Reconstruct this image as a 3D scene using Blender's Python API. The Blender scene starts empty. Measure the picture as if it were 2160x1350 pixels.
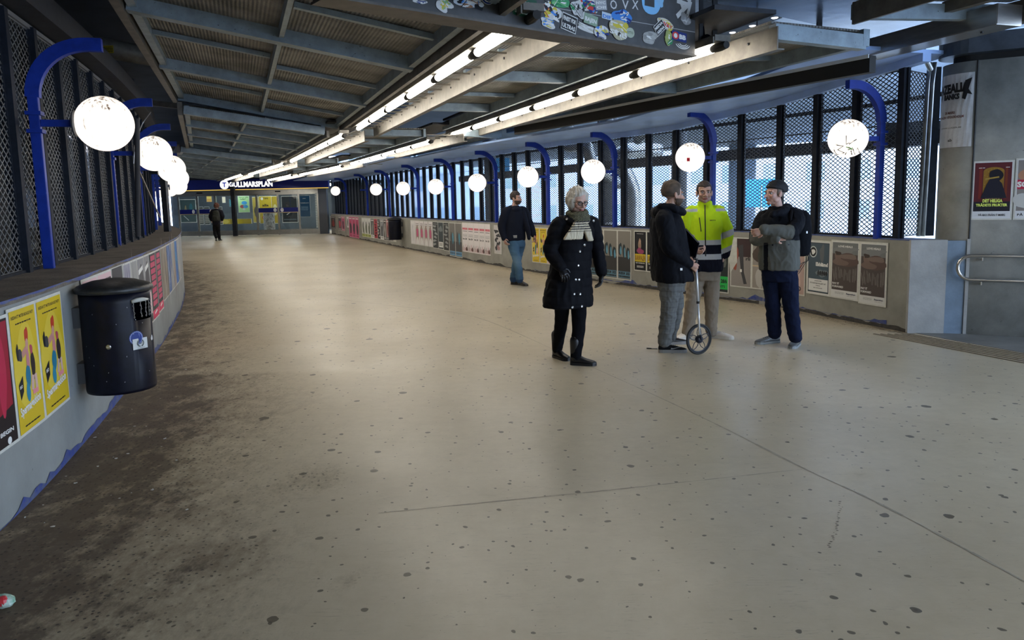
import bpy, bmesh, math, random
import numpy as np
from mathutils import Vector, Matrix, noise
R = math.radians
random.seed(11)
scene = bpy.context.scene
col = scene.collection

# ------------------------------------------------------------------ camera
CAM_Z = 1.63; FPX = 1550.0
th = math.atan(185 / FPX); ro = math.atan(.0215)
fw = Vector((0, math.cos(th), -math.sin(th))); up0 = Vector((0, math.sin(th), math.cos(th))); r0 = Vector((1, 0, 0))
rv = math.cos(ro) * r0 - math.sin(ro) * up0
uv = math.sin(ro) * r0 + math.cos(ro) * up0
cam_d = bpy.data.cameras.new('camera'); cam = bpy.data.objects.new('camera', cam_d); col.objects.link(cam)
m = Matrix((rv, uv, -fw)).transposed().to_4x4(); m.translation = (0, 0, CAM_Z)
cam.matrix_world = m
cam_d.sensor_fit = 'HORIZONTAL'; cam_d.sensor_width = 36.0
cam_d.lens = FPX / 2160 * 36.0
cam_d.shift_y = -70 / 2160.0
cam_d.clip_end = 400
scene.camera = cam

# ------------------------------------------------------------------ world, exposure
scene.view_settings.view_transform = 'Standard'; scene.view_settings.look = 'None'
scene.view_settings.gamma = 1; scene.view_settings.use_curve_mapping = False
scene.view_settings.exposure = 0.64
SKY = 5.0
TUBE = 21.0
GLOBE = .80
w = bpy.data.worlds.new('world'); scene.world = w; w.use_nodes = True
nt = w.node_tree; nt.nodes.clear()
out = nt.nodes.new('ShaderNodeOutputWorld'); bg = nt.nodes.new('ShaderNodeBackground')
tc = nt.nodes.new('ShaderNodeTexCoord'); sp = nt.nodes.new('ShaderNodeSeparateXYZ'); rp = nt.nodes.new('ShaderNodeValToRGB')
nt.links.new(tc.outputs['Generated'], sp.inputs[0]); nt.links.new(sp.outputs['Z'], rp.inputs[0])
rp.color_ramp.elements[0].color = (.62, .78, 1, 1); rp.color_ramp.elements[1].color = (.40, .60, 1, 1)
nt.links.new(rp.outputs[0], bg.inputs[0]); bg.inputs[1].default_value = SKY
nt.links.new(bg.outputs[0], out.inputs[0])

def proj(p):
    v = Vector(p) - Vector((0, 0, CAM_Z)); d = v.dot(fw)
    return 1080 + FPX * v.dot(rv) / d, 605 - FPX * v.dot(uv) / d
def at(px, py, Y):          # the point at depth Y seen at photograph pixel px, py
    d = fw * FPX + rv * (px - 1080) - uv * (py - 605)
    return Vector((0, 0, CAM_Z)) + d * (Y / d.y)
def atz(px, py, z):         # the point at height z
    d = fw * FPX + rv * (px - 1080) - uv * (py - 605)
    return Vector((0, 0, CAM_Z)) + d * ((z - CAM_Z) / d.z)

# ------------------------------------------------------------------ materials
MATS = {}
def mat(name, c, rough=.6, metal=0.0, var=.0, scale=6.0, bump=0.0, bscale=40.0, spots=None, emit=None, strength=0, stretch=(1, 1, 1), c2=None, spec=.5, coat=0):
    if name in MATS: return MATS[name]
    mt = bpy.data.materials.new(name); mt.use_nodes = True; n = mt.node_tree; L = n.links
    b = n.nodes['Principled BSDF']
    b.inputs['Base Color'].default_value = (*c, 1); b.inputs['Roughness'].default_value = rough; b.inputs['Metallic'].default_value = metal
    b.inputs['Specular IOR Level'].default_value = spec
    if coat: b.inputs['Coat Weight'].default_value = coat; b.inputs['Coat Roughness'].default_value = .15
    t = n.nodes.new('ShaderNodeTexCoord'); mp = n.nodes.new('ShaderNodeMapping'); L.new(t.outputs['Object'], mp.inputs[0]); mp.inputs['Scale'].default_value = stretch
    if var or c2 or spots:
        nz = n.nodes.new('ShaderNodeTexNoise'); nz.inputs['Scale'].default_value = scale; nz.inputs['Detail'].default_value = 7; nz.inputs['Roughness'].default_value = .62
        L.new(mp.outputs[0], nz.inputs[0])
        r = n.nodes.new('ShaderNodeValToRGB'); r.color_ramp.elements[0].position = .32; r.color_ramp.elements[1].position = .68
        a = c2 if c2 else tuple(max(0, x * (1 - var)) for x in c); d = tuple(min(1, x * (1 + var)) for x in c) if not c2 else c
        r.color_ramp.elements[0].color = (*a, 1); r.color_ramp.elements[1].color = (*d, 1)
        L.new(nz.outputs['Fac'], r.inputs[0]); last = r.outputs[0]
        if spots:
            sc, thr, sc_col = spots
            n2 = n.nodes.new('ShaderNodeTexNoise'); n2.inputs['Scale'].default_value = sc; n2.inputs['Detail'].default_value = 5; n2.inputs['Roughness'].default_value = .7
            L.new(mp.outputs[0], n2.inputs[0])
            r2 = n.nodes.new('ShaderNodeValToRGB'); r2.color_ramp.elements[0].position = thr; r2.color_ramp.elements[1].position = thr + .05
            L.new(n2.outputs['Fac'], r2.inputs[0])
            mx = n.nodes.new('ShaderNodeMixRGB'); L.new(r2.outputs[0], mx.inputs[0]); L.new(last, mx.inputs[1]); mx.inputs[2].default_value = (*sc_col, 1); last = mx.outputs[0]
        L.new(last, b.inputs['Base Color'])
    if bump:
        n3 = n.nodes.new('ShaderNodeTexNoise'); n3.inputs['Scale'].default_value = bscale; n3.inputs['Detail'].default_value = 4
        L.new(mp.outputs[0], n3.inputs[0]); bp = n.nodes.new('ShaderNodeBump'); bp.inputs['Strength'].default_value = bump; bp.inputs['Distance'].default_value = .01
        L.new(n3.outputs['Fac'], bp.inputs['Height']); L.new(bp.outputs[0], b.inputs['Normal'])
    if emit: b.inputs['Emission Color'].default_value = (*emit, 1); b.inputs['Emission Strength'].default_value = strength
    MATS[name] = mt
    return mt

def colour_mat(name, rough=.5, spec=.4, bump=0, bscale=60, soft=False, fabric=0):
    if name in MATS: return MATS[name]
    mt = bpy.data.materials.new(name); mt.use_nodes = True; n = mt.node_tree; L = n.links; b = n.nodes['Principled BSDF']
    a = n.nodes.new('ShaderNodeVertexColor'); a.layer_name = 'Col'; L.new(a.outputs[0], b.inputs['Base Color'])
    b.inputs['Roughness'].default_value = rough; b.inputs['Specular IOR Level'].default_value = spec
    if soft: b.inputs['Subsurface Weight'].default_value = .12; b.inputs['Subsurface Radius'].default_value = (.02, .008, .004)
    if bump:
        t = n.nodes.new('ShaderNodeTexCoord'); n3 = n.nodes.new('ShaderNodeTexNoise'); n3.inputs['Scale'].default_value = bscale; n3.inputs['Detail'].default_value = 4
        L.new(t.outputs['Object'], n3.inputs[0]); bp = n.nodes.new('ShaderNodeBump'); bp.inputs['Strength'].default_value = bump; bp.inputs['Distance'].default_value = .01
        L.new(n3.outputs['Fac'], bp.inputs['Height']); L.new(bp.outputs[0], b.inputs['Normal'])
    MATS[name] = mt
    return mt

GREY_STEEL = mat('grey blue painted steel', (.30, .39, .46), .5, .1, c2=(.19, .24, .28), scale=5, spots=(28, .64, (.05, .05, .045)), bump=.1)
BEIGE_STEEL = mat('dull galvanised steel', (.135, .125, .108), .5, .3, var=.28, scale=7, bump=.08)
DARK_STEEL = mat('dark painted steel', (.018, .02, .026), .55, .2, var=.4, scale=10)
POST_STEEL = mat('near black blue fence steel', (.008, .011, .018), .7, 0, var=.35, scale=12, spec=.2)
MESH_STEEL = mat('fence wire', (.02, .024, .032), .6, .2)
MESH_STEEL_L = mat('worn grey fence wire', (.16, .165, .17), .5, .4)
BLUE = mat('royal blue enamel', (.005, .026, .24), .5, 0, var=.18, scale=9, spots=(30, .72, (.16, .18, .22)), spec=.25)
BLUE_PLAIN = mat('sign blue', (.008, .016, .20), .4)
STAINLESS = mat('brushed stainless steel', (.50, .48, .45), .28, .95, var=.15, scale=3, stretch=(1, 1, 8))
GALV = mat('galvanised duct', (.36, .37, .38), .36, .85, var=.22, scale=6)
BLACK = mat('black enamel', (.003, .0035, .010), .42, 0, spec=.22, var=.5, scale=14)
BLACKR = mat('black rubber', (.012, .012, .012), .7)
CEIL_DARK = mat('dark slab concrete', (.022, .026, .036), .8, 0, var=.4, scale=1.4)  # dark base colour for the left ceiling and the wall over the doors
CEIL_BLUE = mat('grey blue painted slab', (.24, .29, .36), .38, 0, c2=(.14, .17, .21), scale=2.2, spots=(9, .62, (.06, .065, .07)), bump=.25, bscale=14)
SOFFIT = mat('pale blue eaves sheet', (.30, .45, .78), .45, 0, var=.12, scale=3)
CONC = mat('board cast concrete', (.34, .335, .305), .75, 0, c2=(.19, .192, .178), scale=2.4, spots=(14, .66, (.07, .07, .065)), bump=.25, bscale=25)
CONC_L = mat('pale concrete', (.36, .355, .34), .7, 0, c2=(.26, .26, .25), scale=4, bump=.2, spots=(22, .70, (.10, .10, .10)))
CONC_BLUE = mat('grey blue painted concrete', (.13, .18, .24), .6, 0, var=.2, scale=5, bump=.1)
GLASS_E = None
WHITE = mat('white paint', (.8, .8, .78), .5)
PAPER = mat('white poster tape', (.55, .55, .50), .6, var=.1, scale=20)
PRINT = colour_mat('printed paper', .5, .3)
SKIN = colour_mat('skin', .5, .4, soft=True)
CLOTH = colour_mat('cloth', .88, .10, bump=.25, bscale=220)
SHELL = colour_mat('smooth outerwear fabric', .75, .12, bump=.12, bscale=120)
LEATHER = colour_mat('leather', .4, .5)
HAIRM = colour_mat('hair', .55, .3, bump=.6, bscale=160)

# tube / globe light
def emitter(name, c, s):
    mt = bpy.data.materials.new(name); mt.use_nodes = True; b = mt.node_tree.nodes['Principled BSDF']
    b.inputs['Base Color'].default_value = (.8, .8, .8, 1); b.inputs['Emission Color'].default_value = (*c, 1); b.inputs['Emission Strength'].default_value = s
    return mt
TUBE_M = emitter('lit fluorescent tube', (1, .92, .79), TUBE)
def globe_mat():
    mt = bpy.data.materials.new('lit opal globe'); mt.use_nodes = True; n = mt.node_tree; L = n.links; b = n.nodes['Principled BSDF']
    t = n.nodes.new('ShaderNodeTexCoord'); mp = n.nodes.new('ShaderNodeMapping'); mp.inputs['Scale'].default_value = (30, 30, 5)
    L.new(t.outputs['Object'], mp.inputs[0]); z = n.nodes.new('ShaderNodeTexNoise'); z.inputs['Scale'].default_value = 1.0; z.inputs['Detail'].default_value = 6; z.inputs['Roughness'].default_value = .7
    L.new(mp.outputs[0], z.inputs[0])
    s = n.nodes.new('ShaderNodeSeparateXYZ'); L.new(t.outputs['Object'], s.inputs[0])
    ma = n.nodes.new('ShaderNodeMapRange'); ma.inputs[1].default_value = .02; ma.inputs[2].default_value = .22; ma.inputs[3].default_value = -.06; ma.inputs[4].default_value = .09
    L.new(s.outputs['Z'], ma.inputs[0]); ad = n.nodes.new('ShaderNodeMath'); ad.operation = 'ADD'; L.new(z.outputs['Fac'], ad.inputs[0]); L.new(ma.outputs[0], ad.inputs[1])
    r = n.nodes.new('ShaderNodeValToRGB'); r.color_ramp.elements[0].position = .575; r.color_ramp.elements[1].position = .66
    r.color_ramp.elements[0].color = (1, .90, .80, 1); r.color_ramp.elements[1].color = (.10, .055, .03, 1)
    L.new(ad.outputs[0], r.inputs[0]); L.new(r.outputs[0], b.inputs['Emission Color']); b.inputs['Emission Strength'].default_value = GLOBE
    b.inputs['Base Color'].default_value = (.12, .11, .10, 1); b.inputs['Roughness'].default_value = .3
    return mt
GLOBE_M = globe_mat()

# ------------------------------------------------------------------ mesh helpers
def tag(o, label=None, cat=None, group=None, kind=None):
    if label: o['label'] = label
    if cat: o['category'] = cat
    if group: o['group'] = group
    if kind: o['kind'] = kind
    return o
def empty(name, loc=(0, 0, 0), rz=0, label=None, cat=None, group=None, kind=None):
    o = bpy.data.objects.new(name, None); col.objects.link(o); o.location = loc; o.rotation_euler = (0, 0, rz); o.empty_display_size = .1
    return tag(o, label, cat, group, kind)
def link_mesh(name, me, m, parent=None, loc=None, rot=None, smooth=False):
    o = bpy.data.objects.new(name, me); col.objects.link(o)
    if m is not None:
        if not me.materials:
            for k in (m if isinstance(m, (list, tuple)) else [m]): me.materials.append(k)
    if parent: o.parent = parent
    if loc is not None: o.location = loc
    if rot is not None: o.rotation_euler = rot
    if smooth:
        for p in me.polygons: p.use_smooth = True
    return o
def obj(name, bm, m, parent=None, loc=None, rot=None, smooth=False):
    me = bpy.data.meshes.new(name); bm.normal_update(); bm.to_mesh(me); bm.free()
    return link_mesh(name, me, m, parent, loc, rot, smooth)
def copy_tree(o, parent=None):
    c = o.copy(); col.objects.link(c); c.parent = parent
    for ch in list(o.children): copy_tree(ch, c)
    return c
def BM(): return bmesh.new()
def box(bm, lo, hi, M=None, mi=0, bev=0):
    x0, y0, z0 = lo; x1, y1, z1 = hi
    P = [(x0, y0, z0), (x1, y0, z0), (x1, y1, z0), (x0, y1, z0), (x0, y0, z1), (x1, y0, z1), (x1, y1, z1), (x0, y1, z1)]
    if M is not None: P = [M @ Vector(p) for p in P]
    v = [bm.verts.new(p) for p in P]; F = []
    for q in ((0, 3, 2, 1), (4, 5, 6, 7), (0, 1, 5, 4), (1, 2, 6, 5), (2, 3, 7, 6), (3, 0, 4, 7)):
        f = bm.faces.new([v[i] for i in q]); f.material_index = mi; F.append(f)
    if bev:
        es = list({e for f in F for e in f.edges}); bmesh.ops.bevel(bm, geom=es, offset=bev, segments=2, affect='EDGES', profile=.6)
def prism(bm, poly, z0, z1, mi=0):
    a = [bm.verts.new((p[0], p[1], z0 if len(p) < 3 else p[2] + z0)) for p in poly]; b = [bm.verts.new((p[0], p[1], z1 if len(p) < 3 else p[2] + z1)) for p in poly]; n = len(poly)
    for i in range(n): bm.faces.new((a[i], a[(i + 1) % n], b[(i + 1) % n], b[i])).material_index = mi
    bm.faces.new(a[::-1]).material_index = mi; bm.faces.new(b).material_index = mi
def frame(t, ref=Vector((0, 0, 1))):
    t = t.normalized()
    if abs(t.dot(ref)) > .98: ref = Vector((1, 0, 0))
    a = t.cross(ref).normalized(); return a, a.cross(t).normalized()
def bar(bm, p, q, w, h, ref=Vector((0, 0, 1)), mi=0):
    p = Vector(p); q = Vector(q); a, b = frame(q - p, ref)
    R4 = []
    for c in (p, q):
        R4.append([bm.verts.new(c + a * (w / 2 * sx) + b * (h / 2 * sz)) for sx, sz in ((-1, -1), (1, -1), (1, 1), (-1, 1))])
    for i in range(4): bm.faces.new((R4[0][i], R4[0][(i + 1) % 4], R4[1][(i + 1) % 4], R4[1][i])).material_index = mi
    bm.faces.new(R4[0][::-1]).material_index = mi; bm.faces.new(R4[1]).material_index = mi
def tube(bm, pts, r, n=12, closed=False, mi=0, ref=Vector((0, 0, 1))):
    pts = [Vector(p) for p in pts]; rings = []
    rs = r if isinstance(r, (list, tuple)) else [r] * len(pts)
    N = len(pts)
    prev = None
    for i, p in enumerate(pts):
        if closed: t = pts[(i + 1) % N] - pts[i - 1]
        else: t = pts[min(i + 1, N - 1)] - pts[max(i - 1, 0)]
        t.normalize()
        if prev is None: a, b = frame(t, ref)
        else:
            a = (prev - t * prev.dot(t)).normalized(); b = a.cross(t).normalized()
        prev = a
        rings.append([bm.verts.new(p + (a * math.cos(k * 2 * math.pi / n) + b * math.sin(k * 2 * math.pi / n)) * rs[i]) for k in range(n)])
    M = N if closed else N - 1
    for i in range(M):
        A, B = rings[i], rings[(i + 1) % N]
        for k in range(n): bm.faces.new((A[k], A[(k + 1) % n], B[(k + 1) % n], B[k])).material_index = mi
    if not closed:
        bm.faces.new(rings[0][::-1]).material_index = mi; bm.faces.new(rings[-1]).material_index = mi
def lathe(bm, prof, n=32, mi=0, M=None):
    rings = []
    for r, z in prof:
        rings.append([bm.verts.new((M @ Vector((r * math.cos(k * 2 * math.pi / n), r * math.sin(k * 2 * math.pi / n), z))) if M else (r * math.cos(k * 2 * math.pi / n), r * math.sin(k * 2 * math.pi / n), z)) for k in range(n)])
    for A, B in zip(rings, rings[1:]):
        for k in range(n): bm.faces.new((A[k], A[(k + 1) % n], B[(k + 1) % n], B[k])).material_index = mi
    if prof[0][0] > 1e-4: bm.faces.new(rings[0][::-1]).material_index = mi
    if prof[-1][0] > 1e-4: bm.faces.new(rings[-1]).material_index = mi
def ell(bm, c, r, M=None, seg=20, rings=12, mi=0):
    T = Matrix.Translation(c) @ (M if M else Matrix.Identity(4)) @ Matrix.Diagonal((*r, 1))
    g = bmesh.ops.create_uvsphere(bm, u_segments=seg, v_segments=rings, radius=1, matrix=T)
    return g['verts']

# ------------------------------------------------------------------ plan curves
def catmull(P, n=8):
    P = [Vector(p) for p in P]; P = [P[0] * 2 - P[1]] + P + [P[-1] * 2 - P[-2]]; o = []
    for i in range(1, len(P) - 2):
        for k in range(n):
            t = k / n; a, b, c, d = P[i - 1], P[i], P[i + 1], P[i + 2]
            o.append(.5 * ((2 * b) + (c - a) * t + (2 * a - 5 * b + 4 * c - d) * t * t + (3 * b - a - 3 * c + d) * t ** 3))
    o.append(P[-2]); return o
class Curve2:
    def __init__(s, pts, n=10):
        s.p = catmull(pts, n); s.l = [0]
        for a, b in zip(s.p, s.p[1:]): s.l.append(s.l[-1] + (b - a).length)
        s.L = s.l[-1]
    def at(s, t):
        t = min(max(t, 0), s.L - 1e-4)
        for i in range(len(s.l) - 1):
            if s.l[i + 1] >= t: break
        k = (t - s.l[i]) / max(1e-9, s.l[i + 1] - s.l[i]); return s.p[i].lerp(s.p[i + 1], k)
    def tan(s, t): return (s.at(t + .15) - s.at(max(0, t - .15))).normalized()
    def nor(s, t):                                   # left-hand normal of the direction of travel
        q = s.tan(t); return Vector((-q.y, q.x))
    def off(s, t, d): return s.at(t) + s.nor(t) * d
    def s_at(s, px, z, t0=0, t1=None):               # arc length where the curve crosses photograph column px
        t1 = t1 or s.L; best = None; N = 1200; pv = None
        for i in range(N + 1):
            t = t0 + (t1 - t0) * i / N; p = s.at(t)
            if p.y < 1: continue
            v = proj((p.x, p.y, z))[0] - px
            if pv is not None and pv * v <= 0: return t
            pv = v
            if best is None or abs(v) < best[0]: best = (abs(v), t)
        return best[1]
# left wall face (towards the hall: normal to the right of travel), right wall face
CL = Curve2([(-2.2, .4), (-2.36, 2.0), (-2.66, 3.65), (-2.98, 4.85), (-3.40, 6.20), (-4.08, 8.3), (-4.76, 10.2), (-5.52, 12.2), (-6.75, 15.05), (-8.3, 18.1), (-10.5, 22.3), (-13.0, 27.0), (-15.6, 31.8), (-18.6, 37.5), (-20.2, 41.0)])
CR = Curve2([(4.56, 8.36), (4.22, 9.35), (3.98, 10.1), (3.72, 10.75), (3.16, 11.65), (1.75, 14.1), (.22, 16.9), (-1.45, 20.6), (-3.05, 24.2), (-4.55, 27.7), (-6.5, 32.2), (-9.6, 39.5)])
HL, HR = 1.15, 1.06

def strip(bm, C, t0, t1, o0, o1, z0, z1, step=.3, mi=0):   # wall-like solid following a plan curve
    n = max(1, int((t1 - t0) / step)); prev = None
    for i in range(n + 1):
        t = t0 + (t1 - t0) * i / n; a = C.off(t, o0); b = C.off(t, o1)
        r = [bm.verts.new((a.x, a.y, z0)), bm.verts.new((b.x, b.y, z0)), bm.verts.new((b.x, b.y, z1)), bm.verts.new((a.x, a.y, z1))]
        if prev:
            for k in range(4): bm.faces.new((prev[k], prev[(k + 1) % 4], r[(k + 1) % 4], r[k])).material_index = mi
        else: bm.faces.new(r[::-1]).material_index = mi
        prev = r
    bm.faces.new(prev).material_index = mi
    bmesh.ops.recalc_face_normals(bm, faces=bm.faces)

# ================================================================== FLOOR
def floor_mat():
    mt = bpy.data.materials.new('painted concrete floor'); mt.use_nodes = True; n = mt.node_tree; L = n.links; b = n.nodes['Principled BSDF']
    def N(t, **k):
        q = n.nodes.new(t)
        for a, v in k.items(): setattr(q, a, v)
        return q
    def noise_(sc, det=6, ro_=.6, st=(1, 1, 1)):
        mp = N('ShaderNodeMapping'); mp.inputs['Scale'].default_value = st; L.new(tc.outputs['Object'], mp.inputs[0])
        z = N('ShaderNodeTexNoise'); z.inputs['Scale'].default_value = sc; z.inputs['Detail'].default_value = det; z.inputs['Roughness'].default_value = ro_; L.new(mp.outputs[0], z.inputs[0]); return z.outputs['Fac']
    def ramp(x, a, b_, c0=(0, 0, 0), c1=(1, 1, 1)):
        r = N('ShaderNodeValToRGB'); r.color_ramp.elements[0].position = a; r.color_ramp.elements[1].position = b_
        r.color_ramp.elements[0].color = (*c0, 1); r.color_ramp.elements[1].color = (*c1, 1); L.new(x, r.inputs[0]); return r.outputs[0]
    def mth(op, a, b_):
        q = N('ShaderNodeMath', operation=op)
        for i, v in enumerate((a, b_)):
            if isinstance(v, (int, float)): q.inputs[i].default_value = v
            else: L.new(v, q.inputs[i])
        return q.outputs[0]
    def mix(f, a, b_):
        q = N('ShaderNodeMixRGB')
        for i, v in enumerate((f, a, b_)):
            if isinstance(v, tuple): q.inputs[i].default_value = (*v, 1)
            elif isinstance(v, float): q.inputs[i].default_value = v
            else: L.new(v, q.inputs[i])
        return q.outputs[0]
    tc = N('ShaderNodeTexCoord')
    base = ramp(noise_(.55, 8), .3, .7, (.50, .425, .295), (.64, .555, .40))
    fine = ramp(noise_(9, 8, .7), .35, .75, (.80, .78, .74), (1, 1, 1))
    q = N('ShaderNodeMixRGB', blend_type='MULTIPLY'); q.inputs[0].default_value = .55; L.new(base, q.inputs[1]); L.new(fine, q.inputs[2]); c = q.outputs[0]
    at_ = N('ShaderNodeAttribute', attribute_name='dirt').outputs['Fac']
    # dirt: brown film that breaks up with noise
    amt = mth('MINIMUM', mth('ADD', mth('MULTIPLY', at_, 2.2), .06), 1.0)
    d1 = mth('ADD', mth('ADD', mth('MULTIPLY', at_, .80), mth('MULTIPLY', mth('MULTIPLY', mth('SUBTRACT', noise_(1.1, 12, .78), .5), 1.9), amt)), mth('MULTIPLY', mth('MULTIPLY', mth('SUBTRACT', noise_(14, 10, .8, (1, .5, 1)), .5), 1.6), amt))
    film = ramp(d1, .20, .95)
    c = mix(mth('MULTIPLY', film, .9), c, (.165, .118, .072))
    d2 = mth('ADD', mth('MULTIPLY', at_, .85), mth('MULTIPLY', mth('SUBTRACT', noise_(2.6, 12, .74, (1.6, 1, 1)), .5), 2.3))
    d2 = mth('MULTIPLY', d2, amt); crust = ramp(d2, .66, .90)
    c = mix(mth('MULTIPLY', crust, .8), c, (.070, .048, .031))
    # small grit near the walls
    v2 = N('ShaderNodeTexVoronoi', voronoi_dimensions='2D'); v2.inputs['Scale'].default_value = 26; L.new(tc.outputs['Object'], v2.inputs[0])
    grit = mth('MULTIPLY', mth('LESS_THAN', v2.outputs['Distance'], .17), ramp(at_, .25, .8))
    sc = N('ShaderNodeSeparateColor'); L.new(v2.outputs['Color'], sc.inputs[0])
    grit = mth('MULTIPLY', grit, mth('GREATER_THAN', sc.outputs[0], .55))
    c = mix(mth('MULTIPLY', grit, .8), c, (.03, .024, .018))
    # trodden gum spots, two sizes
    for scl, size, keep in ((1.3, .055, .60), (2.6, .065, .48), (5.5, .085, .52), (11, .10, .62)):
        wv = N('ShaderNodeTexNoise'); wv.inputs['Scale'].default_value = 14; L.new(tc.outputs['Object'], wv.inputs[0])
        vm = N('ShaderNodeMixRGB'); vm.inputs[0].default_value = .035; L.new(tc.outputs['Object'], vm.inputs[1]); L.new(wv.outputs['Color'], vm.inputs[2])
        v = N('ShaderNodeTexVoronoi', voronoi_dimensions='2D'); v.inputs['Scale'].default_value = scl; L.new(vm.outputs[0], v.inputs[0])
        s2 = N('ShaderNodeSeparateColor'); L.new(v.outputs['Color'], s2.inputs[0])
        rad = mth('MULTIPLY', s2.outputs[1], size)
        sp_ = mth('MULTIPLY', mth('LESS_THAN', v.outputs['Distance'], rad), mth('GREATER_THAN', s2.outputs[0], keep))
        c = mix(mth('MULTIPLY', sp_, .88), c, (.085, .068, .045))
    # faint joints
    seam = N('ShaderNodeAttribute', attribute_name='seam').outputs['Fac']
    # scuffs
    sc1 = ramp(noise_(3.0, 12, .8, (.35, 2.5, 1)), .66, .72)
    c = mix(mth('MULTIPLY', sc1, .0), c, (.22, .19, .145))
    sc2 = ramp(noise_(1.3, 12, .75, (1, 1, 1)), .64, .70)
    c = mix(mth('MULTIPLY', sc2, .0), c, (.24, .205, .15))
    # long thin scratches
    for sd, stx, rot in ((4.0, (.6, 9, 1), .5), (3.3, (.5, 8, 1), -.9), (3.7, (.6, 10, 1), 1.4)):
        mp = N('ShaderNodeMapping'); mp.inputs['Scale'].default_value = stx; mp.inputs['Rotation'].default_value = (0, 0, rot); L.new(tc.outputs['Object'], mp.inputs[0])
        z = N('ShaderNodeTexNoise'); z.inputs['Scale'].default_value = sd; z.inputs['Detail'].default_value = 3; L.new(mp.outputs[0], z.inputs[0])
        ab = mth('ABSOLUTE', mth('SUBTRACT', z.outputs['Fac'], .5), 0); ln = mth('MULTIPLY', mth('LESS_THAN', ab, .004), ramp(noise_(1.7 + sd, 3), .52, .60))
        c = mix(mth('MULTIPLY', ln, .35), c, (.24, .20, .15))
    L.new(c, b.inputs['Base Color'])
    rg = mth('ADD', mth('ADD', mth('MULTIPLY', noise_(1.0, 5, .5), .20), .235), mth('MULTIPLY', mth('MINIMUM', at_, 1.0), .45))
    L.new(rg, b.inputs['Roughness']); b.inputs['Specular IOR Level'].default_value = .5
    bp = N('ShaderNodeBump'); bp.inputs['Strength'].default_value = .10; bp.inputs['Distance'].default_value = .02
    hh = mth('ADD', noise_(2.2, 4), mth('MULTIPLY', noise_(40, 3), .12)); L.new(hh, bp.inputs['Height']); L.new(bp.outputs[0], b.inputs['Normal'])
    return mt
def make_floor():
    bm = BM(); x0, x1, y0, y1, st = -22, 11, -16, 44, .15
    nx = int((x1 - x0) / st); ny = int((y1 - y0) / st)
    vs = [[bm.verts.new((x0 + i * st, y0 + j * st, 0)) for i in range(nx + 1)] for j in range(ny + 1)]
    for j in range(ny):
        for i in range(nx): bm.faces.new((vs[j][i], vs[j][i + 1], vs[j + 1][i + 1], vs[j + 1][i]))
    me = bpy.data.meshes.new('floor'); bm.to_mesh(me); bm.free()
    co = np.zeros(len(me.vertices) * 3, 'f'); me.vertices.foreach_get('co', co); co = co.reshape(-1, 3)
    def dist(C):
        P = np.array([(p.x, p.y) for p in C.p]); d = np.full(len(co), 1e9)
        for a, b in zip(P, P[1:]):
            ab = b - a; t = np.clip(((co[:, :2] - a) @ ab) / (ab @ ab), 0, 1); q = a + t[:, None] * ab
            d = np.minimum(d, np.hypot(*(co[:, :2] - q).T))
        return d
    dl, dr = dist(CL), dist(CR)
    dirt = np.exp(-(dl / 1.05) ** 2) * .98 * np.where(co[:, 1] > 22, .5, 1) + np.exp(-(dr / .30) ** 2) * .8 + np.exp(-(dl / 2.0) ** 2) * .28 * (co[:, 1] < 7)
    for px, py, r_, a_ in ((660, 1012, .22, .62), (450, 1190, .30, .60), (400, 1085, .22, .55), (745, 1228, .08, .5), (520, 960, .14, .35), (1880, 1075, .07, .5), (1800, 1000, .07, .45)):
        q = atz(px, py, 0); dirt = np.maximum(dirt, a_ * np.exp(-((co[:, 0] - q.x) ** 2 + (co[:, 1] - q.y) ** 2) / r_ ** 2) + dirt * .5)
    dirt = np.clip(dirt, 0, 1.1)
    a = me.attributes.new('dirt', 'FLOAT', 'POINT'); a.data.foreach_set('value', dirt.astype('f'))
    o = link_mesh('floor', me, floor_mat()); tag(o, kind='structure'); return o
make_floor()

# fine joint lines in the floor paint: shallow ridges of filler
def ridge(pts, w_, mi, name):
    bm = BM(); P = catmull([Vector((x, y, 0)) for x, y in pts], 8)
    for a, b in zip(P, P[1:]):
        n_ = (b - a).normalized().cross(Vector((0, 0, 1))) * w_ * random.uniform(.3, 1.0)
        v = [bm.verts.new(q) for q in (a - n_ + Vector((0, 0, .001)), b - n_ + Vector((0, 0, .001)), b + n_ + Vector((0, 0, .001)), a + n_ + Vector((0, 0, .001)))]; bm.faces.new(v)
    tag(obj(name, bm, mi), kind='structure')
JOINT = mat('floor joint filler', (.36, .31, .23), .5, var=.2, scale=12)
ridge([(-3.2, 12.6), (-1.8, 11.4), (-.54, 10.21), (.76, 6.95), (1.38, 5.27), (1.72, 4.2), (1.9, 3.71), (2.11, 2.9), (2.4, 1.5)], .009, JOINT, 'trim_1')
ridge([(-.73, 3.71), (0, 3.85), (.37, 3.92), (1.0, 4.05), (1.7, 4.2)], .006, JOINT, 'trim_2')

# ================================================================== WALLS
wl_mat = mat('grey painted parapet', (.27, .285, .28), .6, 0, c2=(.20, .21, .205), scale=2.2, spots=(18, .69, (.09, .09, .09)), bump=.12)
wr_mat = mat('worn grey beige parapet', (.31, .30, .26), .65, 0, c2=(.21, .205, .18), scale=2.6, spots=(16, .70, (.08, .08, .10)), bump=.15)
ledge_mat = mat('dirty brown ledge', (.18, .155, .125), .85, 0, c2=(.08, .066, .053), scale=3.5, bump=.5, bscale=60, stretch=(1, 1, 1))
chip_blue = mat('chipped blue paint', (.012, .035, .24), .6, c2=(.10, .12, .17), scale=14)
bm = BM(); strip(bm, CL, 0, CL.L, 0, .62, 0, HL - .03)
wall_left = tag(obj('wall_left', bm, wl_mat), kind='structure')
bm = BM(); strip(bm, CL, 0, CL.L, -.012, 1.05, HL - .03, HL); obj('ledge', bm, ledge_mat, wall_left)
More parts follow.
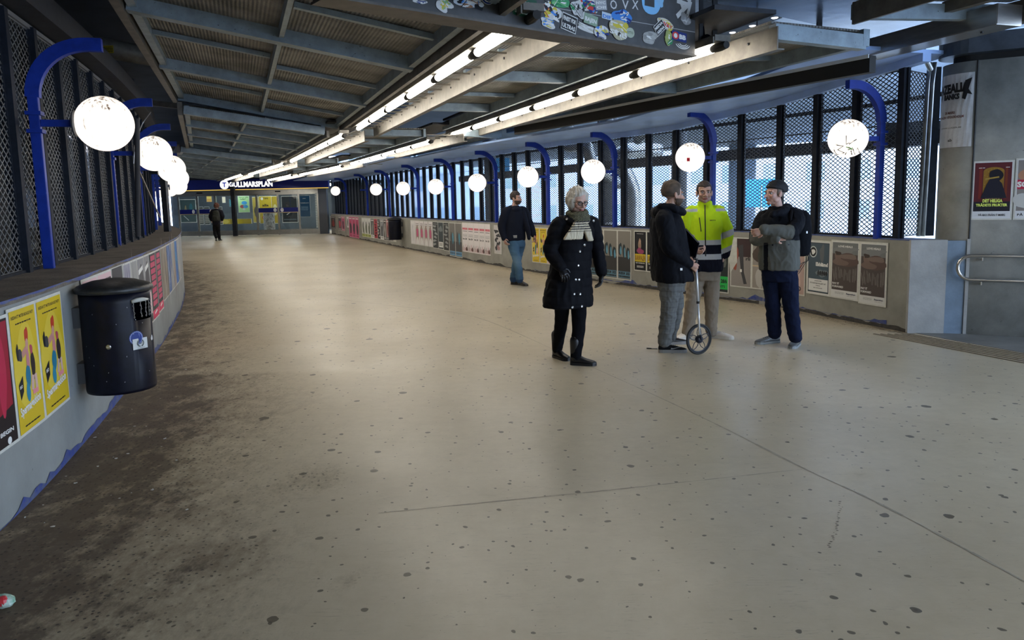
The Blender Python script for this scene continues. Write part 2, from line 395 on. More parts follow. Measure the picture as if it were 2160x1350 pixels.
def ragged(C, t0, t1, off, z0, z1, amp, m_, parent, seed, step=.06, sgn=-1, gap=.25):
    """chipped strip of old paint along a wall: an irregular edge, thin"""
    rnd = random.Random(seed); bm = BM(); t = t0; prev = None
    while t < t1:
        p = C.off(t, off); n_ = noise.noise(Vector((t * 1.7, seed, 0))) + .5 * noise.noise(Vector((t * 9, seed, 3)))
        hgt = amp * max(0, n_ + gap) * 2.0
        a, b = (z0, z0 + hgt + .004) if z1 is None else (z1 - hgt - .004, z1)
        r = [bm.verts.new((p.x, p.y, a)), bm.verts.new((p.x, p.y, b))]
        if prev: bm.faces.new((prev[0], r[0], r[1], prev[1]))
        prev = r; t += step * (1 + t * .1)
    return obj('paint_chip', bm, m_, parent)
ragged(CL, 2.0, 16, -.004, 0.0, None, .07, chip_blue, wall_left, 3)
ragged(CL, 1.5, 16, -.015, 0.0, HL + .001, .014, chip_blue, wall_left, 8, gap=.35)
bm = BM(); strip(bm, CR, 0, CR.L, 0, -.30, 0, HR)
wall_right = tag(obj('wall_right', bm, wr_mat), kind='structure')
bm = BM(); strip(bm, CR, 0, CR.L, .006, -.31, HR, HR + .012); obj('coping', bm, chip_blue, wall_right)
ragged(CR, 0.3, 9, .004, 0.05, None, .05, chip_blue, wall_right, 5, gap=.0)
# dark scuffed foot of the right wall
ragged(CR, 0.0, 36, .003, 0.0, None, .035, mat('grimy skirting', (.05, .045, .04), .8, var=.4, scale=20), wall_right, 15, gap=.55, step=.04)

# end block of the right wall
bm = BM(); q0 = Vector((4.54, 8.34, 0)); q1 = Vector((4.91, 8.26, 0)); q2 = Vector((5.09, 8.22, 0))
prism(bm, [(4.54, 8.33), (4.91, 8.25), (4.95, 8.50), (4.62, 8.90)], 0, HR + .01)
wall_end = tag(obj('wall_end', bm, CONC_L), kind='structure')
bm = BM(); prism(bm, [(4.912, 8.252), (5.10, 8.208), (5.06, 8.33), (4.955, 8.44)], 0, HR)
obj('side_face', bm, CONC_BLUE, wall_end)
bm = BM(); prism(bm, [(5.095, 8.195), (5.125, 8.185), (5.13, 8.20), (5.10, 8.212)], 0, HR + .02); obj('edge_strip', bm, CONC_L, wall_end)

# ================================================================== CEILING (slab over the whole passage)
CEIL = 4.5
bm = BM(); prism(bm, [(-.2, -16), (-.2, 46), (-21.5, 46), (-20.2, 36), (-12.9, 19.4), (-10.2, 12), (-9.4, -16)], CEIL, CEIL + .3); ceiling = tag(obj('ceiling', bm, CEIL_DARK), kind='structure')
bm = BM()
prism(bm, [(-.2, -16), (9.5, -16), (9.5, 9.5), (6.2, 12.6), (3.2, 16.8), (-.2, 22.5)], 4.0, 4.8)
slab = tag(obj('ceiling_slab', bm, CEIL_BLUE), kind='structure')

# ================================================================== PIER on the right, with a rounded end
pd = Vector((.88, -.473)).normalized(); pn = Vector((-pd.y, pd.x)); pn = pn if pn.y > 0 else -pn      # pn points away from the camera
PR = .30; pc = Vector((5.10, 8.215)) + pn * PR
def pier_outline(r, ext=3.2, n=14):
    P = []
    far = pc + pd * ext
    P.append(far - pn * r); 
    for k in range(n + 1):
        a = math.pi * k / n; P.append(pc - pn * (r * math.cos(a)) - pd * (r * math.sin(a)))
    P.append(far + pn * r); return [(p.x, p.y) for p in P]
bm = BM(); prism(bm, pier_outline(PR)[::-1], 0, 3.02)
for f in bm.faces: f.smooth = len(f.verts) == 4
pier = tag(obj('concrete_pier', bm, CONC), kind='structure'); bpy.data.objects['concrete_pier'].name = 'wall_pier'
bm = BM(); prism(bm, pier_outline(PR - .10)[::-1], 3.02, 3.10); obj('bearing', bm, BLACKR, pier)
bm = BM(); prism(bm, pier_outline(PR + .05)[::-1], 3.10, 3.30); obj('pier_head', bm, mat('dark blue grey steel', (.06, .075, .10), .45, .3, var=.3), pier)
# seam between the cast rounded end and the flat face
PF = pc - pn * PR; F0 = PF + pd * ((Vector((5.04, 8.25)) - PF).dot(pd))
s0 = F0 + pd * .09 - pn * .004
bm = BM(); bar(bm, (s0.x, s0.y, 0), (s0.x, s0.y, 3.02), .016, .012); obj('seam', bm, BLACKR, pier)

# ================================================================== EAVES along the right-hand fence
def fz(t): return max(2.74, 3.08 - .075 * t)          # fence top follows the descending eaves
def zstrip(bm, C, t0, t1, o0, o1, dz0, dz1, step=.5):
    n = int((t1 - t0) / step); prev = None
    for i in range(n + 1):
        t = t0 + (t1 - t0) * i / n; a = C.off(t, o0); b = C.off(t, o1); z = fz(t)
        r = [bm.verts.new((a.x, a.y, z + dz0)), bm.verts.new((b.x, b.y, z + dz0)), bm.verts.new((b.x, b.y, z + dz1)), bm.verts.new((a.x, a.y, z + dz1))]
        if prev:
            for k in range(4): bm.faces.new((prev[k], prev[(k + 1) % 4], r[(k + 1) % 4], r[k]))
        else: bm.faces.new(r[::-1])
        prev = r
    bm.faces.new(prev); bmesh.ops.recalc_face_normals(bm, faces=bm.faces)
eave = empty('trim_3', kind='structure')
bm = BM(); zstrip(bm, CR, 0, 14, 1.15, -.5, .06, .10); obj('soffit_sheet', bm, SOFFIT, eave)
bm = BM(); zstrip(bm, CR, 14, CR.L - .5, 1.9, -.5, .06, .10); obj('soffit_sheet', bm, SOFFIT, eave)
bm = BM(); zstrip(bm, CR, 0, CR.L - .5, -.05, -.17, -.03, .06); obj('wall_plate', bm, SOFFIT, eave)
gut = empty('gutter', label='long black gutter beam with a bright top edge, running above the right-hand lamps', cat='gutter')
ga, gb = Vector((3.74, 7.73, 0)), Vector((.15, 14.2, 0))
bm = BM(); bar(bm, ga + Vector((0, 0, 2.925)), gb + Vector((0, 0, 2.925)), .10, .17); obj('beam', bm, BLACKR, gut)
bm = BM(); bar(bm, ga + Vector((-.060, -.034, 2.998)), gb + Vector((-.060, -.034, 2.998)), .012, .036); obj('flashing', bm, mat('flashing with daylight tint', (.62, .66, .70), .4), gut)  # pale colour stands in for daylight caught along the gutter edge

# ================================================================== FENCES
PANEL_W, PITCH = .60, .70
def mesh_panel_mesh(h, name, m_, t=.0042, cw=.086, ch=.054):
    """diamond mesh panel, local x 0..PANEL_W, z 0..h"""
    verts = []; faces = []; W = PANEL_W
    k = ch / cw
    def seg(x0, z0, x1, z1, y, t=t):
        dx, dz = x1 - x0, z1 - z0; l = math.hypot(dx, dz)
        if l < 1e-3: return
        nx, nz = -dz / l * t, dx / l * t; b = len(verts)
        for (x, z) in ((x0, z0), (x1, z1)):
            verts.extend([(x + nx, y - t, z + nz), (x - nx, y - t, z - nz), (x - nx, y + t, z - nz), (x + nx, y + t, z + nz)])
        for i in range(4): faces.append((b + i, b + (i + 1) % 4, b + 4 + (i + 1) % 4, b + 4 + i))
    c = -W * k
    while c < h:
        x0, z0, x1, z1 = 0, c, W, c + W * k
        if z0 < 0: x0, z0 = -c / k, 0
        if z1 > h: x1, z1 = (h - c) / k, h
        seg(x0, z0, x1, z1, .002); seg(W - x0, z0, W - x1, z1, -.002)
        c += ch
    for a, b in (((0, 0), (W, 0)), ((0, h), (W, h)), ((0, 0), (0, h)), ((W, 0), (W, h))):
        seg(a[0], a[1], b[0], b[1], 0, .0065)
    me = bpy.data.meshes.new(name); me.from_pydata(verts, [], faces); me.materials.append(m_); return me
def fence(name, C, off, t0, t1, z0, z1, label, postd, mesh_m, lamps, group, side, mk={}, zf=None):
    root = empty(name, label=label, cat='fence')
    pm = mesh_panel_mesh(z1 - z0 - .04, 'mesh_panel', mesh_m, **mk); zf = zf or (lambda t: z1)
    bm = BM(); box(bm, (-.04, -postd / 2, 0), (.04, postd / 2, z1 - z0)); box(bm, (-.062, -.008, 0), (.062, .008, z1 - z0))
    pst = bpy.data.meshes.new('post'); bm.to_mesh(pst); bm.free(); pst.materials.append(POST_STEEL)
    n = int((t1 - t0) / PITCH); pos = []
    for i in range(n + 1):
        t = t0 + i * PITCH; p = C.off(t, off); q = C.off(t + PITCH, off); d = (q - p).normalized()
        rz = math.atan2(d.y, d.x)
        o = bpy.data.objects.new('post', pst); col.objects.link(o); o.parent = root; o.location = (p.x, p.y, z0); o.rotation_euler = (0, 0, rz); o.scale.z = (zf(t) - z0) / (z1 - z0)
        if i < n:
            g = ((q - p).length - PANEL_W) / 2
            o = bpy.data.objects.new('mesh_panel', pm); col.objects.link(o); o.parent = root
            o.location = (p.x + d.x * g, p.y + d.y * g, z0 + .02); o.rotation_euler = (0, 0, rz); o.scale.z = (zf(t + .35) - z0 - .04) / (z1 - z0 - .04)
    bm = BM()
    for i in range(n):
        p = C.off(t0 + i * PITCH, off); q = C.off(t0 + (i + 1) * PITCH, off)
        bar(bm, (p.x, p.y, zf(t0 + i * PITCH)), (q.x, q.y, zf(t0 + (i + 1) * PITCH)), .05, .035)
    obj('top_rail', bm, MESH_STEEL_L, root)
    bm = BM()
    for i in range(n):
        p = C.off(t0 + i * PITCH, off); q = C.off(t0 + (i + 1) * PITCH, off)
        bar(bm, (p.x, p.y, z0 + .012), (q.x, q.y, z0 + .012), .05, .022)
    obj('bottom_rail', bm, POST_STEEL, root)
    return root
tR0 = CR.s_at(1900, HR)
fenceR = fence('wire_mesh_fence', CR, -.12, .30, CR.L - 1, HR + .012, 3.04, 'black steel diamond mesh fence on the right parapet, backlit by daylight', .10, MESH_STEEL, None, None, 1, zf=fz)
_p = CR.off(.30, -.12); _q = Vector((5.13, 9.12)); _d = (_q - _p); _l = _d.length; _d.normalize()
_src = [c for c in fenceR.children if c.name.startswith('mesh_panel')][0]
_o = _src.copy(); col.objects.link(_o); _o.parent = fenceR; _o.location = (_p.x + _d.x * .03, _p.y + _d.y * .03, HR + .032); _o.rotation_euler = (0, 0, math.atan2(_d.y, _d.x)); _o.scale.x = (_l - .06) / PANEL_W
fenceL = fence('wire_mesh_fence', CL, .50, .6, 26, HL, 3.12, 'dark diamond mesh fence standing on the dirty ledge at the left', .10, MESH_STEEL_L, None, None, -1, mk=dict(t=.0030, cw=.100, ch=.066))

# ================================================================== GLOBE LAMPS on blue arched posts
def lamp_meshes(zb, top):
    """post at local origin, hall towards +X"""
    M = []; rad = .42; zc = top - rad
    bm = BM(); box(bm, (-.038, -.03, zb), (.038, .03, zc + .02), bev=.006)
    box(bm, (-.036, -.034, 1.75), (.036, .034, 1.765)); M.append(('post', bm, BLUE))
    bm = BM(); P = []
    for k in range(13):
        a = math.pi / 2 * k / 12; P.append((rad - rad * math.cos(a), 0, zc + rad * math.sin(a)))
    P += [(.52, 0, top)]
    prev = None
    for i, p in enumerate(P):
        t = Vector(P[min(i + 1, len(P) - 1)]) - Vector(P[max(i - 1, 0)]); t.normalize(); nn = Vector((-t.z, 0, t.x))
        r = [bm.verts.new(Vector(p) + nn * (a * .05) + Vector((0, b * .034, 0))) for a, b in ((-1, -1), (1, -1), (1, 1), (-1, 1))]
        if prev:
            for k in range(4): bm.faces.new((prev[k], prev[(k + 1) % 4], r[(k + 1) % 4], r[k]))
        else: bm.faces.new(r[::-1])
        prev = r
    bm.faces.new(prev); bmesh.ops.recalc_face_normals(bm, faces=bm.faces); M.append(('arch', bm, BLUE))
    bm = BM(); bar(bm, (.04, 0, 2.26), (.28, 0, 2.26), .035, .055); M.append(('strut', bm, BLUE))
    for z in (2.18, 2.32):
        bm = BM(); box(bm, (-.055, -.055, z), (.055, .055, z + .03)); M.append(('clamp', bm, BLUE))
    bm = BM(); lathe(bm, [(.0, -.015), (.09, -.015), (.105, 0), (.09, .02), (.05, .03)], 24, M=Matrix.Translation((.28, 0, 2.26)) @ Matrix.Rotation(R(90), 4, 'Y')); M.append(('collar', bm, MESH_STEEL_L))
    bm = BM(); bmesh.ops.create_uvsphere(bm, u_segments=40, v_segments=24, radius=.22); M.append(('globe', bm, GLOBE_M))
    return M
REACH = .49
def globe_lamp(loc, ang, zb, label, group, source=None, globe=True, gz=2.27, top=2.93):
    if source is None:
        root = empty('globe_lamp', (loc.x, loc.y, 0), ang, label, 'lamp', group)
        for k, bm, m_ in lamp_meshes(zb, top):
            o = obj(k, bm, m_, root, smooth=(k == 'globe'))
            if k == 'globe': o.location = (REACH, 0, gz)
            if k in ('strut', 'collar', 'clamp'): o.location.z = gz - 2.26
        return root
    root = source.copy(); col.objects.link(root); root.location = (loc.x, loc.y, 0); root.rotation_euler = (0, 0, ang); root['label'] = label
    for ch in source.children:
        if not globe and ch.name.startswith(('globe', 'collar')): continue
        c = ch.copy(); col.objects.link(c); c.parent = root
        if ch.name.startswith('globe'): c.location.z = gz
        if ch.name.startswith(('strut', 'collar', 'clamp')): c.location.z = gz - 2.26
    return root
L_px = [(-3.95, 6.28), (-5.0, 9.35), (-6.2, 12.4), None]
def near_s(C, x, y):
    return min((( C.at(C.L * i / 1500) - Vector((x, y))).length, C.L * i / 1500) for i in range(1500))[1]
labsL = ['nearest globe lamp on the left, large rust-stained opal ball on a blue arched post',
         'second globe lamp from the camera on the left, dirt-speckled ball',
         'third globe lamp along the left fence, overlapping the ball in front of it',
         'fourth globe lamp along the left fence, its lower edge showing in the row of balls',
         'fifth globe lamp along the left fence, small in the overlapping row',
         'sixth globe lamp along the left fence, lowest of the overlapping balls',
         'seventh globe lamp along the left fence, small, left of the dark post near the entrance',
         'farthest globe lamp on the left, just before the station entrance']
gl = None; gzs = (2.31, 2.30, 2.25, 2.22, 2.15, 2.15, 2.2, 2.2)
g_at = [(-3.29, 6.11), (-4.50, 9.45), (-5.60, 12.34), (-7.0, 15.68), (-8.55, 19.14), (-10.3, 22.5), (-12.31, 26.48), (-14.2, 30.0)]
for i, (gx, gy) in enumerate(g_at):
    t = near_s(CL, gx, gy); nrm = -CL.nor(t); g = Vector((gx, gy)); p = g - nrm * REACH
    ang = math.atan2(nrm.y, nrm.x)
    o = globe_lamp(p, ang, HL, labsL[i], 'globe lamps along the left fence', gl, gz=gzs[i])
    gl = gl or o
labsR = ['globe lamp nearest the concrete pier, opal ball scrawled with black graffiti',
         'globe lamp with a small red sticker on its ball, above the yellow jacket man',
         'globe lamp below the bent duct, just above the white-haired woman',
         'globe lamp above the man in jeans, fourth from the pier',
         'globe lamp fifth from the pier, left of the man in jeans',
         'globe lamp right of the black bin on the far right wall',
         'globe lamp above the black bin on the far right wall',
         'globe lamp left of the black bin, second from the entrance on the right',
         'blue arched lamp post without a ball, beside the farthest lit globe on the right',
         'farthest globe lamp on the right, beside the end of the blue station sign']
gr = None
g_px = [(1789, 292), (1456, 332), (1251, 362), (1113, 373), (1006, 385.7), (918.7, 393.9), (850, 397.6), (793, 399.6), (749, 401), (707.6, 402.8)]
for i, (gx, gy) in enumerate(g_px):
    best = None
    for k in range(3000):
        t = CR.L * k / 3000; nrm = CR.nor(t); g = CR.off(t, -.02 + REACH); q = proj((g.x, g.y, 2.2)); e = abs(q[0] - gx)
        if best is None or e < best[0]: best = (e, t, g, nrm)
    _, t, g, nrm = best; gz = at(gx, gy, g.y).z; p = CR.off(t, -.02)
    if i < 1: gz = at(gx, gy, g.y).z
    o = globe_lamp(p, math.atan2(nrm.y, nrm.x), HR, labsR[i], 'globe lamps along the right fence', gr, globe=(i != 8), gz=gz, top=2.86)
    gr = gr or o
    for ch in o.children:
        if ch.name.startswith('arch') and i > 1: ch.location.z = -.10
    if i == 0: lampR0 = o
    if i == 1: lampR1 = o

# ================================================================== CANOPY UNITS with their strip lights
PANEL_M = mat('perforated acoustic sheet', (.125, .115, .095), .7, .1)
def wave_panel():
    mt = bpy.data.materials.new('corrugated roof sheet'); mt.use_nodes = True; n = mt.node_tree; L = n.links; b = n.nodes['Principled BSDF']
    t = n.nodes.new('ShaderNodeTexCoord'); wv = n.nodes.new('ShaderNodeTexWave'); wv.wave_type = 'BANDS'; wv.bands_direction = 'X'; wv.inputs['Scale'].default_value = 8.5; wv.inputs['Distortion'].default_value = .25; wv.inputs['Detail'].default_value = 2
    L.new(t.outputs['Object'], wv.inputs[0])
    w2 = n.nodes.new('ShaderNodeTexWave'); w2.wave_type = 'BANDS'; w2.bands_direction = 'Y'; w2.inputs['Scale'].default_value = 9; L.new(t.outputs['Object'], w2.inputs[0])
    mx = n.nodes.new('ShaderNodeMath'); mx.operation = 'MULTIPLY_ADD'; L.new(w2.outputs['Fac'], mx.inputs[0]); mx.inputs[1].default_value = .35; L.new(wv.outputs['Fac'], mx.inputs[2])
    bp = n.nodes.new('ShaderNodeBump'); bp.inputs['Strength'].default_value = .9; bp.inputs['Distance'].default_value = .012; L.new(mx.outputs[0], bp.inputs['Height']); L.new(bp.outputs[0], b.inputs['Normal'])
    nz = n.nodes.new('ShaderNodeTexNoise'); nz.inputs['Scale'].default_value = 2.2; nz.inputs['Detail'].default_value = 8; L.new(t.outputs['Object'], nz.inputs[0])
    r = n.nodes.new('ShaderNodeValToRGB'); r.color_ramp.elements[0].color = (.12, .118, .108, 1); r.color_ramp.elements[1].color = (.27, .265, .25, 1); r.color_ramp.elements[0].position = .35; r.color_ramp.elements[1].position = .65
    L.new(nz.outputs['Fac'], r.inputs[0]); L.new(r.outputs[0], b.inputs['Base Color']); b.inputs['Roughness'].default_value = .6; b.inputs['Metallic'].default_value = .25
    return mt
SHEET = wave_panel()
def canopy(O, d, uL0, uL1, uR0, uR1, zl, ribs, label, lenA, lenB, s2=2.12, rightw=(3.62, 3.3), wing=-3.07, rise=.46, labels=('', ''), nts=(None, None)):
    """O plan origin on the first light line, d axis. local x = s, y = u."""
    n = Vector((d.y, -d.x)); rz = math.atan2(n.y, n.x)
    root = empty('canopy', (O.x, O.y, 0), rz, label, 'canopy', 'slatted metal canopies over the walkway')
    zi = zl + .05
    def zleft(s): return zi + (-s - .3) / (-wing - .3) * rise
    def part(nm, bm, m_): return obj(nm, bm, m_, root)
    # left wing ribs, box section
    for u in ribs:
        bm = BM(); bar(bm, (-.30, u, zleft(-.3) + .065), (wing, u, zleft(wing) + .065), .16, .14)
        part('rib', bm, GREY_STEEL)
    # half ribs, light angle
    for u, u2 in zip(ribs, ribs[1:]):
        um = (u + u2) / 2
        for sa, sb in ((-.36, -1.62), (-1.72, wing + .03)):
            k = .35 if sa > -1 else -.28
            bm = BM(); bar(bm, (sa, um + k, zleft(sa) + .10), (sb, um + k, zleft(sb) + .10), .07, .05); part('sheet_clip', bm, GREY_STEEL)
    for sx, w_, h_ in ((-.33, .07, .14), (-1.67, .05, .10), (wing + .05, .08, .12)):
        bm = BM(); bar(bm, (sx, uL0, zleft(sx) + .09), (sx, uL1, zleft(sx) + .09), w_, h_); part('purlin', bm, GREY_STEEL)
    # fascia strip along the outer edge, underside lit
    bm = BM(); box(bm, (wing - .10, uL0, zleft(wing) - .03), (wing - .02, uL1 + .02, zleft(wing) + .20)); part('fascia', bm, BEIGE_STEEL)
    allr = [uL0] + list(ribs) + [uL1]
    for a, b in zip(ribs, ribs[1:]):
        for sa, sb in ((-.35, -1.67), (-1.67, wing)):
            bm = BM(); v = [bm.verts.new(p) for p in ((sa, a, zleft(sa) + .135), (sa, b, zleft(sa) + .135), (sb, b, zleft(sb) + .135), (sb, a, zleft(sb) + .135))]
            v2 = [bm.verts.new(q.co + Vector((0, 0, .02))) for q in v]; bm.faces.new(v); bm.faces.new(v2[::-1])
            for i in range(4): bm.faces.new((v[i], v2[i], v2[(i + 1) % 4], v[(i + 1) % 4]))
            part('roof_sheet', bm, SHEET)
    # beam on the inner side of the left wing
    bm = BM(); bar(bm, (-.24, uL0, zi + .01), (-.24, uL1, zi + .01), .05, .12); part('edge_beam', bm, BEIGE_STEEL)
    # flanges right of each light line (steel channel, web faces the tubes)
    for sx, ua, ub in ((.44, uR0 + .12, uR1), (s2 + .36, uR0 - .1, uR1 + .35)):
        bm = BM(); bar(bm, (sx, ua, zl + .03), (sx, ub, zl + .03), .012, .20); bar(bm, (sx + .035, ua, zl - .07), (sx + .035, ub, zl - .07), .08, .012)
        part('channel', bm, BEIGE_STEEL)
        bm = BM()
        u = ua + .4
        while u < ub:
            lathe(bm, [(.0, 0), (.012, 0), (.012, .012), (0, .014)], 8, M=Matrix.Translation((sx - .006, u, zl + .05)) @ Matrix.Rotation(R(-90), 4, 'Y')); u += 1.0
        part('bolt_row', bm, DARK_STEEL)['kind'] = 'stuff'
    # middle bay between the two lines: sheets, ribs
    rr = [u for u in np.arange(uR0 + .05, uR1 + .01, (uR1 - uR0) / max(1, round((uR1 - uR0) / 3.0)))]
    for u in rr:
        um_ = max(u, uR0 + .75); bm = BM(); bar(bm, (.50, um_, zi + .10), (s2 - .28, um_, zi + .10), .10, .12); part('rib', bm, GREY_STEEL)
        bm = BM(); bar(bm, (s2 + .42, u, zi + .06), (rightw[0] + (rightw[1] - rightw[0]) * (u - uR0) / (uR1 - uR0), u, zi + .02), .10, .14); part('rib', bm, GREY_STEEL)
    for a, b in zip(rr, rr[1:]):
        um = (a + b) / 2
        bm = BM(); box(bm, (.48, max(a, uR0 + .6), zi + .17), (s2 - .26, b, zi + .19)); part('roof_sheet', bm, SHEET)
        bm = BM(); bar(bm, (.50, um + .3, zi + .14), (s2 - .28, um + .3, zi + .14), .05, .05); part('sheet_clip', bm, GREY_STEEL)
        ra = rightw[0] + (rightw[1] - rightw[0]) * (a - uR0) / (uR1 - uR0); rb = rightw[0] + (rightw[1] - rightw[0]) * (b - uR0) / (uR1 - uR0)
        bm = BM(); v = [bm.verts.new(p) for p in ((s2 + .4, a, zi + .14), (s2 + .4, b, zi + .14), (rb, b, zi + .12), (ra, a, zi + .12))]
        v2 = [bm.verts.new(q.co + Vector((0, 0, .02))) for q in v]; bm.faces.new(v); bm.faces.new(v2[::-1])
        for i in range(4): bm.faces.new((v[i], v2[i], v2[(i + 1) % 4], v[(i + 1) % 4]))
        part('roof_sheet', bm, SHEET)
        bm = BM(); bar(bm, (s2 + .42, um, zi + .12), ((ra + rb) / 2, um - .3, zi + .10), .06, .06); part('sheet_clip', bm, GREY_STEEL)
    bm = BM(); bar(bm, (s2 - .24, uR0 + .6, zi + .10), (s2 - .24, uR1, zi + .10), .05, .16); part('purlin', bm, GREY_STEEL)
    bm = BM(); bar(bm, (rightw[0], uR0, zi + .06), (rightw[1], uR1, zi + .06), .08, .16); part('purlin', bm, GREY_STEEL)
    # cross brackets in the two slots beside the tubes
    bm = BM(); u = uR0 + .2
    while u < uR1:
        bar(bm, (-.22, u, zl + .09), (.44, u, zl + .09), .018, .018) if u > uR0 + .25 else None
        if u > uR0 + .2: bar(bm, (s2 - .2, u, zl + .11), (s2 + .36, u, zl + .11), .018, .018)
        u += .42
    part('cross_bracket', bm, BEIGE_STEEL)['kind'] = 'stuff'
    bm = BM(); box(bm, (-.26, uR0, zl + .26), (.50, uR1, zl + .30)); box(bm, (s2 - .25, uR0, zl + .26), (s2 + .42, uR1, zl + .30)); part('slot_cover', bm, DARK_STEEL)
    # strip lights
    for li, (s, (ua, ub)) in enumerate(((0, lenA), (s2, lenB))):
        f = empty('strip_light', (O.x, O.y, 0), rz, labels[li], 'light', 'fluorescent strip lights under the canopies')
        bm = BM(); box(bm, (s - .085, ua - .05, zl + .045), (s + .085, ub + .05, zl + .10)); obj('housing', bm, BEIGE_STEEL, f)
        bm = BM(); bar(bm, (s - .10, ua - .05, zl + .05), (s - .10, ub + .05, zl + .05), .012, .06); obj('lip', bm, BEIGE_STEEL, f)
        nt_ = nts[li] or max(1, round((ub - ua) / 1.6)); pt = (ub - ua) / nt_
        tm = bpy.data.meshes.new('tube'); b2 = BM(); tube(b2, [(0, .09, 0), (0, .11, 0), (0, pt - .11, 0), (0, pt - .09, 0)], [.020, .038, .038, .020], 14); b2.to_mesh(tm); b2.free(); tm.materials.append(TUBE_M)
        for p in tm.polygons: p.use_smooth = True
        em = bpy.data.meshes.new('end_cap'); b2 = BM(); tube(b2, [(0, -.11, 0), (0, -.02, 0), (0, .02, 0), (0, .11, 0)], [.034, .042, .042, .034], 12); b2.to_mesh(em); b2.free(); em.materials.append(BLACKR)
        for i in range(nt_):
            o = bpy.data.objects.new('tube', tm); col.objects.link(o); o.parent = f; o.location = (s, ua + i * pt, zl)
        for i in range(nt_ + 1):
            o = bpy.data.objects.new('end_cap', em); col.objects.link(o); o.parent = f; o.location = (s, ua + i * pt, zl)
    return root
V2 = lambda x, y: Vector((x, y))
O1, d1 = V2(.10, 6.07), V2(-.345, .939).normalized()
canopy(O1, d1, -7.1, 9.08, .03, 9.3, 3.0, [-6.9, -3.75, -.6, 2.5, 5.65, 9.02], 'nearest canopy overhead, large corrugated sheets between broad grey-blue ribs', (-.27, 8.52), (.3, 9.6),
       rightw=(3.62, 3.3), nts=(6, 6), labels=('nearest left fluorescent strip light, running up behind the sticker-covered sign', 'nearest right fluorescent strip light, ending under the corner of the sticker-covered sign'))
O2, d2 = V2(-2.94, 13.65), V2(-.386, .922).normalized()
canopy(O2, d2, .69, 9.3, .5, 9.4, 2.87, [.75, 2.9, 5.0, 7.1, 9.2], 'second canopy from the camera, hung lower beyond the first with a dark gap between', (.35, 9.12), (1.5, 10.5), s2=2.02, wing=-2.72, rise=.33, rightw=(3.2, 3.0),
       labels=('left fluorescent strip light under the second canopy', 'right fluorescent strip light under the second canopy'))
O3, d3 = V2(-6.41, 21.36), V2(-.443, .896).normalized()
canopy(O3, d3, .6, 8.6, .5, 8.7, 2.78, [.65, 2.6, 4.6, 6.6, 8.5], 'third canopy from the camera, ahead of the blue station sign', (.3, 8.4), (1.6, 8.7), s2=2.0, wing=-2.7, rise=.30, rightw=(3.0, 3.0),
       labels=('left fluorescent strip light under the third canopy', 'right fluorescent strip light under the third canopy'))
O4, d4 = V2(-10.51, 29.43), V2(-.445, .895).normalized()
canopy(O4, d4, .5, 8.8, .5, 9.0, 2.83, [.55, 2.5, 4.6, 6.6, 8.7], 'farthest canopy, reaching up to the station entrance', (.3, 7.5), (1.4, 8.1), s2=2.08, wing=-2.7, rise=.28, rightw=(3.0, 3.0),
       labels=('left fluorescent strip light just before the station sign', 'right fluorescent strip light just before the station sign'))
# canopy behind and above the camera on the right, only its near corner shows
O0, d0 = V2(3.2, -2.6), V2(-.345, .939).normalized()
canopy(O0, d0, -6, 4.6, -6.0, 4.6, 3.22, [-5.9, -2.9, .1, 3.1, 4.5], 'canopy overhead behind the camera', (-5, 3.6), (-5.0, 3.2), rightw=(4.3, 4.2), wing=-2.2, rise=.3,
       labels=('fluorescent strip light overhead behind the camera', 'fluorescent strip light overhead to the right of the camera'))

# long fascia plate crossing at the far end of the first canopy and hangers
bm = BM(); a = at(200, 203, 14.2); b = at(560, 246, 14.6); bar(bm, a, b, .09, .10)
tag(obj('cross_beam', bm, BEIGE_STEEL), 'grey steel cross beam behind the far edge of the nearest canopy', 'beam')

cc = empty('canopy', label='corner of another canopy at the top right edge, grey-blue rib under a corrugated sheet', cat='canopy')
A0, B0 = atz(1800, 24, 3.30), atz(2128, 28, 3.30)
bm = BM(); bar(bm, A0, B0, .08, .14); obj('rib', bm, GREY_STEEL, cc)
dd_ = (B0 - A0).normalized(); back = Vector((.345, -.939, 0))
for k in (0, 1):
    q = A0.lerp(B0, k); bm = BM(); bar(bm, q + Vector((0, 0, -.02)), q + back * 2.5 + Vector((0, 0, -.02)), .03 if k == 0 else .12, .20); obj('side_plate', bm, BEIGE_STEEL, cc)
q = A0.lerp(B0, .58); bm = BM(); bar(bm, q + Vector((0, 0, .04)), q + back * 2.5 + Vector((0, 0, .04)), .08, .10); obj('purlin', bm, BEIGE_STEEL, cc)
bm = BM(); P4 = [A0, B0, B0 + back * 2.5, A0 + back * 2.5]; v = [bm.verts.new(p + Vector((0, 0, .10))) for p in P4]; v2 = [bm.verts.new(p + Vector((0, 0, .12))) for p in P4]; bm.faces.new(v); bm.faces.new(v2[::-1])
for i in range(4): bm.faces.new((v[i], v2[i], v2[(i + 1) % 4], v[(i + 1) % 4]))
bmesh.ops.recalc_face_normals(bm, faces=bm.faces); obj('roof_sheet', bm, SHEET, cc)

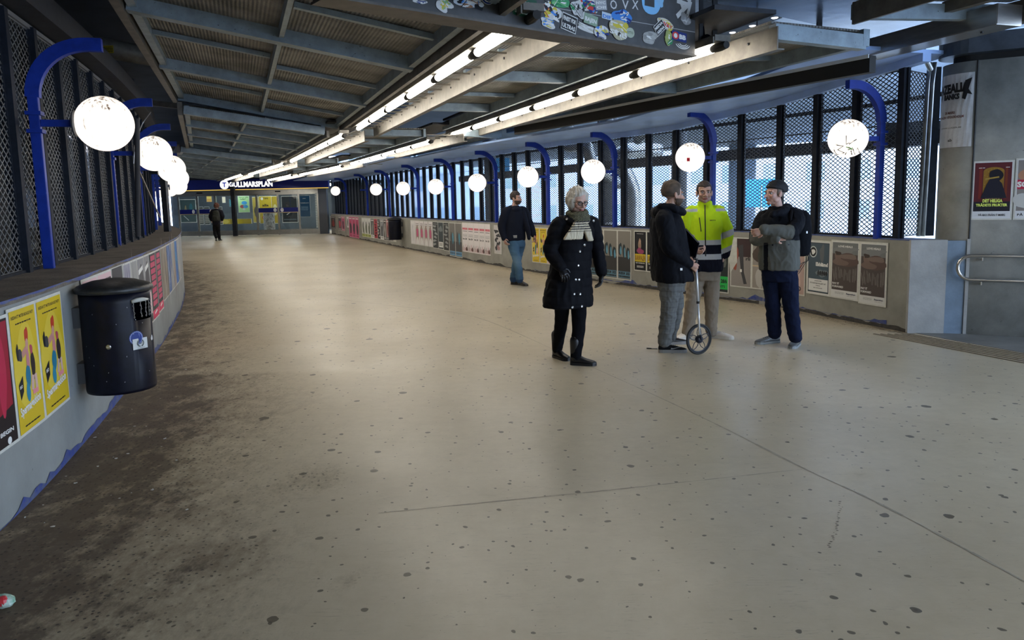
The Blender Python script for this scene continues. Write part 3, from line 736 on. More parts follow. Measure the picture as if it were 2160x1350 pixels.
# ================================================================== FLAT PRINT (posters, stickers, lettering)
TXT = {}
def text_mesh(s, bold=.0):
    k = (s, bold)
    if k in TXT: return TXT[k]
    c = bpy.data.curves.new('t', 'FONT'); c.body = s; c.size = 1; c.offset = bold; c.resolution_u = 2; c.fill_mode = 'FRONT'
    o = bpy.data.objects.new('t', c); col.objects.link(o); bpy.context.view_layer.update()
    dg = bpy.context.evaluated_depsgraph_get(); me = bpy.data.meshes.new_from_object(o.evaluated_get(dg))
    v = np.array([q.co[:2] for q in me.vertices]) if len(me.vertices) else np.zeros((1, 2)); f = [tuple(p.vertices) for p in me.polygons]
    bpy.data.objects.remove(o); bpy.data.curves.remove(c); bpy.data.meshes.remove(me)
    v = v - v.min(0); TXT[k] = (v, v.max(0), f); return TXT[k]
class Art:
    """flat coloured shapes in a w x h sheet, x right, z up, origin at the bottom left; each later shape lies a hair further out"""
    def __init__(s, w_, h_): s.w, s.h, s.v, s.f, s.c, s.k = w_, h_, [], [], [], 0
    def poly(s, pts, c):
        s.k += 1; b = len(s.v); s.v += [(x * s.w, -.0004 - .00007 * s.k, z * s.h) for x, z in pts]; s.f.append(tuple(range(b, b + len(pts)))); s.c.append(c)
    def rect(s, x0, z0, x1, z1, c): s.poly([(x0, z0), (x1, z0), (x1, z1), (x0, z1)], c)
    def ell(s, x, z, rx, rz, c, n=20, a0=0, a1=360, rot=0):
        P = []
        for i in range(n):
            a = R(a0 + (a1 - a0) * i / (n if a1 - a0 == 360 else n - 1)); u_, v_ = rx * math.cos(a), rz * math.sin(a) * s.h / s.w
            cr, sr = math.cos(rot), math.sin(rot); P.append((x + u_ * cr - v_ * sr, z + (u_ * sr + v_ * cr) * s.w / s.h))
        s.poly(P, c)
    def blob(s, x, z, rx, rz, c, seed=0, amp=.25, n=22):
        rnd = random.Random(seed); ph = [rnd.uniform(0, 6.3) for _ in range(4)]
        s.poly([(x + rx * (1 + amp * sum(math.sin((k + 2) * a + ph[k]) / (k + 1.5) for k in range(4))) * math.cos(a), z + rz * (1 + amp * sum(math.sin((k + 2) * a + ph[k]) / (k + 1.5) for k in range(4))) * math.sin(a)) for a in [2 * math.pi * i / n for i in range(n)]], c)
    def line(s, x0, z0, x1, z1, t, c):
        dx, dz = (x1 - x0) * s.w, (z1 - z0) * s.h; l = math.hypot(dx, dz) or 1; nx, nz = -dz / l * t / s.w, dx / l * t / s.h
        s.poly([(x0 + nx, z0 + nz), (x0 - nx, z0 - nz), (x1 - nx, z1 - nz), (x1 + nx, z1 + nz)], c)
    def text(s, t, x, z, w_, c, hz=None, bold=.03, rot=0, al='l'):
        v, mx, f = text_mesh(t, bold); k = w_ * s.w / mx[0]; kz = (hz * s.h / mx[1]) if hz else k
        s.k += 1; b = len(s.v); cr, sr = math.cos(R(rot)), math.sin(R(rot)); ox = -w_ * s.w / 2 if al == 'c' else 0
        for p in v:
            a, q = p[0] * k + ox, p[1] * kz; s.v.append((x * s.w + a * cr - q * sr, -.0004 - .00007 * s.k, z * s.h + a * sr + q * cr))
        for q in f: s.f.append(tuple(b + i for i in q)); s.c.append(c)
    def lines(s, x0, z0, x1, z1, n, c, seed=1, t=.45):
        rnd = random.Random(seed)
        for i in range(n):
            z = z1 - (z1 - z0) * (i + .5) / n; hh = (z1 - z0) / n * t / 2; x = x0
            while x < x1 - .02:
                e = min(x1, x + rnd.uniform(.03, .12)); s.rect(x, z - hh, e, z + hh, c); x = e + .015
    def build(s, name, parent, m_=None, loc=(0, 0, 0), rot=None):
        me = bpy.data.meshes.new(name); me.from_pydata(s.v, [], s.f); a = me.color_attributes.new('Col', 'FLOAT_COLOR', 'CORNER')
        arr = []
        for p, c in zip(me.polygons, s.c): arr += [*c, 1.0] * p.loop_total
        a.data.foreach_set('color', arr)
        return link_mesh(name, me, m_ or PRINT, parent, loc, rot)
def srgb(r, g, b): return tuple(((x / 255 + .055) / 1.055) ** 2.4 if x > 10 else x / 255 / 12.92 for x in (r, g, b))
INK = (.012, .012, .014); W_ = (.72, .72, .69)

# ================================================================== STATION ENTRANCE (far end)
YD = 39.5
ent = empty('wall_far', (0, 0, 0), kind='structure')
STEEL_D = mat('entrance stainless frame', (.42, .42, .40), .35, .9, var=.1)
INT_WALL = mat('station interior wall', (.045, .06, .07), .6, var=.25, scale=1.2)
def X(px): return at(px, 440, YD).x
bm = BM(); box(bm, (X(364), YD - .02, 2.13), (X(672), YD + .25, 2.42)); obj('door_header', bm, STEEL_D, ent)
for pxa, pxb in ((418, 430), (583, 594)):
    bm = BM(); box(bm, (X(pxa), YD - .09, 2.27), (X(pxb), YD - .02, 2.33)); obj('door_sensor', bm, BLACK, ent)
mull = [377, 417, 455, 542, 587, 631, 671]
for p in mull:
    bm = BM(); box(bm, (X(p) - .045, YD - .03, 0), (X(p) + .045, YD + .07, 2.15)); obj('mullion', bm, STEEL_D, ent)
bm = BM(); box(bm, (X(500) - .10, YD - .55, 0), (X(500) + .10, YD - .35, 2.6)); tag(obj('steel_column', bm, DARK_STEEL), 'dark square steel column standing in front of the glass entrance doors', 'column')
glass = bpy.data.materials.new('entrance glass'); glass.use_nodes = True; n = glass.node_tree; n.nodes.clear()
o_ = n.nodes.new('ShaderNodeOutputMaterial'); mx = n.nodes.new('ShaderNodeMixShader'); tr = n.nodes.new('ShaderNodeBsdfTransparent'); gs = n.nodes.new('ShaderNodeBsdfGlossy'); gs.inputs['Roughness'].default_value = .02
tr.inputs[0].default_value = (.90, .93, .93, 1); fr = n.nodes.new('ShaderNodeFresnel'); fr.inputs[0].default_value = 1.6
n.links.new(fr.outputs[0], mx.inputs[0]); n.links.new(tr.outputs[0], mx.inputs[1]); n.links.new(gs.outputs[0], mx.inputs[2]); n.links.new(mx.outputs[0], o_.inputs[0])
edges = [364] + mull
for i, (a, b) in enumerate(zip(edges, edges[1:])):
    bm = BM(); box(bm, (X(a) + .045, YD, .28), (X(b) - .045, YD + .012, 2.13)); obj('pane', bm, glass, ent)
    bm = BM(); box(bm, (X(a) + .045, YD - .02, .02), (X(b) - .045, YD + .03, .28)); obj('kick_plate', bm, STEEL_D, ent)
for a, b, dot in ((379, 414, .82), (420, 447, .9), (545, 585, .88), (590, 631, .12)):
    A = Art(X(b) - X(a), .27); A.rect(0, .12, 1, 1, (.006, .012, .17)); A.rect(0, 0, 1, .12, (.55, .40, .20)); A.ell(dot, .56, .085, .40, (.8, .8, .8)); A.build('blue_band', ent, loc=(X(a), YD - .006, 1.17))
lit_print = colour_mat('emissive print', .5); _b = lit_print.node_tree.nodes['Principled BSDF']; lit_print.node_tree.links.new([n_ for n_ in lit_print.node_tree.nodes if n_.type == 'VERTEX_COLOR'][0].outputs[0], _b.inputs['Emission Color']); _b.inputs['Emission Strength'].default_value = .9  # emission added so the station sign print shows bright
sgn = empty('station_sign', (X(366), YD - .16, 2.42), label='long blue station sign reading GULLMARSPLAN in white with a round T emblem', cat='sign')
sw = X(697) - X(366)
bm = BM(); box(bm, (0, 0, 0), (sw, .14, .56)); obj('board', bm, BLUE_PLAIN, sgn)
A = Art(sw, .56); A.rect(0, 0, 1, .06, (.62, .42, .08))
xx = lambda p: (X(p) - X(366)) / sw
A.ell(xx(479), .52, .24 / sw, .43, (.85, .85, .85), 28); A.rect(xx(479) - .013, .64, xx(479) + .013, .74, (.008, .016, .2)); A.rect(xx(479) - .0035, .28, xx(479) + .0035, .70, (.008, .016, .2))
A.text('GULLMARSPLAN', xx(489), .26, xx(580) - xx(489), (.85, .85, .85), hz=.52, bold=.045); A.build('lettering', sgn, m_=lit_print)
# pale panel and fluted cladding right of the sign
bm = BM(); box(bm, (X(672), YD, 0), (X(690), YD + .3, 3.0)); obj('side_cladding', bm, mat('dark entrance cladding', (.06, .07, .09), .5), ent)
bm = BM(); box(bm, (X(340) - 1.6, YD, 2.4), (X(697), YD + .2, 4.5)); obj('upper_wall', bm, CEIL_DARK, ent)
bm = BM(); box(bm, (X(655), YD - .5, 2.98), (X(700) + .4, YD - .45, 3.25)); obj('pale_panel', bm, SOFFIT, ent)
# interior room
bm = BM(); box(bm, (-21.3, 46.5, -.02), (-8, 46.7, 3)); box(bm, (-9.6, YD + .3, 0), (-9.4, 46.5, 3)); wb = tag(obj('wall_back', bm, INT_WALL), kind='structure')
bm = BM(); box(bm, (-24, YD, -.06), (-8, 46.7, -.001)); tag(obj('floor_inside', bm, mat('station floor', (.14, .14, .135), .35)), kind='structure'); bpy.data.objects['floor_inside'].name = 'floor_2'
bm = BM(); box(bm, (-21.3, YD + .3, 2.7), (-8, 46.7, 2.8)); tag(obj('ceiling_inside', bm, mat('station ceiling', (.30, .31, .32), .6)), kind='structure'); bpy.data.objects['ceiling_inside'].name = 'ceiling_2'
IN_L = emitter('station ceiling lamp', (.9, .97, 1), 34)
lm = None
for i in range(4):
    for j in range(3):
        x, y = -17.8 + i * 2.5, 40.6 + j * 2.1
        if lm is None:
            bm = BM(); box(bm, (-.6, -.07, -.03), (.6, .07, 0)); o = obj('ceiling_panel_light', bm, IN_L); lm = o
        else: o = lm.copy(); col.objects.link(o)
        o.location = (x, y, 2.70); tag(o, 'long ceiling light inside the station hall behind the glass doors', 'light', 'ceiling lights inside the station hall')
def poster_in(px0, px1, py0, py1, Y, fill, draw, label, name='poster'):
    a = at(px0, py1, Y); b = at(px1, py0, Y)
    r = empty(name, (a.x, Y, a.z), label=label, cat='poster', group=None)
    bm = BM(); box(bm, (0, 0, 0), (b.x - a.x, .02, b.z - a.z)); obj('sheet', bm, PAPER, r)
    A = Art(b.x - a.x, b.z - a.z); A.rect(.02, .02, .98, .98, fill)
    if draw: draw(A)
    A.build('print', r); return r
YEL = (.50, .38, .03)
def d_green(A):
    A.text('Njut av goda', .1, .88, .8, INK, hz=.07); A.text('bullar!', .2, .78, .5, INK, hz=.07)
    A.ell(.55, .58, .25, .11, (.05, .30, .6)); A.ell(.35, .36, .2, .1, (.35, .08, .09)); A.ell(.65, .36, .22, .1, (.05, .25, .5)); A.ell(.5, .2, .12, .06, (.6, .6, .6))
poster_in(503.5, 525, 413, 448.5, 41, (.36, .60, .28), d_green, 'green poster with blue blobs behind the glass, right of the dark column')
def d_yel(A):
    A.text('alla', .25, .62, .5, INK, hz=.09); A.text('alla!', .25, .48, .5, INK, hz=.09); A.ell(.25, .9, .1, .05, W_); A.ell(.5, .22, .3, .1, (.35, .05, .04)); A.text('TIPS', .35, .88, .4, INK, hz=.05)
poster_in(549, 572, 413, 472, 41.4, YEL, d_yel, 'tall yellow poster behind the right-hand glass doors')
poster_in(575, 586, 413, 472, 41.5, (.40, .30, .03), lambda A: A.ell(.5, .5, .3, .2, (.6, .55, .3)), 'narrow yellow poster strip beside the tall yellow one')
poster_in(470, 531, 461, 473, 41.2, (.42, .33, .02), lambda A: (A.rect(.28, 0, .30, 1, INK), A.ell(.12, .5, .1, .4, (.6, .5, .1))), 'low yellow band behind the glass beside the dark column')
def d_blue(A):
    A.text('Utsålungt', .08, .62, .8, W_, hz=.06); A.lines(.1, .3, .8, .5, 5, (.3, .45, .6)); A.rect(.3, .85, .6, .87, W_)
poster_in(634, 653, 412, 458, 40.6, (.015, .09, .20), d_blue, 'dark blue poster behind the glass at the far right door')
bm = BM(); 
for k in range(14): box(bm, (X(656), 40.4, .30 + k * .135), (X(662.5), 40.6, .42 + k * .135))
o = tag(obj('tiled_pillar', bm, WHITE, None), 'narrow white tiled pillar inside the far right door', 'pillar', kind='stuff')
bm = BM(); box(bm, (X(664), 40.3, .3), (X(674), 40.8, 2.1), bev=.02); o = obj('cabinet_body', bm, mat('pale blue cabinet', (.25, .42, .50), .4)); r_ = empty('service_cabinet', (0, 0, 0), label='pale blue service cabinet just inside the far right door', cat='cabinet'); o.parent = r_
bm = BM(); box(bm, (X(665.5), 40.27, 1.25), (X(672.5), 40.3, 1.95)); obj('screen', bm, mat('cabinet dark screen', (.02, .05, .05), .2), r_)
bm = BM(); lathe(bm, [(.30, .1), (.30, 1.25)], 20, M=Matrix.Translation((X(547), 41.0, 0)))
tag(obj('wrapped_pillar', bm, mat('black and white wrap', (.45, .45, .45), .5, c2=(.01, .01, .01), scale=9)), 'short round pillar wrapped in black and white pattern inside the doors', 'pillar')
poster_in(436, 446, 413, 426, 42.5, (.75, .45, .12), lambda A: A.rect(.1, .5, .9, .9, (.9, .75, .2)), 'small glowing orange notice above the passer-by with the rucksack')
poster_in(469, 475, 415, 428, 43.5, (.7, .65, .5), None, 'small cream notice inside left of the dark column')

poster_in(484, 496, 420, 436, 42.2, (.03, .20, .26), lambda A: [A.ell(.2 + .2 * (i % 4), .25 + .25 * (i // 4), .07, .08, (.2, .6, .75)) for i in range(12)], 'small cyan screen of round icons behind the glass, left of the dark column', 'screen')
poster_in(382, 412, 420, 470, 43.8, (.03, .055, .06), lambda A: (A.blob(.35, .55, .06, .2, (.2, .16, .09), 3, .2), A.line(.2, .3, .5, .1, .02, (.4, .42, .4)), A.blob(.7, .6, .12, .2, (.02, .09, .12), 5, .3)), 'dark glass panel with a leaf shape behind the leftmost door')
poster_in(535, 545, 415, 470, 43.0, (.30, .24, .04), lambda A: A.blob(.5, .4, .3, .2, (.05, .05, .05), 5, .3), 'dull yellow panel behind the glass right of the green poster')
poster_in(596, 626, 413, 470, 42.6, (.012, .016, .02), lambda A: (A.line(.3, .3, .8, .5, .02, (.5, .5, .5)), A.rect(.1, .1, .9, .14, (.08, .10, .12))), 'black display panel behind the right door leaf')
for i_, (a_, b_) in enumerate(((421, 428), (433, 441), (462, 468))):
    poster_in(a_, b_, 436, 474, 44.5, (.05, .06, .06), lambda A: A.lines(.1, .1, .9, .9, 9, (.35, .33, .28), i_ + 4), ['rack of pale leaflets behind the left doors, left one', 'rack of pale leaflets behind the left doors, middle one', 'rack of pale leaflets behind the left doors, right one'][i_], 'leaflet_rack')

# ================================================================== SURROUNDINGS
pale = mat('pale daylit facade', (.78, .80, .82), .7, var=.1, scale=.6)
pale2 = mat('pale blue distant facade', (.60, .70, .80), .7, var=.1, scale=.6)
winm = mat('distant window glass', (.34, .46, .56), .2)
road = mat('wet pale road', (.66, .70, .74), .6, var=.12, scale=.5)
bm = BM(); box(bm, (-80, -40, -1.6), (90, 120, -1.5)); tag(obj('ground', bm, road), kind='structure')
def building(x, y, w_, d_, h_, rz, m_, label, fl=3.1, nb=8):
    r = empty('building', (x, y, -1.5), rz, label, 'building')
    bm = BM(); box(bm, (-w_ / 2, -d_ / 2, 0), (w_ / 2, d_ / 2, h_)); obj('wall', bm, m_, r)
    bm = BM(); box(bm, (-w_ / 2 - .3, -d_ / 2 - .3, h_), (w_ / 2 + .3, d_ / 2 + .3, h_ + .4)); obj('roof', bm, CONC_BLUE, r)
    wm = bpy.data.meshes.new('window'); b2 = BM(); box(b2, (-.7, -.05, 0), (.7, .03, 1.5)); b2.to_mesh(wm); b2.free(); wm.materials.append(winm)
    for f in range(int(h_ / fl)):
        for k in range(nb):
            o = bpy.data.objects.new('window', wm); col.objects.link(o); o.parent = r; o.location = (-w_ / 2 + (k + .5) * w_ / nb, -d_ / 2, 1.0 + f * fl)
    return r
building(33, 62, 30, 10, 15, R(-25), pale, 'pale apartment block seen through the mesh at the right', nb=9)
building(6, 70, 26, 10, 12, R(-12), pale2, 'pale blue building beyond the mesh behind the white-haired woman', nb=8)
building(-8, 80, 20, 10, 10, R(8), pale, 'distant pale building beyond the mesh left of the man in jeans', nb=6)
# overpass with curved soffit
OV = Curve2([(34, 12), (22, 20), (12, 26), (4, 33), (-2, 42)])
ov = empty('overpass', label='curved blue-grey concrete overpass beyond the right-hand fence', cat='bridge')
OVM = mat('overpass concrete', (.16, .20, .26), .6, 0, c2=(.10, .125, .16), scale=1.2)
bm = BM(); n_ = 40; prev = None
for i in range(n_ + 1):
    t = OV.L * i / n_; r = []
    for o_, z in ((5.0, 4.9), (3.2, 3.9), (0, 3.45), (-3.2, 3.9), (-5, 4.9), (-5, 6.0), (5, 6.0)):
        p = OV.off(t, o_); r.append(bm.verts.new((p.x, p.y, z)))
    if prev:
        for k in range(7): bm.faces.new((prev[k], prev[(k + 1) % 7], r[(k + 1) % 7], r[k]))
    prev = r
bmesh.ops.recalc_face_normals(bm, faces=bm.faces)
for f in bm.faces: f.smooth = True
obj('deck', bm, OVM, ov)
for t in (3, 12, 21, 30):
    p = OV.at(min(t, OV.L - 1)); bm = BM(); lathe(bm, [(.5, -1.5), (.5, 3.6)], 20, M=Matrix.Translation((p.x, p.y, 0))); obj('pier', bm, CONC_BLUE, ov, smooth=True)
# steel beam and rail outside the fence
bm = BM(); strip(bm, CR, -1.0, 17, -1.25, -1.50, 1.92, 2.12); strip(bm, CR, 0, 17, -1.55, -1.58, 2.30, 2.33)
bm.free(); 
ob = empty('steel_beam', label='dark horizontal steel beam running outside behind the right-hand mesh', cat='beam')
bm = BM(); strip(bm, CR, 0, 17, -1.25, -1.50, 2.22, 2.40); obj('beam', bm, DARK_STEEL, ob)
bm = BM(); strip(bm, CR, 0, 30, -2.2, -2.22, 2.62, 2.64); obj('cable', bm, DARK_STEEL, ob)
bm = BM(); strip(bm, CR, 0, 30, -1.9, -1.93, 2.9, 2.96); obj('rail', bm, DARK_STEEL, ob)
tb = Vector((6.9, 10.3)); bm = BM(); bar(bm, (5.2, 10.4, 2.40), (9.5, 9.4, 2.40), .25, .32); obj('beam', bm, DARK_STEEL, ob)
for (px, Y, r_, lab) in ((1283, 17.2, .20, 'dark concrete column outside the fence behind the white-haired woman'), (1036, 21.5, .17, 'grey column outside the fence left of the man in jeans'), (1432, 16.5, .17, 'grey column outside the fence left of the man in the yellow jacket')):
    a = at(px, 440, Y); c_ = empty('outer_column', (a.x, a.y, 0), label=lab, cat='column')
    bm = BM(); lathe(bm, [(r_, -1.5), (r_, 3.2), (r_ * 1.2, 3.3), (r_ * 1.2, 3.8)], 24); obj('shaft', bm, mat('outer column concrete', (.07, .075, .085), .7, var=.2), c_, smooth=True)
    bm = BM(); lathe(bm, [(r_ * 1.03, 1.0), (r_ * 1.03, 1.05)], 24); obj('band', bm, GALV, c_)
# bare tree
rnd = random.Random(4)
tree = empty('bare_tree', (11.5, 23, -1.5), label='bare tree with thin branches outside, right of the beanie man', cat='tree')
bm = BM(); tube(bm, [(0, 0, 0), (.03, 0, 2), (0, .05, 3.6)], [.09, .07, .05], 8); obj('trunk', bm, mat('bark', (.30, .31, .33), .9), tree)
bm = BM()
def br(p, d, l, r_, k):
    q = p + d * l; tube(bm, [p, (p + q) / 2 + Vector((rnd.uniform(-.05, .05), rnd.uniform(-.05, .05), 0)), q], [r_, r_ * .8, r_ * .6], 4)
    if k: 
        for _ in range(3):
            e = (d + Vector((rnd.uniform(-.7, .7), rnd.uniform(-.7, .7), rnd.uniform(-.1, .5)))).normalized(); br(q, e, l * rnd.uniform(.55, .85), r_ * .6, k - 1)
for _ in range(6): br(Vector((0, 0, rnd.uniform(1.4, 3.5))), Vector((rnd.uniform(-.7, .7), rnd.uniform(-.7, .7), .8)).normalized(), .8, .016, 3)
o = obj('branches', bm, MATS['bark'], tree); o['kind'] = 'stuff'
# traffic: a blue sign on a post and a small car
a = at(1605, 428, 24); s_ = empty('road_sign', (a.x, a.y, -1.5), label='bright blue road sign outside, behind the face of the beanie man', cat='sign')
bm = BM(); lathe(bm, [(.04, 0), (.04, 3.4)], 10); obj('pole', bm, GALV, s_)
bm = BM(); box(bm, (-.5, -.03, 2.7), (.5, 0, 3.6), bev=.01); obj('plate', bm, mat('cyan blue sign', (.02, .30, .62), .4), s_)
a = at(1050, 375, 34); s_ = empty('road_sign', (a.x, a.y, -1.5), label='small cyan sign outside above the man in jeans', cat='sign')
bm = BM(); lathe(bm, [(.04, 0), (.04, 4.4)], 10); obj('pole', bm, GALV, s_)
bm = BM(); box(bm, (-.55, -.03, 4.3), (.55, 0, 5.0), bev=.01); obj('plate', bm, MATS['cyan blue sign'], s_)

# ---- dark structure on the left, with one opening
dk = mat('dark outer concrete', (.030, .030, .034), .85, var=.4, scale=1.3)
def wallseg(bm, a, b, z0, z1, t=.3):
    bar(bm, (a[0], a[1], (z0 + z1) / 2), (b[0], b[1], (z0 + z1) / 2), t, z1 - z0)
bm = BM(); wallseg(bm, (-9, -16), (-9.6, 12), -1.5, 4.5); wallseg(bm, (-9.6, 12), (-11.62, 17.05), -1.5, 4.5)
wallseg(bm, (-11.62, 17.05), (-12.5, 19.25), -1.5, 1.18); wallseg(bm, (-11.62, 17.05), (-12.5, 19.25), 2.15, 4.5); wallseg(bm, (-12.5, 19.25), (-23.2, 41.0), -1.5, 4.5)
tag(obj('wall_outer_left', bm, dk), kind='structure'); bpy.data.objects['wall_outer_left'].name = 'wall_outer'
bm = BM(); box(bm, (-9.2, -16.2, -1.5), (9.5, -16, 4.8)); tag(obj('wall_rear_added', bm, CONC), kind='structure')  # unseen end wall, added to keep blue sky light off the near floor
bm = BM(); box(bm, (-40, 24, -1.5), (-16, 48, -.2)); 
bm.free()
lawn = mat('winter lawn', (.16, .19, .06), .9, var=.3, scale=3)
bm = BM(); prism(bm, [(-24, 22), (-14.5, 21), (-22, 34.5), (-34, 40)], -1.5, 1.0); tag(obj('lawn_bank', bm, lawn), 'strip of lawn seen through the opening at the far left', 'grass')
building(-28, 42, 10, 5, 9, R(35), mat('pinkish facade', (.62, .48, .42), .7, var=.1), 'pinkish building seen through the opening at the far left', nb=6)
# plinths and shelves glimpsed behind the left mesh
bm = BM(); bar(bm, (-7.4, 6, 1.0), (-9.0, 17, 1.0), .3, .10); tag(obj('horizontal_pipe', bm, GALV), 'grey pipe running behind the left-hand mesh', 'pipe')
for i, (x, y) in enumerate(((-6.6, 10.6), (-7.4, 13.5), (-8.6, 17.0))):
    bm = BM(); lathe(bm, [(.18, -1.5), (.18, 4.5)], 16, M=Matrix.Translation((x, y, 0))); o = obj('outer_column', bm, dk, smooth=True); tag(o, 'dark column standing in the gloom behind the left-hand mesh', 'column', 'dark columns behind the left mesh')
bm = BM(); strip(bm, CL, .5, 22, .62, .30, 3.16, 3.36); tag(obj('edge_girder', bm, DARK_STEEL), 'dark steel girder lying along the top of the left-hand fence', 'beam')

# ---- ducts and pipes
def duct(name, pts, r, m_, label, bands=True, n=24):
    root = empty(name, label=label, cat='duct'); bm = BM(); P = catmull([Vector(p) for p in pts], 6) if len(pts) > 2 else [Vector(p) for p in pts]
    tube(bm, P, r, n); obj('pipe', bm, m_, root, smooth=True)
    if bands:
        for i in range(1, len(P) - 1, max(2, len(P) // 5)):
            t = (P[i + 1] - P[i - 1]).normalized(); bm = BM(); tube(bm, [P[i] - t * .012, P[i] + t * .012], r * 1.06, n); obj('joint_band', bm, m_, root)
    return root
duct('ventilation_duct', [at(1202, 268, 16.6), at(1184, 290, 16.3), at(1200, 308, 16.2), at(1232, 306, 16.0), at(1243, 322, 16.0), at(1250, 350, 16.1), at(1272, 362, 16.6), at(1305, 388, 17.6)], .13, GALV, 'bent galvanised duct above the white-haired woman, dipping behind the blue lamp arch')
duct('ventilation_duct', [at(1270, 240, 14.6), at(1283, 262, 14.5), at(1298, 288, 14.6)], .12, GALV, 'short silver duct slanting down from the canopy edge above the blue arch')
duct('ventilation_duct', [at(1395, 258, 14.2), at(1368, 272, 14.6), at(1345, 292, 15.2)], .13, GALV, 'short silver duct slanting down left behind the mesh top')
duct('ventilation_duct', [at(1392, 320, 18.5), at(1330, 318, 18.3), at(1308, 335, 18.3), at(1330, 390, 18.3), at(1336, 420, 18.3), at(1336, 520, 18.3)], .19, GALV, 'large silver duct outside the mesh left of the dark-coated man')
duct('ventilation_duct', [at(95, 78, 11.2), at(200, 98, 11.6), at(360, 126, 12.2)], .15, BEIGE_STEEL, 'long horizontal galvanised pipe above the nearest blue lamp arch at the left', bands=False)
A = Art(.19, .11); A.rect(0, 0, 1, 1, (.42, .33, .02)); A.lines(.08, .1, .95, .9, 4, INK); q = at(229, 110, 11.55)
ps = A.build('pipe_sticker', None, loc=(q.x - .07, q.y - .08, q.z - .03)); tag(ps, 'small yellow warning sticker on the horizontal pipe at the upper left', 'sticker')
dp = duct('downpipe', [at(62, -40, 7.4), at(76, 20, 7.4), at(88, 66, 7.45), at(104, 112, 7.5)], .036, mat('blue grey plastic pipe', (.20, .26, .34), .5), 'blue-grey plastic downpipe at the upper left corner')
bm = BM(); tube(bm, [at(85, 52, 7.42), at(116, 68, 7.5)], [.03, .03], 12); obj('branch', bm, MATS['blue grey plastic pipe'], dp)
cable = [at(318, 236, 9.2), at(300, 262, 9.2), at(290, 290, 9.1), at(284, 320, 9.0), at(282, 345, 9.0)]
bm = BM(); tube(bm, catmull(cable, 5), .006, 6); tag(obj('hanging_cable', bm, GALV), 'thin grey cable looping down from the second blue arch on the left', 'cable')
bm = BM(); tube(bm, [at(289, 470, 8.6) + Vector((0, 0, -.16)), at(289, 250, 8.6)], .028, 12); tag(obj('grey_standpipe', bm, dk), 'grey vertical pipe beside the left-hand fence, ending above the ledge', 'pipe')
bm = BM(); tube(bm, [at(294, 362, 8.7), at(337, 458, 11.0)], .012, 6); tag(obj('brace_rod', bm, GALV), 'thin slanting rod in front of the left-hand fence', 'rod')
b0 = at(353, 480, 14.2); bm = BM(); bar(bm, (b0.x, b0.y, HL), (b0.x, b0.y, 2.35), .10, .10); box(bm, (b0.x - .3, b0.y - .05, 2.25), (b0.x + .05, b0.y + .05, 2.35)); tag(obj('ledge_post', bm, DARK_STEEL), 'dark square post standing on the left ledge near the entrance', 'post')
# right-hand conduit pair by the pier
cd = empty('conduit_pair', label='pair of grey conduits running down the fence end beside the concrete pier', cat='pipe')
for dx in (0, .055):
    a = at(1962, 100, 9.15); bm = BM(); tube(bm, [(5.02 + dx - .03, 9.0, 1.07), (5.02 + dx, 9.0, 2.9), (5.04 + dx, 9.0, 3.14)], .026, 12); obj('conduit', bm, GALV, cd, smooth=True)
bm = BM(); bar(bm, (5.16, 9.12, 1.07), (5.16, 9.12, 3.1), .10, .12); tag(obj('end_post', bm, POST_STEEL), 'dark end post of the mesh fence next to the concrete pier', 'post')
bm = BM(); tube(bm, [(4.80, 8.75, 3.30), (4.86, 8.8, 3.16), (5.02, 8.95, 3.05)], .03, 12); tag(obj('cable_stub', bm, GALV), 'short bent conduit under the steel channel near the pier', 'pipe')
# white daylight gap beside pier is real: left open

# ---- stainless channel on the right and its supports
a = atz(1815, 128, 3.12); b = atz(2128, 52, 3.12)
ch = empty('steel_channel', label='shiny steel channel hanging below the slab above the concrete pier', cat='channel')
bm = BM(); bar(bm, a, b, .30, .012); obj('base', bm, STAINLESS, ch)
dd = (b - a).normalized(); nn = Vector((dd.y, -dd.x, 0)); 
for s in (-1, 1):
    bm = BM(); bar(bm, a + nn * (.15 * s) + Vector((0, 0, .09)), b + nn * (.15 * s) + Vector((0, 0, .09)), .012, .18); obj('side', bm, STAINLESS, ch)
bm = BM()
for k in (.12, .85): p = a.lerp(b, k) - Vector((0, 0, .012)); lathe(bm, [(0, -.006), (.014, -.006), (.014, .01)], 10, M=Matrix.Translation(p))
obj('screw', bm, DARK_STEEL, ch)['kind'] = 'stuff'
for q_ in (a, b):
    bm = BM(); bar(bm, q_ - nn * .15 + Vector((0, 0, .09)), q_ + nn * .15 + Vector((0, 0, .09)), .012, .18); obj('end_plate', bm, STAINLESS, ch)
bm = BM(); P4 = [atz(1490, 2, 3.55), atz(1720, -30, 3.55), atz(2060, 62, 3.5), atz(1880, 86, 3.5)]
v = [bm.verts.new(p) for p in P4]; v2 = [bm.verts.new(p + Vector((0, 0, .02))) for p in P4]; bm.faces.new(v); bm.faces.new(v2[::-1])
for i in range(4): bm.faces.new((v[i], v2[i], v2[(i + 1) % 4], v[(i + 1) % 4]))
bmesh.ops.recalc_face_normals(bm, faces=bm.faces)
tag(obj('slanting_sheet', bm, mat('scuffed glossy sheet', (.24, .26, .29), .22, .5, c2=(.12, .13, .145), scale=4, bump=.15, bscale=8)), 'glossy scuffed metal sheet under the slab, upper right beside the sticker sign', 'panel')
bm = BM(); P4 = [atz(1478, -40, 3.97), atz(1650, -40, 3.97), atz(1650, 38, 3.97), atz(1478, 98, 3.97)]; v = [bm.verts.new(p) for p in P4]; v2 = [bm.verts.new(p + Vector((0, 0, .03))) for p in P4]; bm.faces.new(v); bm.faces.new(v2[::-1])
for i in range(4): bm.faces.new((v[i], v2[i], v2[(i + 1) % 4], v[(i + 1) % 4]))
bmesh.ops.recalc_face_normals(bm, faces=bm.faces)
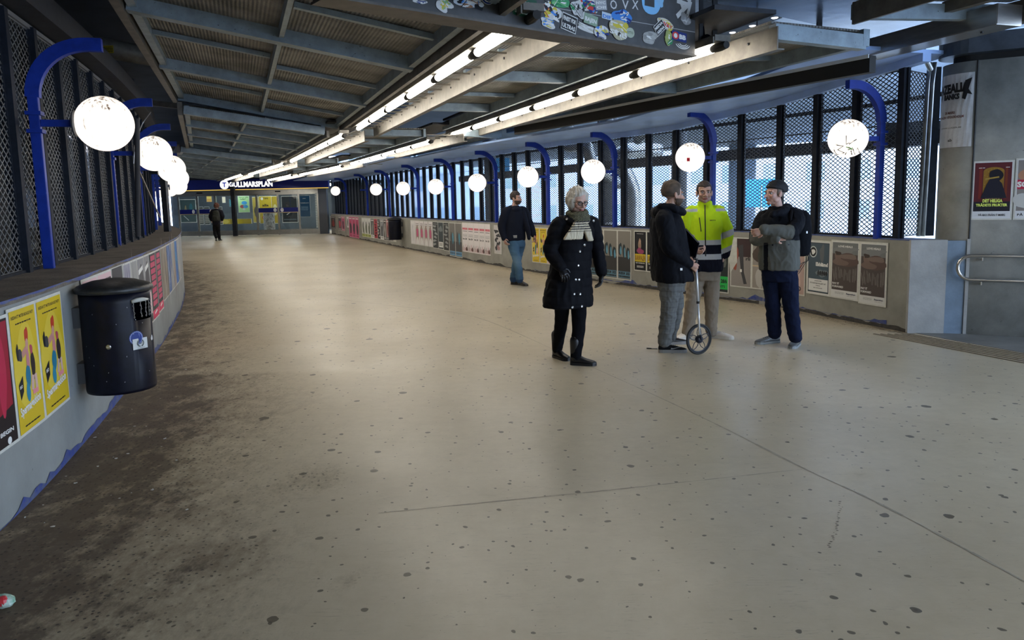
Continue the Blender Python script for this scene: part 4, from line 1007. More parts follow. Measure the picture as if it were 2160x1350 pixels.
tag(obj('recess_sheet', bm, mat('dark recess stand-in', (.05, .05, .052), .8, var=.3, scale=8, bump=.3)), 'dark recess stand-in with recessed downlights, upper right', 'ceiling panel')  # dark sheet under the slab, standing in for a dark open recess
DL = emitter('downlight glow', (.9, .92, 1), 1.6); first = None
for px, py in ((1514, 18), (1523, 31), (1634, 39), (1482, 48), (1587, 56), (1545, 70)):
    p = atz(px, py, 3.96)
    if first is None: bm = BM(); lathe(bm, [(0, 0), (.035, 0), (.05, .012)], 20); first = obj('downlight', bm, DL); o = first
    else: o = first.copy(); col.objects.link(o)
    o.location = p; tag(o, 'small round downlight in the dark soffit at the upper right', 'light', 'downlights in the dark soffit')
# hanger rods
hr = empty('hanger_rods', label='slotted hanger rails and thin rods holding the canopy, upper right', cat='hanger')
for px, py0, py1, Y, w_ in ((1507, 92, 10, 7.6, .045), (1478, 84, -20, 7.3, .035), (1596, 96, 28, 8.2, .012), (1727, 92, 55, 8.6, .05)):
    a = at(px, py0, Y); bm = BM(); bar(bm, a, (a.x, a.y, 4.0), w_, w_); obj('rod', bm, DARK_STEEL, hr)

# ================================================================== STICKER-COVERED SIGN
sa = atz(1466, 117, 2.94); sb = atz(858, 18, 2.94)
dv = (sb - sa); dv.z = 0; Ls = dv.length; dv.normalize()
full = 3.7; left = sa + dv * full
ang = math.atan2(-dv.y, -dv.x)                        # local +X runs from the left end to the right end
ss = empty('overhead_sign', (left.x, left.y, 2.94), ang, 'large dark overhead sign plastered with torn football stickers', 'sign')
bm = BM(); box(bm, (0, 0, 0), (full, .22, .62)); obj('box', bm, mat('charcoal sign box', (.045, .045, .046), .5, var=.25, scale=8), ss)
bm = BM(); box(bm, (-.01, -.012, -.012), (full + .01, .23, .006)); obj('bottom_edge', bm, mat('sign edge', (.09, .08, .07), .5, .4, var=.3), ss)
def sx_(px, py):                                      # sheet coordinates of a pixel on the sign face
    d = fw * FPX + rv * (px - 1080) - uv * (py - 605); nrm = Vector((-dv.y, dv.x, 0)); t = nrm.dot(left - Vector((0, 0, CAM_Z))) / nrm.dot(d); p = Vector((0, 0, CAM_Z)) + d * t
    return (p - left).dot(-dv), p.z - 2.94
def sticker(px0, py0, px1, py1, draw, rot=0, torn=0, seed=0, base=(.6, .6, .58)):
    x0, z1 = sx_((px0 + px1) / 2, py0); _, z0 = sx_((px0 + px1) / 2, py1); xa, _ = sx_(px0, (py0 + py1) / 2); xb, _ = sx_(px1, (py0 + py1) / 2)
    w_, h_ = abs(xb - xa), abs(z1 - z0); A = Art(w_, h_); rnd = random.Random(seed)
    if torn: A.blob(.5, .5, .5, .5, base, seed, torn, 26)
    elif base: A.rect(0, 0, 1, 1, base)
    draw(A, rnd); o = A.build('sticker', ss, loc=(xa, -.0015 - .0015 * (seed % 7), z0), rot=(0, R(rot), 0)); return o
sb_, db_, gr_, rd_, yl_ = (.05, .22, .62), (.01, .03, .18), (.02, .22, .08), (.55, .04, .03), (.6, .5, .05)
def mess(cols, n=9):
    def f(A, rnd):
        for i in range(n): A.blob(rnd.uniform(.12, .88), rnd.uniform(.12, .88), rnd.uniform(.06, .22), rnd.uniform(.06, .22), rnd.choice(cols), rnd.randint(0, 999), .5, 12)
        for i in range(3): A.line(rnd.random(), rnd.random(), rnd.random(), rnd.random(), .003, rnd.choice(cols))
    return f
def txt(lines, c, border=None, extra=None):
    def f(A, rnd):
        if border:
            for q in ((0, 0, 1, .05), (0, .95, 1, 1), (0, 0, .03, 1), (.97, 0, 1, 1)): A.rect(*q, border)
        n = len(lines)
        for i, t in enumerate(lines): A.text(t, .08, .93 - (i + 1) * .86 / n + .06, .84, c, hz=.86 / n * .62, bold=.04)
        if extra: extra(A, rnd)
    return f
S = sticker
S(872, 0, 900, 8, mess([W_, db_]), 0, .3, 1)
S(917, -6, 950, 20, mess([(.25, .45, .2), W_, yl_], 12), 12, .35, 2)
S(962, -6, 1016, 21, mess([sb_, W_, INK, (.3, .15, .08)], 16), -4, .2, 3, (.5, .55, .6))
S(1014, -14, 1040, 10, lambda A, r: (A.ell(.5, .5, .46, .46, db_), A.ell(.5, .5, .3, .3, W_), A.ell(.5, .5, .2, .2, db_)), 0, .02, 4)
S(1042, -8, 1054, 6, mess([INK, W_]), 0, 0, 5)
S(1054, 0, 1080, 27, txt(['63', 'AIK'], (.6, .22, .08)), -6, 0, 6, INK)
S(1081, -8, 1130, 34, txt(['Hans Brüger', 'Stockholm'], (.45, .5, .42)), 4, 0, 7, (.01, .07, .035))
S(1140, 0, 1178, 36, mess([W_, rd_, sb_, yl_, INK], 20), 14, .35, 8)
S(1165, -4, 1200, 22, mess([gr_, W_, (.2, .5, .2)], 10), -10, .3, 9, (.05, .3, .12))
S(1138, 36, 1168, 56, mess([sb_, yl_, W_], 10), 8, .25, 10)
S(1181, 26, 1213, 62, txt(['FINEST FOR', 'ULTRAS'], W_, W_), 11, 0, 11, INK)
S(1205, 4, 1232, 40, mess([W_, INK, gr_, (.4, .4, .4)], 10), -5, .3, 12)
S(1229, 28, 1258, 50, txt(['BAJEN'], W_), 8, 0, 13, (.25, .35, .25))
S(1222, -6, 1262, 24, mess([sb_, W_, rd_, gr_, db_], 18), 5, .3, 14)
S(1216, 48, 1262, 62, mess([W_, (.45, .45, .4)], 6), 10, .3, 15)
S(1256, 2, 1280, 24, txt(['NYC', 'OI!'], W_), -8, 0, 16, (.35, .36, .38))
S(1268, 26, 1290, 40, txt(['DIF'], sb_), 4, 0, 17, (.5, .6, .7))
S(1291, 20, 1330, 50, mess([W_, sb_, db_], 8), 0, .15, 18, sb_)
S(1280, 38, 1322, 76, txt(['STHLM', 'STIL'], W_, None, mess([yl_, W_, INK], 8)), 9, .2, 19, (.45, .42, .28))
S(1250, 50, 1280, 76, mess([sb_, W_, db_, yl_], 14), 12, .3, 20)
S(1320, 58, 1338, 80, lambda A, r: (A.ell(.5, .5, .46, .46, (.4, .45, .35)), A.text('OTTO', .15, .38, .7, (.1, .15, .08), hz=.25)), 0, .03, 21, (.35, .4, .3))
S(1352, -30, 1398, 30, lambda A, r: (A.rect(.15, .25, .6, .8, (.045, .045, .046)), A.blob(.8, .7, .2, .3, (.25, .5, .75), 5, .4)), 0, .12, 22, (.22, .50, .80))
S(1354, 66, 1385, 92, mess([W_, (.25, .25, .24), (.4, .4, .38)], 9), 0, .25, 23, (.35, .35, .33))
S(1383, 34, 1420, 54, txt(['AWAY'], rd_, None, mess([yl_, W_], 4)), 12, .1, 24, (.55, .52, .45))
S(1386, 56, 1408, 80, txt(['MEDIA', 'ARENA'], W_, W_), -38, 0, 25, INK)
S(1400, 66, 1418, 94, mess([(.35, .4, .12), W_, gr_], 9), 0, .2, 26, (.3, .35, .12))
S(1415, 66, 1446, 86, lambda A, r: (A.ell(.25, .5, .22, .4, rd_), A.ell(.25, .5, .12, .25, W_), A.text('BB', .5, .25, .45, W_, hz=.5, bold=.05)), 3, 0, 27, db_)
def arcs(A, r):
    for k in (.48, .36, .24):
        for i in range(10):
            a0, a1 = R(-160 + i * 14), R(-160 + (i + 1) * 14); A.line(.5 + k * math.cos(a0), .6 + k * math.sin(a0), .5 + k * math.cos(a1), .6 + k * math.sin(a1), .004, W_)
S(1424, 80, 1456, 106, arcs, 0, 0, 28, None)
def star(A, r):
    for q in ((.1, 1.0, .9, .62, .02), (.9, .62, .35, .1, .022), (.3, .98, .62, .3, .02), (.9, .62, .75, .15, .018), (.35, .55, .85, .5, .02)): A.line(*q, (.55, .56, .56))
S(1408, -30, 1462, 44, star, 0, 0, 29, None)
S(1434, 30, 1456, 52, mess([(.3, .3, .3), (.5, .5, .5)], 7), 0, .3, 30, (.25, .25, .25))
A = Art(full, .62)
for t, px in (('L', 1258), ('O', 1287), ('V', 1312), ('X', 1333)):
    x, z = sx_(px, 26); A.text(t, x / full, z / .62 + .05, .022, (.6, .6, .6), hz=.12, bold=.01)
xa, za = sx_(1120, 8); xb, zb = sx_(1466, 68); A.line(xa / full, za / .62, xb / full, zb / .62, .0025, (.4, .4, .4))
A.build('lettering', ss, loc=(0, -.001, 0))
sk = empty('loudspeaker', label='small black horn loudspeaker behind the right end of the sticker sign', cat='speaker'); c_ = at(1486, 90, 7.35)
bm = BM(); lathe(bm, [(.015, -.07), (.02, 0), (.045, .08), (.048, .09)], 20, M=Matrix.Translation(c_) @ Matrix.Rotation(R(80), 4, 'X')); obj('horn', bm, BLACK, sk, smooth=True)
bm = BM(); bar(bm, c_, c_ + Vector((0, .1, .25)), .02, .02); obj('bracket', bm, BLACK, sk)

# ================================================================== HANDRAIL on the pier, floor strips
hr_ = empty('handrail', label='stainless tubular handrail loop fixed to the concrete pier', cat='handrail')
fo = F0 - pn * .09
P = [];  r_ = .09
for (s, z) in ((3.0, .90), (.12, .90)): P.append(Vector((fo.x + pd.x * s, fo.y + pd.y * s, z)))
for k in range(1, 9):
    a = math.pi * k / 9; s = .12 - .13 * math.sin(a); z = .765 + .135 * math.cos(a); P.append(Vector((fo.x + pd.x * s, fo.y + pd.y * s, z)))
for (s, z) in ((.12, .63), (3.0, .63)): P.append(Vector((fo.x + pd.x * s, fo.y + pd.y * s, z)))
bm = BM(); tube(bm, P, .020, 16); obj('rail', bm, STAINLESS, hr_, smooth=True)
for s in (.22, 1.5, 2.7):
    for z in (.90, .63):
        p = Vector((fo.x + pd.x * s, fo.y + pd.y * s, z)); q = p + Vector((pn.x, pn.y, 0)) * .09 + Vector((0, 0, -.05)); bm = BM(); tube(bm, [p, p + Vector((0, 0, -.05)), q], .009, 8); obj('bracket', bm, STAINLESS, hr_)
TAC = mat('worn tactile rib', (.22, .19, .145), .6, var=.25, scale=15)
tac = empty('trim_4', kind='structure'); a0 = Vector((4.15, 8.32)); a1 = Vector((5.25, 5.6)); dt = (a1 - a0).normalized(); nt_ = Vector((-dt.y, dt.x))
for k in range(6):
    p = a0 + nt_ * (.065 * k) + dt * (.04 * k); q = a1 + nt_ * (.065 * k) * 1.3; bm = BM(); bar(bm, (p.x, p.y, .003), (q.x, q.y, .003), .024, .008); obj('rib', bm, TAC, tac)
bm = BM(); prism(bm, [(4.75, 7.95), (5.9, 5.2), (9.5, 4.5), (9.5, 8), (5.0, 8.45), (4.6, 8.4)], 0, .004); tag(obj('floor_patch', bm, mat('bare grey floor', (.20, .20, .19), .5, c2=(.12, .12, .115), scale=3)), kind='structure'); bpy.data.objects['floor_patch'].name = 'floor_3'

# ================================================================== POSTERS
LG = (.42, .42, .40); MG = (.16, .16, .16); DG = (.05, .05, .055); PINK = (.50, .06, .13); LPINK = (.62, .42, .44); TEAL = (.03, .16, .22)
def a_yellow(A):
    A.rect(0, 0, 1, 1, (.60, .43, .02)); A.blob(.5, .5, .42, .40, (.66, .50, .05), 3, .2)
    A.text('INSEDAN ETT MOTER BADAGGE PARTY', .06, .93, .88, INK, hz=.028); A.lines(.2, .875, .8, .90, 1, INK, 3)
    # two generic dancing figures in plain shapes
    A.blob(.56, .77, .07, .07, (.50, .05, .02), 1, .15); A.blob(.55, .69, .055, .055, (.55, .28, .22), 2, .1)
    A.line(.52, .66, .34, .62, .02, (.5, .24, .2)); A.blob(.25, .63, .09, .05, DG, 5, .15); A.blob(.17, .66, .05, .06, INK, 6, .2)
    A.blob(.54, .56, .06, .10, (.50, .20, .22), 3, .1); A.blob(.50, .43, .09, .10, (.02, .17, .27), 8, .1); A.blob(.45, .30, .075, .08, (.03, .22, .33), 9, .1)
    A.blob(.72, .50, .075, .13, (.03, .02, .02), 4, .15); A.blob(.70, .64, .05, .045, (.45, .08, .10), 7, .2); A.line(.68, .42, .62, .30, .018, (.6, .4, .34)); A.line(.78, .42, .80, .28, .018, (.6, .4, .34)); A.rect(.62, .26, .84, .30, (.7, .25, .28))
    A.poly([(.10, .40), (.28, .46), (.27, .33), (.14, .27)], INK); A.text('BIO', .14, .36, .1, W_, rot=8)
    A.text('Spermageddon', .08, .115, .84, W_, hz=.10, bold=.03, rot=6); A.lines(.2, .035, .8, .06, 1, INK, 5)
def a_red(A): A.rect(0, 0, 1, 1, (.015, .01, .012)); A.poly([(.1, .2), (.95, .3), (.98, .98), (.3, .98)], (.30, .01, .03)); A.blob(.7, .6, .12, .4, (.45, .02, .06), 4, .2); A.text('ER BEGIN', .3, .09, .6, W_, hz=.035); A.ell(.75, .03, .06, .03, W_)
def a_pinktxt(A): A.rect(0, 0, 1, 1, LPINK); A.lines(.04, .90, .96, .94, 1, INK, 3, .9); A.lines(.2, .80, .8, .83, 1, INK, 4, .7); A.blob(.5, .4, .3, .3, (.55, .3, .34), 3, .3)
def a_dark(A): A.rect(0, 0, 1, 1, DG); A.text('SERDICT', .12, .78, .76, W_, hz=.055, bold=.05); A.lines(.2, .72, .8, .75, 1, W_, 2)
def a_peel(c1, c2, c3, sd):
    def f(A):
        A.rect(0, 0, 1, 1, c1); rnd = random.Random(sd)
        for i in range(9): x = rnd.uniform(.05, .95); A.blob(x, rnd.uniform(.2, .8), rnd.uniform(.03, .10), rnd.uniform(.12, .45), rnd.choice((c2, c3)), sd * 31 + i, .4)
    return f
def a_photo(A): A.rect(0, 0, 1, 1, LPINK); A.rect(0, .45, 1, 1, (.22, .22, .23)); A.blob(.5, .72, .3, .22, (.06, .06, .065), 3, .3); A.poly([(.1, .78), (.8, .84), (.8, .90), (.1, .85)], W_); A.rect(0, 0, 1, .12, DG); A.text('RIVET', .2, .04, .5, W_, hz=.04)
def a_pinkgrid(A):
    A.rect(0, 0, 1, 1, (.03, .035, .04)); rnd = random.Random(3)
    for i in range(8): z = .18 + i * .10; A.rect(.12 + rnd.uniform(0, .1), z + .012, .88, z + .088, PINK)
    A.rect(0, 0, 1, .13, (.65, .05, .12)); A.line(.3, .07, .7, .10, .01, W_)
def a_duo(bg, fg, head, foot=None, sd=1):
    def f(A):
        A.rect(0, 0, 1, 1, bg); A.blob(.5, .45, .26, .32, fg, sd, .25); A.blob(.5, .74, .11, .08, head, sd + 1, .15); A.lines(.1, .88, .9, .95, 1, W_, sd, .7)
        if foot: A.rect(0, 0, 1, .15, foot)
        A.lines(.1, .04, .9, .12, 2, W_ if not foot or sum(foot) < .6 else INK, sd + 3)
    return f
def a_tongue(A): A.rect(0, 0, 1, 1, (.68, .64, .64)); A.lines(.15, .78, .85, .92, 2, INK, 4, .3); A.blob(.5, .45, .34, .42, (.32, .25, .20), 4, .12); A.rect(.33, .34, .68, .66, (.55, .07, .20)); A.blob(.5, .17, .22, .14, W_, 5, .1)
def a_lines(bg, fg, sd):
    def f(A):
        A.rect(0, 0, 1, 1, bg); rnd = random.Random(sd)
        for i in range(6): A.blob(rnd.uniform(.25, .75), .14 + i * .14, .3, .045, fg, sd + i, .3)
        A.lines(.1, .9, .9, .96, 1, fg, sd)
    return f
def a_eye(A): A.rect(0, 0, 1, 1, (.025, .04, .045)); A.blob(.5, .75, .3, .13, (.16, .18, .18), 3, .3); A.rect(.08, .05, .92, .26, W_); A.lines(.2, .1, .8, .22, 3, INK, 3)
def a_hands(A): A.rect(0, 0, 1, 1, (.16, .15, .135)); A.rect(0, .16, 1, .45, (.05, .05, .05)); A.blob(.35, .58, .12, .17, DG, 3, .2); A.blob(.62, .55, .14, .2, TEAL, 4, .2); A.blob(.62, .57, .08, .12, (.10, .30, .42), 5, .2); A.rect(.04, .02, .96, .15, (.12, .30, .50)); A.text('MUSEUM 2025', .08, .06, .84, INK, hz=.06)
def a_tall(A):
    A.rect(0, 0, 1, 1, (.20, .185, .16)); A.rect(0, .15, 1, .46, (.035, .034, .034))
    for x, z in ((.18, .62), (.5, .58), (.8, .54)): A.blob(x, z, .13, .14, (.02, .03, .035), int(x * 10), .15); A.blob(x + .05, z - .03, .06, .10, (.10, .28, .40), int(x * 20), .2)
    A.rect(.03, .02, .97, .16, (.10, .22, .30)); A.text('MUSEUM', .06, .09, .5, INK, hz=.06, bold=.05); A.text('2025', .64, .09, .3, INK, hz=.06, bold=.05); A.lines(.06, .03, .94, .075, 1, INK, 4, .8)
def a_zomb(A): A.rect(0, 0, 1, 1, (.008, .008, .01)); A.blob(.45, .68, .12, .16, (.30, .20, .14), 3, .2); A.blob(.5, .74, .06, .07, (.45, .30, .22), 4, .1); A.blob(.5, .5, .3, .08, (.28, .05, .12), 9, .2); A.rect(.03, .22, .97, .42, (.55, .42, .02)); A.text('KARNIVALEN', .06, .25, .88, (.25, .12, .02), hz=.14, bold=.05); A.text('OJE I BARBARA', .08, .165, .84, W_, hz=.035); A.lines(.2, .06, .8, .12, 2, W_, 5); A.lines(.2, .94, .8, .96, 1, W_, 7)
def a_week(A): A.rect(0, 0, 1, 1, (.70, .66, .66)); A.lines(.06, .76, .94, .84, 1, (.55, .05, .09), 3, .9); A.lines(.1, .70, .9, .73, 1, INK, 5, .6); A.lines(.1, .52, .9, .62, 3, (.3, .3, .3), 6, .4); A.text('lön 20', .12, .42, .7, INK, hz=.06); rnd = random.Random(4); [A.line(.08 + i * .12, .03, .1 + i * .12, .12 + rnd.uniform(.02, .14), .008, rnd.choice(((.4, .03, .07), INK, (.3, .1, .1)))) for i in range(8)]; A.blob(.75, .10, .14, .08, (.12, .06, .05), 3, .3)
def a_bw(A): A.rect(0, 0, 1, 1, (.5, .48, .48)); [A.blob(.3 + .3 * (i % 2), .2 + i * .15, .22, .08, INK, i, .5) for i in range(5)]; A.blob(.6, .2, .2, .1, (.35, .2, .2), 9, .2)
def a_green(A): A.rect(0, 0, 1, 1, (.02, .03, .03)); A.blob(.5, .65, .3, .25, (.12, .13, .12), 3, .3); A.rect(0, .05, 1, .30, (.02, .42, .08)); A.text('ÄN 28/6', .06, .17, .88, INK, hz=.09, bold=.05); A.text('ÅRETS', .2, .08, .6, INK, hz=.06)
def a_street(A): A.rect(0, 0, 1, 1, (.26, .235, .22)); A.rect(0, .62, 1, 1, (.05, .03, .03)); A.blob(.2, .6, .16, .25, (.30, .08, .05), 2, .2); A.poly([(.36, .85), (.6, .88), (.66, .3), (.82, .06), (.66, .05), (.52, .28)], (.05, .05, .055)); A.rect(.46, .3, .56, .36, W_); A.text('rli', .75, .55, .22, INK, hz=.07)
def a_street2(A): A.rect(0, 0, 1, 1, (.28, .25, .22)); A.blob(.5, .7, .4, .2, (.08, .06, .05), 3, .3); A.rect(.0, .44, .9, .47, (.5, .38, .25)); A.blob(.55, .2, .3, .18, (.42, .40, .37), 5, .2)
def a_orange(A): A.rect(0, 0, 1, 1, (.42, .30, .26)); A.blob(.45, .65, .3, .28, (.40, .12, .06), 3, .25); A.blob(.5, .35, .34, .22, (.55, .42, .38), 5, .2); A.text('LAMO', .1, .06, .75, INK, hz=.09)
def a_club(A): A.rect(0, 0, 1, 1, (.62, .62, .60)); A.rect(.03, .02, .97, .98, INK); A.rect(.05, .03, .95, .97, (.055, .085, .11)); A.ell(.25, .80, .17, .11, (.5, .55, .55)); A.ell(.25, .80, .14, .09, INK); A.blob(.25, .80, .07, .06, W_, 4, .3); A.blob(.65, .78, .12, .14, (.10, .11, .12), 6, .3); A.text('Ekhlämd', .38, .53, .54, W_, hz=.075, bold=.05); A.blob(.66, .40, .22, .08, (.14, .17, .19), 8, .3); [A.blob(.5 + .09 * i, .40, .04, .05, INK, i, .2) for i in range(5)]; A.rect(.06, .05, .94, .28, (.66, .66, .64)); A.text('LE BANCERS', .34, .235, .32, INK, hz=.02); A.text('STOCKHOLM HOLLIEST LIST', .14, .185, .72, INK, hz=.026); A.text('ONSDAG', .4, .145, .2, INK, hz=.018); A.text('MALI OROLDAGEN', .3, .10, .4, INK, hz=.018)
def a_love(A):
    A.rect(0, 0, 1, 1, (.62, .62, .60)); A.rect(.02, .13, .98, .985, (.075, .06, .055)); A.rect(.02, .78, .98, .985, (.16, .17, .17)); A.blob(.5, .86, .46, .06, (.19, .20, .20), 2, .2)
    A.blob(.60, .68, .38, .13, (.10, .065, .055), 3, .12); A.blob(.24, .73, .13, .085, (.17, .115, .095), 5, .15); A.blob(.24, .79, .10, .04, (.05, .035, .03), 7, .3); A.blob(.33, .63, .30, .06, (.16, .11, .09), 9, .15); A.blob(.62, .74, .30, .05, (.18, .13, .11), 13, .2)
    for i in range(9): A.line(.05 + i * .11, .50 + .05 * math.sin(i), .12 + i * .10, .33 - .04 * math.cos(i), .004, (.20, .18, .165))
    for i in range(5): A.blob(.15 + i * .18, .42, .05, .10, (.12, .105, .095), i + 20, .3)
    A.text('LOVE HEALS', .24, .90, .54, W_, hz=.035); A.text('PAY IT', .05, .225, .26, W_, hz=.038); A.text('FORWARD', .05, .17, .42, W_, hz=.038)
    A.lines(.16, .055, .5, .10, 3, (.3, .3, .3), 4, .4); A.text('Bepanthen', .60, .06, .34, (.02, .03, .07), hz=.035, bold=.03); A.lines(.62, .04, .9, .05, 1, (.2, .2, .2), 6)
def a_purple(A): A.rect(0, 0, 1, 1, (.30, .29, .34)); [A.blob(.1 + .1 * i, .5 + .2 * math.sin(i * 2), .05, .35, ((.42, .42, .44), (.16, .15, .22), (.36, .34, .40))[i % 3], i, .4) for i in range(9)]
PCOUNT = [0]
def poster(C, side, px0, px1, z0, z1, draw, label, group=None, t0=0, t1=None, border=.018, crumple=0, zr=None, name='poster'):
    H = HL if side < 0 else HR
    ta, tb = C.s_at(px0, (z0 + z1) / 2, t0, t1), C.s_at(px1, (z0 + z1) / 2, t0, t1)
    off = .010 if side > 0 else -.010
    pa, pb = C.off(ta, off), C.off(tb, off)
    w_ = max(.25, (pb - pa).length); h_ = z1 - z0; d = (pb - pa).normalized() if (pb - pa).length > .01 else C.tan(ta); rz = math.atan2(d.y, d.x)
    r = empty(name, (pa.x, pa.y, z0), rz, label, 'poster', group)
    PCOUNT[0] += 1; rnd = random.Random(PCOUNT[0])
    bm = BM(); nx, nz = 3, 4; g = [[bm.verts.new((w_ * i / nx, rnd.uniform(-.002, .0005) - (.03 * crumple * (i == 0) * (j > 1)), h_ * j / nz)) for i in range(nx + 1)] for j in range(nz + 1)]
    for j in range(nz):
        for i in range(nx): bm.faces.new((g[j][i], g[j][i + 1], g[j + 1][i + 1], g[j + 1][i]))
    e = bmesh.ops.extrude_face_region(bm, geom=list(bm.faces)); bmesh.ops.translate(bm, verts=[v for v in e['geom'] if isinstance(v, bmesh.types.BMVert)], vec=(0, .003, 0)); bmesh.ops.recalc_face_normals(bm, faces=bm.faces)
    obj('sheet', bm, PAPER, r)
    A = Art(w_ - 2 * border, h_ - 2 * border); draw(A); A.build('print', r, loc=(border, -.0022, border))
    return r
def Lp(px0, px1, z0, z1, dr, lab, grp=None, **k): return poster(CL, -1, px0, px1, z0, z1, dr, lab, grp, t0=1.5, t1=17.0, **k)
def Rp(px0, px1, z0, z1, dr, lab, grp=None, **k): return poster(CR, 1, px0, px1, z0, z1, dr, lab, grp, **k)
Lp(-60, 21, .38, 1.08, a_red, 'dark red and black poster cut off by the left edge of the photo')
Lp(21, 80, .38, 1.10, a_yellow, 'yellow film poster with two cartoonish figures, left of the pair by the bin', 'yellow film posters on the left wall')
Lp(80, 133, .38, 1.10, a_yellow, 'yellow film poster with two cartoonish figures, right of the pair, next to the bin', 'yellow film posters on the left wall')
Lp(176, 208, .42, 1.12, a_pinktxt, 'pale pink poster above the bin lid, left of two')
Lp(208, 238, .42, 1.12, a_pinktxt, 'pale pink poster above the bin lid, beside the dark one')
Lp(238, 260, .42, 1.13, a_dark, 'dark poster with white lettering just above the bin lid')
Lp(262, 277, .38, 1.12, a_purple, 'peeling grey-purple poster remains right of the dark poster')
Lp(277, 291, .38, 1.12, a_peel((.28, .28, .27), (.38, .38, .36), (.18, .18, .18), 4), 'grey torn poster beside the photo posters on the left wall')
Lp(291, 305, .36, 1.12, a_photo, 'black and white photo poster with pink lower half, left of two')
Lp(305, 316, .36, 1.12, a_photo, 'black and white photo poster with pink lower half, next to the pink brick-like poster')
Lp(316, 329, .36, 1.12, a_pinkgrid, 'black poster with a column of pink blocks, nearer of two')
Lp(329, 339, .38, 1.12, a_pinkgrid, 'black poster with a column of pink blocks, farther of two')
for i, (a, b, c1, c2, c3) in enumerate(((339, 346, (.22, .19, .15), (.30, .25, .20), (.12, .10, .08)), (346, 352, (.24, .20, .16), (.34, .28, .22), (.12, .10, .08)), (352, 358, (.06, .12, .30), (.45, .5, .55), (.02, .05, .2)), (358, 363, (.30, .30, .28), (.05, .10, .3), (.5, .5, .48)), (363, 368, (.32, .29, .25), (.42, .36, .3), (.2, .1, .1)), (368, 373, (.03, .12, .38), (.06, .3, .5), (.02, .06, .2)), (373, 378, (.25, .26, .26), (.4, .4, .4), (.1, .15, .2)))):
    Lp(a, b, .45, 1.12, a_peel(c1, c2, c3, i + 5), ['wrinkled brown poster right after the pink block posters', 'second wrinkled brown poster on the left wall', 'weathered blue and white poster before the wall bends', 'grey and blue shredded poster before the wall bends', 'cream and red shredded poster before the wall bends', 'strong blue torn poster near the bend of the left wall', 'last grey torn poster at the bend of the left wall'][i])
# right wall, from the entrance towards the camera
Rp(685, 697, .25, .95, a_duo(DG, (.12, .12, .14), MG, None, 2), 'dark grey poster at the far end of the right wall')
Rp(697, 708, .25, .95, a_duo((.06, .05, .05), (.35, .07, .06), (.4, .2, .15), None, 3), 'dark poster with a red figure at the far end of the right wall')
Rp(714, 721, .25, .97, a_duo((.10, .10, .10), (.45, .05, .08), DG, None, 4), 'grey and red poster, left of a far pair')
Rp(721, 728, .25, .97, a_duo((.45, .08, .16), (.08, .06, .08), (.5, .1, .2), None, 5), 'pink poster with a dark figure, right of a far pair')
Rp(732, 736.5, .45, .97, a_duo((.6, .6, .6), DG, INK, None, 6), 'narrow white poster before the three pink ones')
for i, p in enumerate((737, 744, 751)): Rp(p, p + 6.8, .02, .99, a_duo((.50, .07, .18), DG, (.45, .03, .05), (.60, .10, .22), 7 + i), ['pink and black poster, leftmost of three hanging low', 'pink and black poster, middle of three hanging low', 'pink and black poster, rightmost of three hanging low'][i], 'pink posters far on the right wall')
for i, p in enumerate((764, 770.3, 776.6)): Rp(p, p + 6.2, .15, .97, a_duo((.62, .62, .60), (.15, .17, .12), DG, (.45, .50, .12), 12 + i), ['white and olive poster, leftmost of three', 'white and olive poster, middle of three', 'white and olive poster, rightmost of three'][i], 'white olive posters far on the right wall')
eight = [((783, 790), a_duo((.10, .10, .10), (.25, .25, .25), MG, W_, 20), 'dark photo poster with white foot, first right of the olive posters'), ((790, 797), a_lines((.40, .03, .05), (.08, .01, .02), 21), 'red poster with dark lettering, among the row left of the far bin'),
 ((797, 803), a_lines((.02, .02, .02), (.35, .35, .35), 22), 'black poster with grey lettering right of the red one'), ((803, 810), a_duo((.22, .23, .25), DG, (.4, .4, .4), W_, 23), 'grey portrait poster with a white foot left of the far bin'),
 ((810, 816), a_duo((.01, .01, .01), (.45, .45, .42), W_, None, 24), 'black poster with a white figure left of the far bin'), ((816, 824), a_duo((.40, .16, .17), (.15, .03, .03), (.3, .1, .1), DG, 25), 'dusky pink poster with a dark red figure left of the far bin'),
 ((824, 830), a_duo((.28, .27, .25), MG, DG, None, 26), 'grey poster second from the far bin'), ((830, 836), a_duo((.55, .56, .50), (.08, .12, .07), DG, None, 27), 'greenish white poster touching the far bin')]
for (a, b), dr, lab in eight: Rp(a, b, .16, .97, dr, lab)
Rp(867.5, 877, .20, 1.0, a_duo((.66, .64, .64), (.6, .58, .58), (.5, .5, .5), None, 30), 'plain white poster just right of the far bin')
for i in range(4): Rp(877 + i * 9.2, 886 + i * 9.2, .20, 1.0, a_tongue, ['white poster with a magenta shape, first of four right of the far bin', 'white poster with a magenta shape, second of four', 'white poster with a magenta shape, third of four', 'white poster with a magenta shape, last of four beside a black poster'][i], 'magenta shape posters')
Rp(914, 925.5, .18, 1.0, a_lines((.02, .025, .025), (.30, .31, .30), 31), 'black lettered poster left of the blue-grey eye poster')
Rp(925.5, 936.5, .18, 1.0, a_eye, 'dark poster with a pale face and a white text box')
Rp(936.5, 948, .16, 1.0, a_lines((.02, .022, .022), (.25, .26, .25), 33), 'black lettered poster left of the tall grey pair')
Rp(949, 962, .03, 1.0, a_hands, 'tall grey poster with dark hands and blue foot, left of the pair', 'tall grey posters with blue foot')
Rp(962, 976, .03, 1.0, a_hands, 'tall grey poster with dark hands and blue foot, right of the pair', 'tall grey posters with blue foot')
for i in range(5): Rp(976.6 + i * 12, 988.4 + i * 12, .22, 1.02, a_week, ['white poster with red headline, leftmost of five', 'white poster with red headline, second of five', 'white poster with red headline, middle of five', 'white poster with red headline, fourth of five', 'white poster with red headline, rightmost of five'][i], 'white posters with red headline', border=.008)
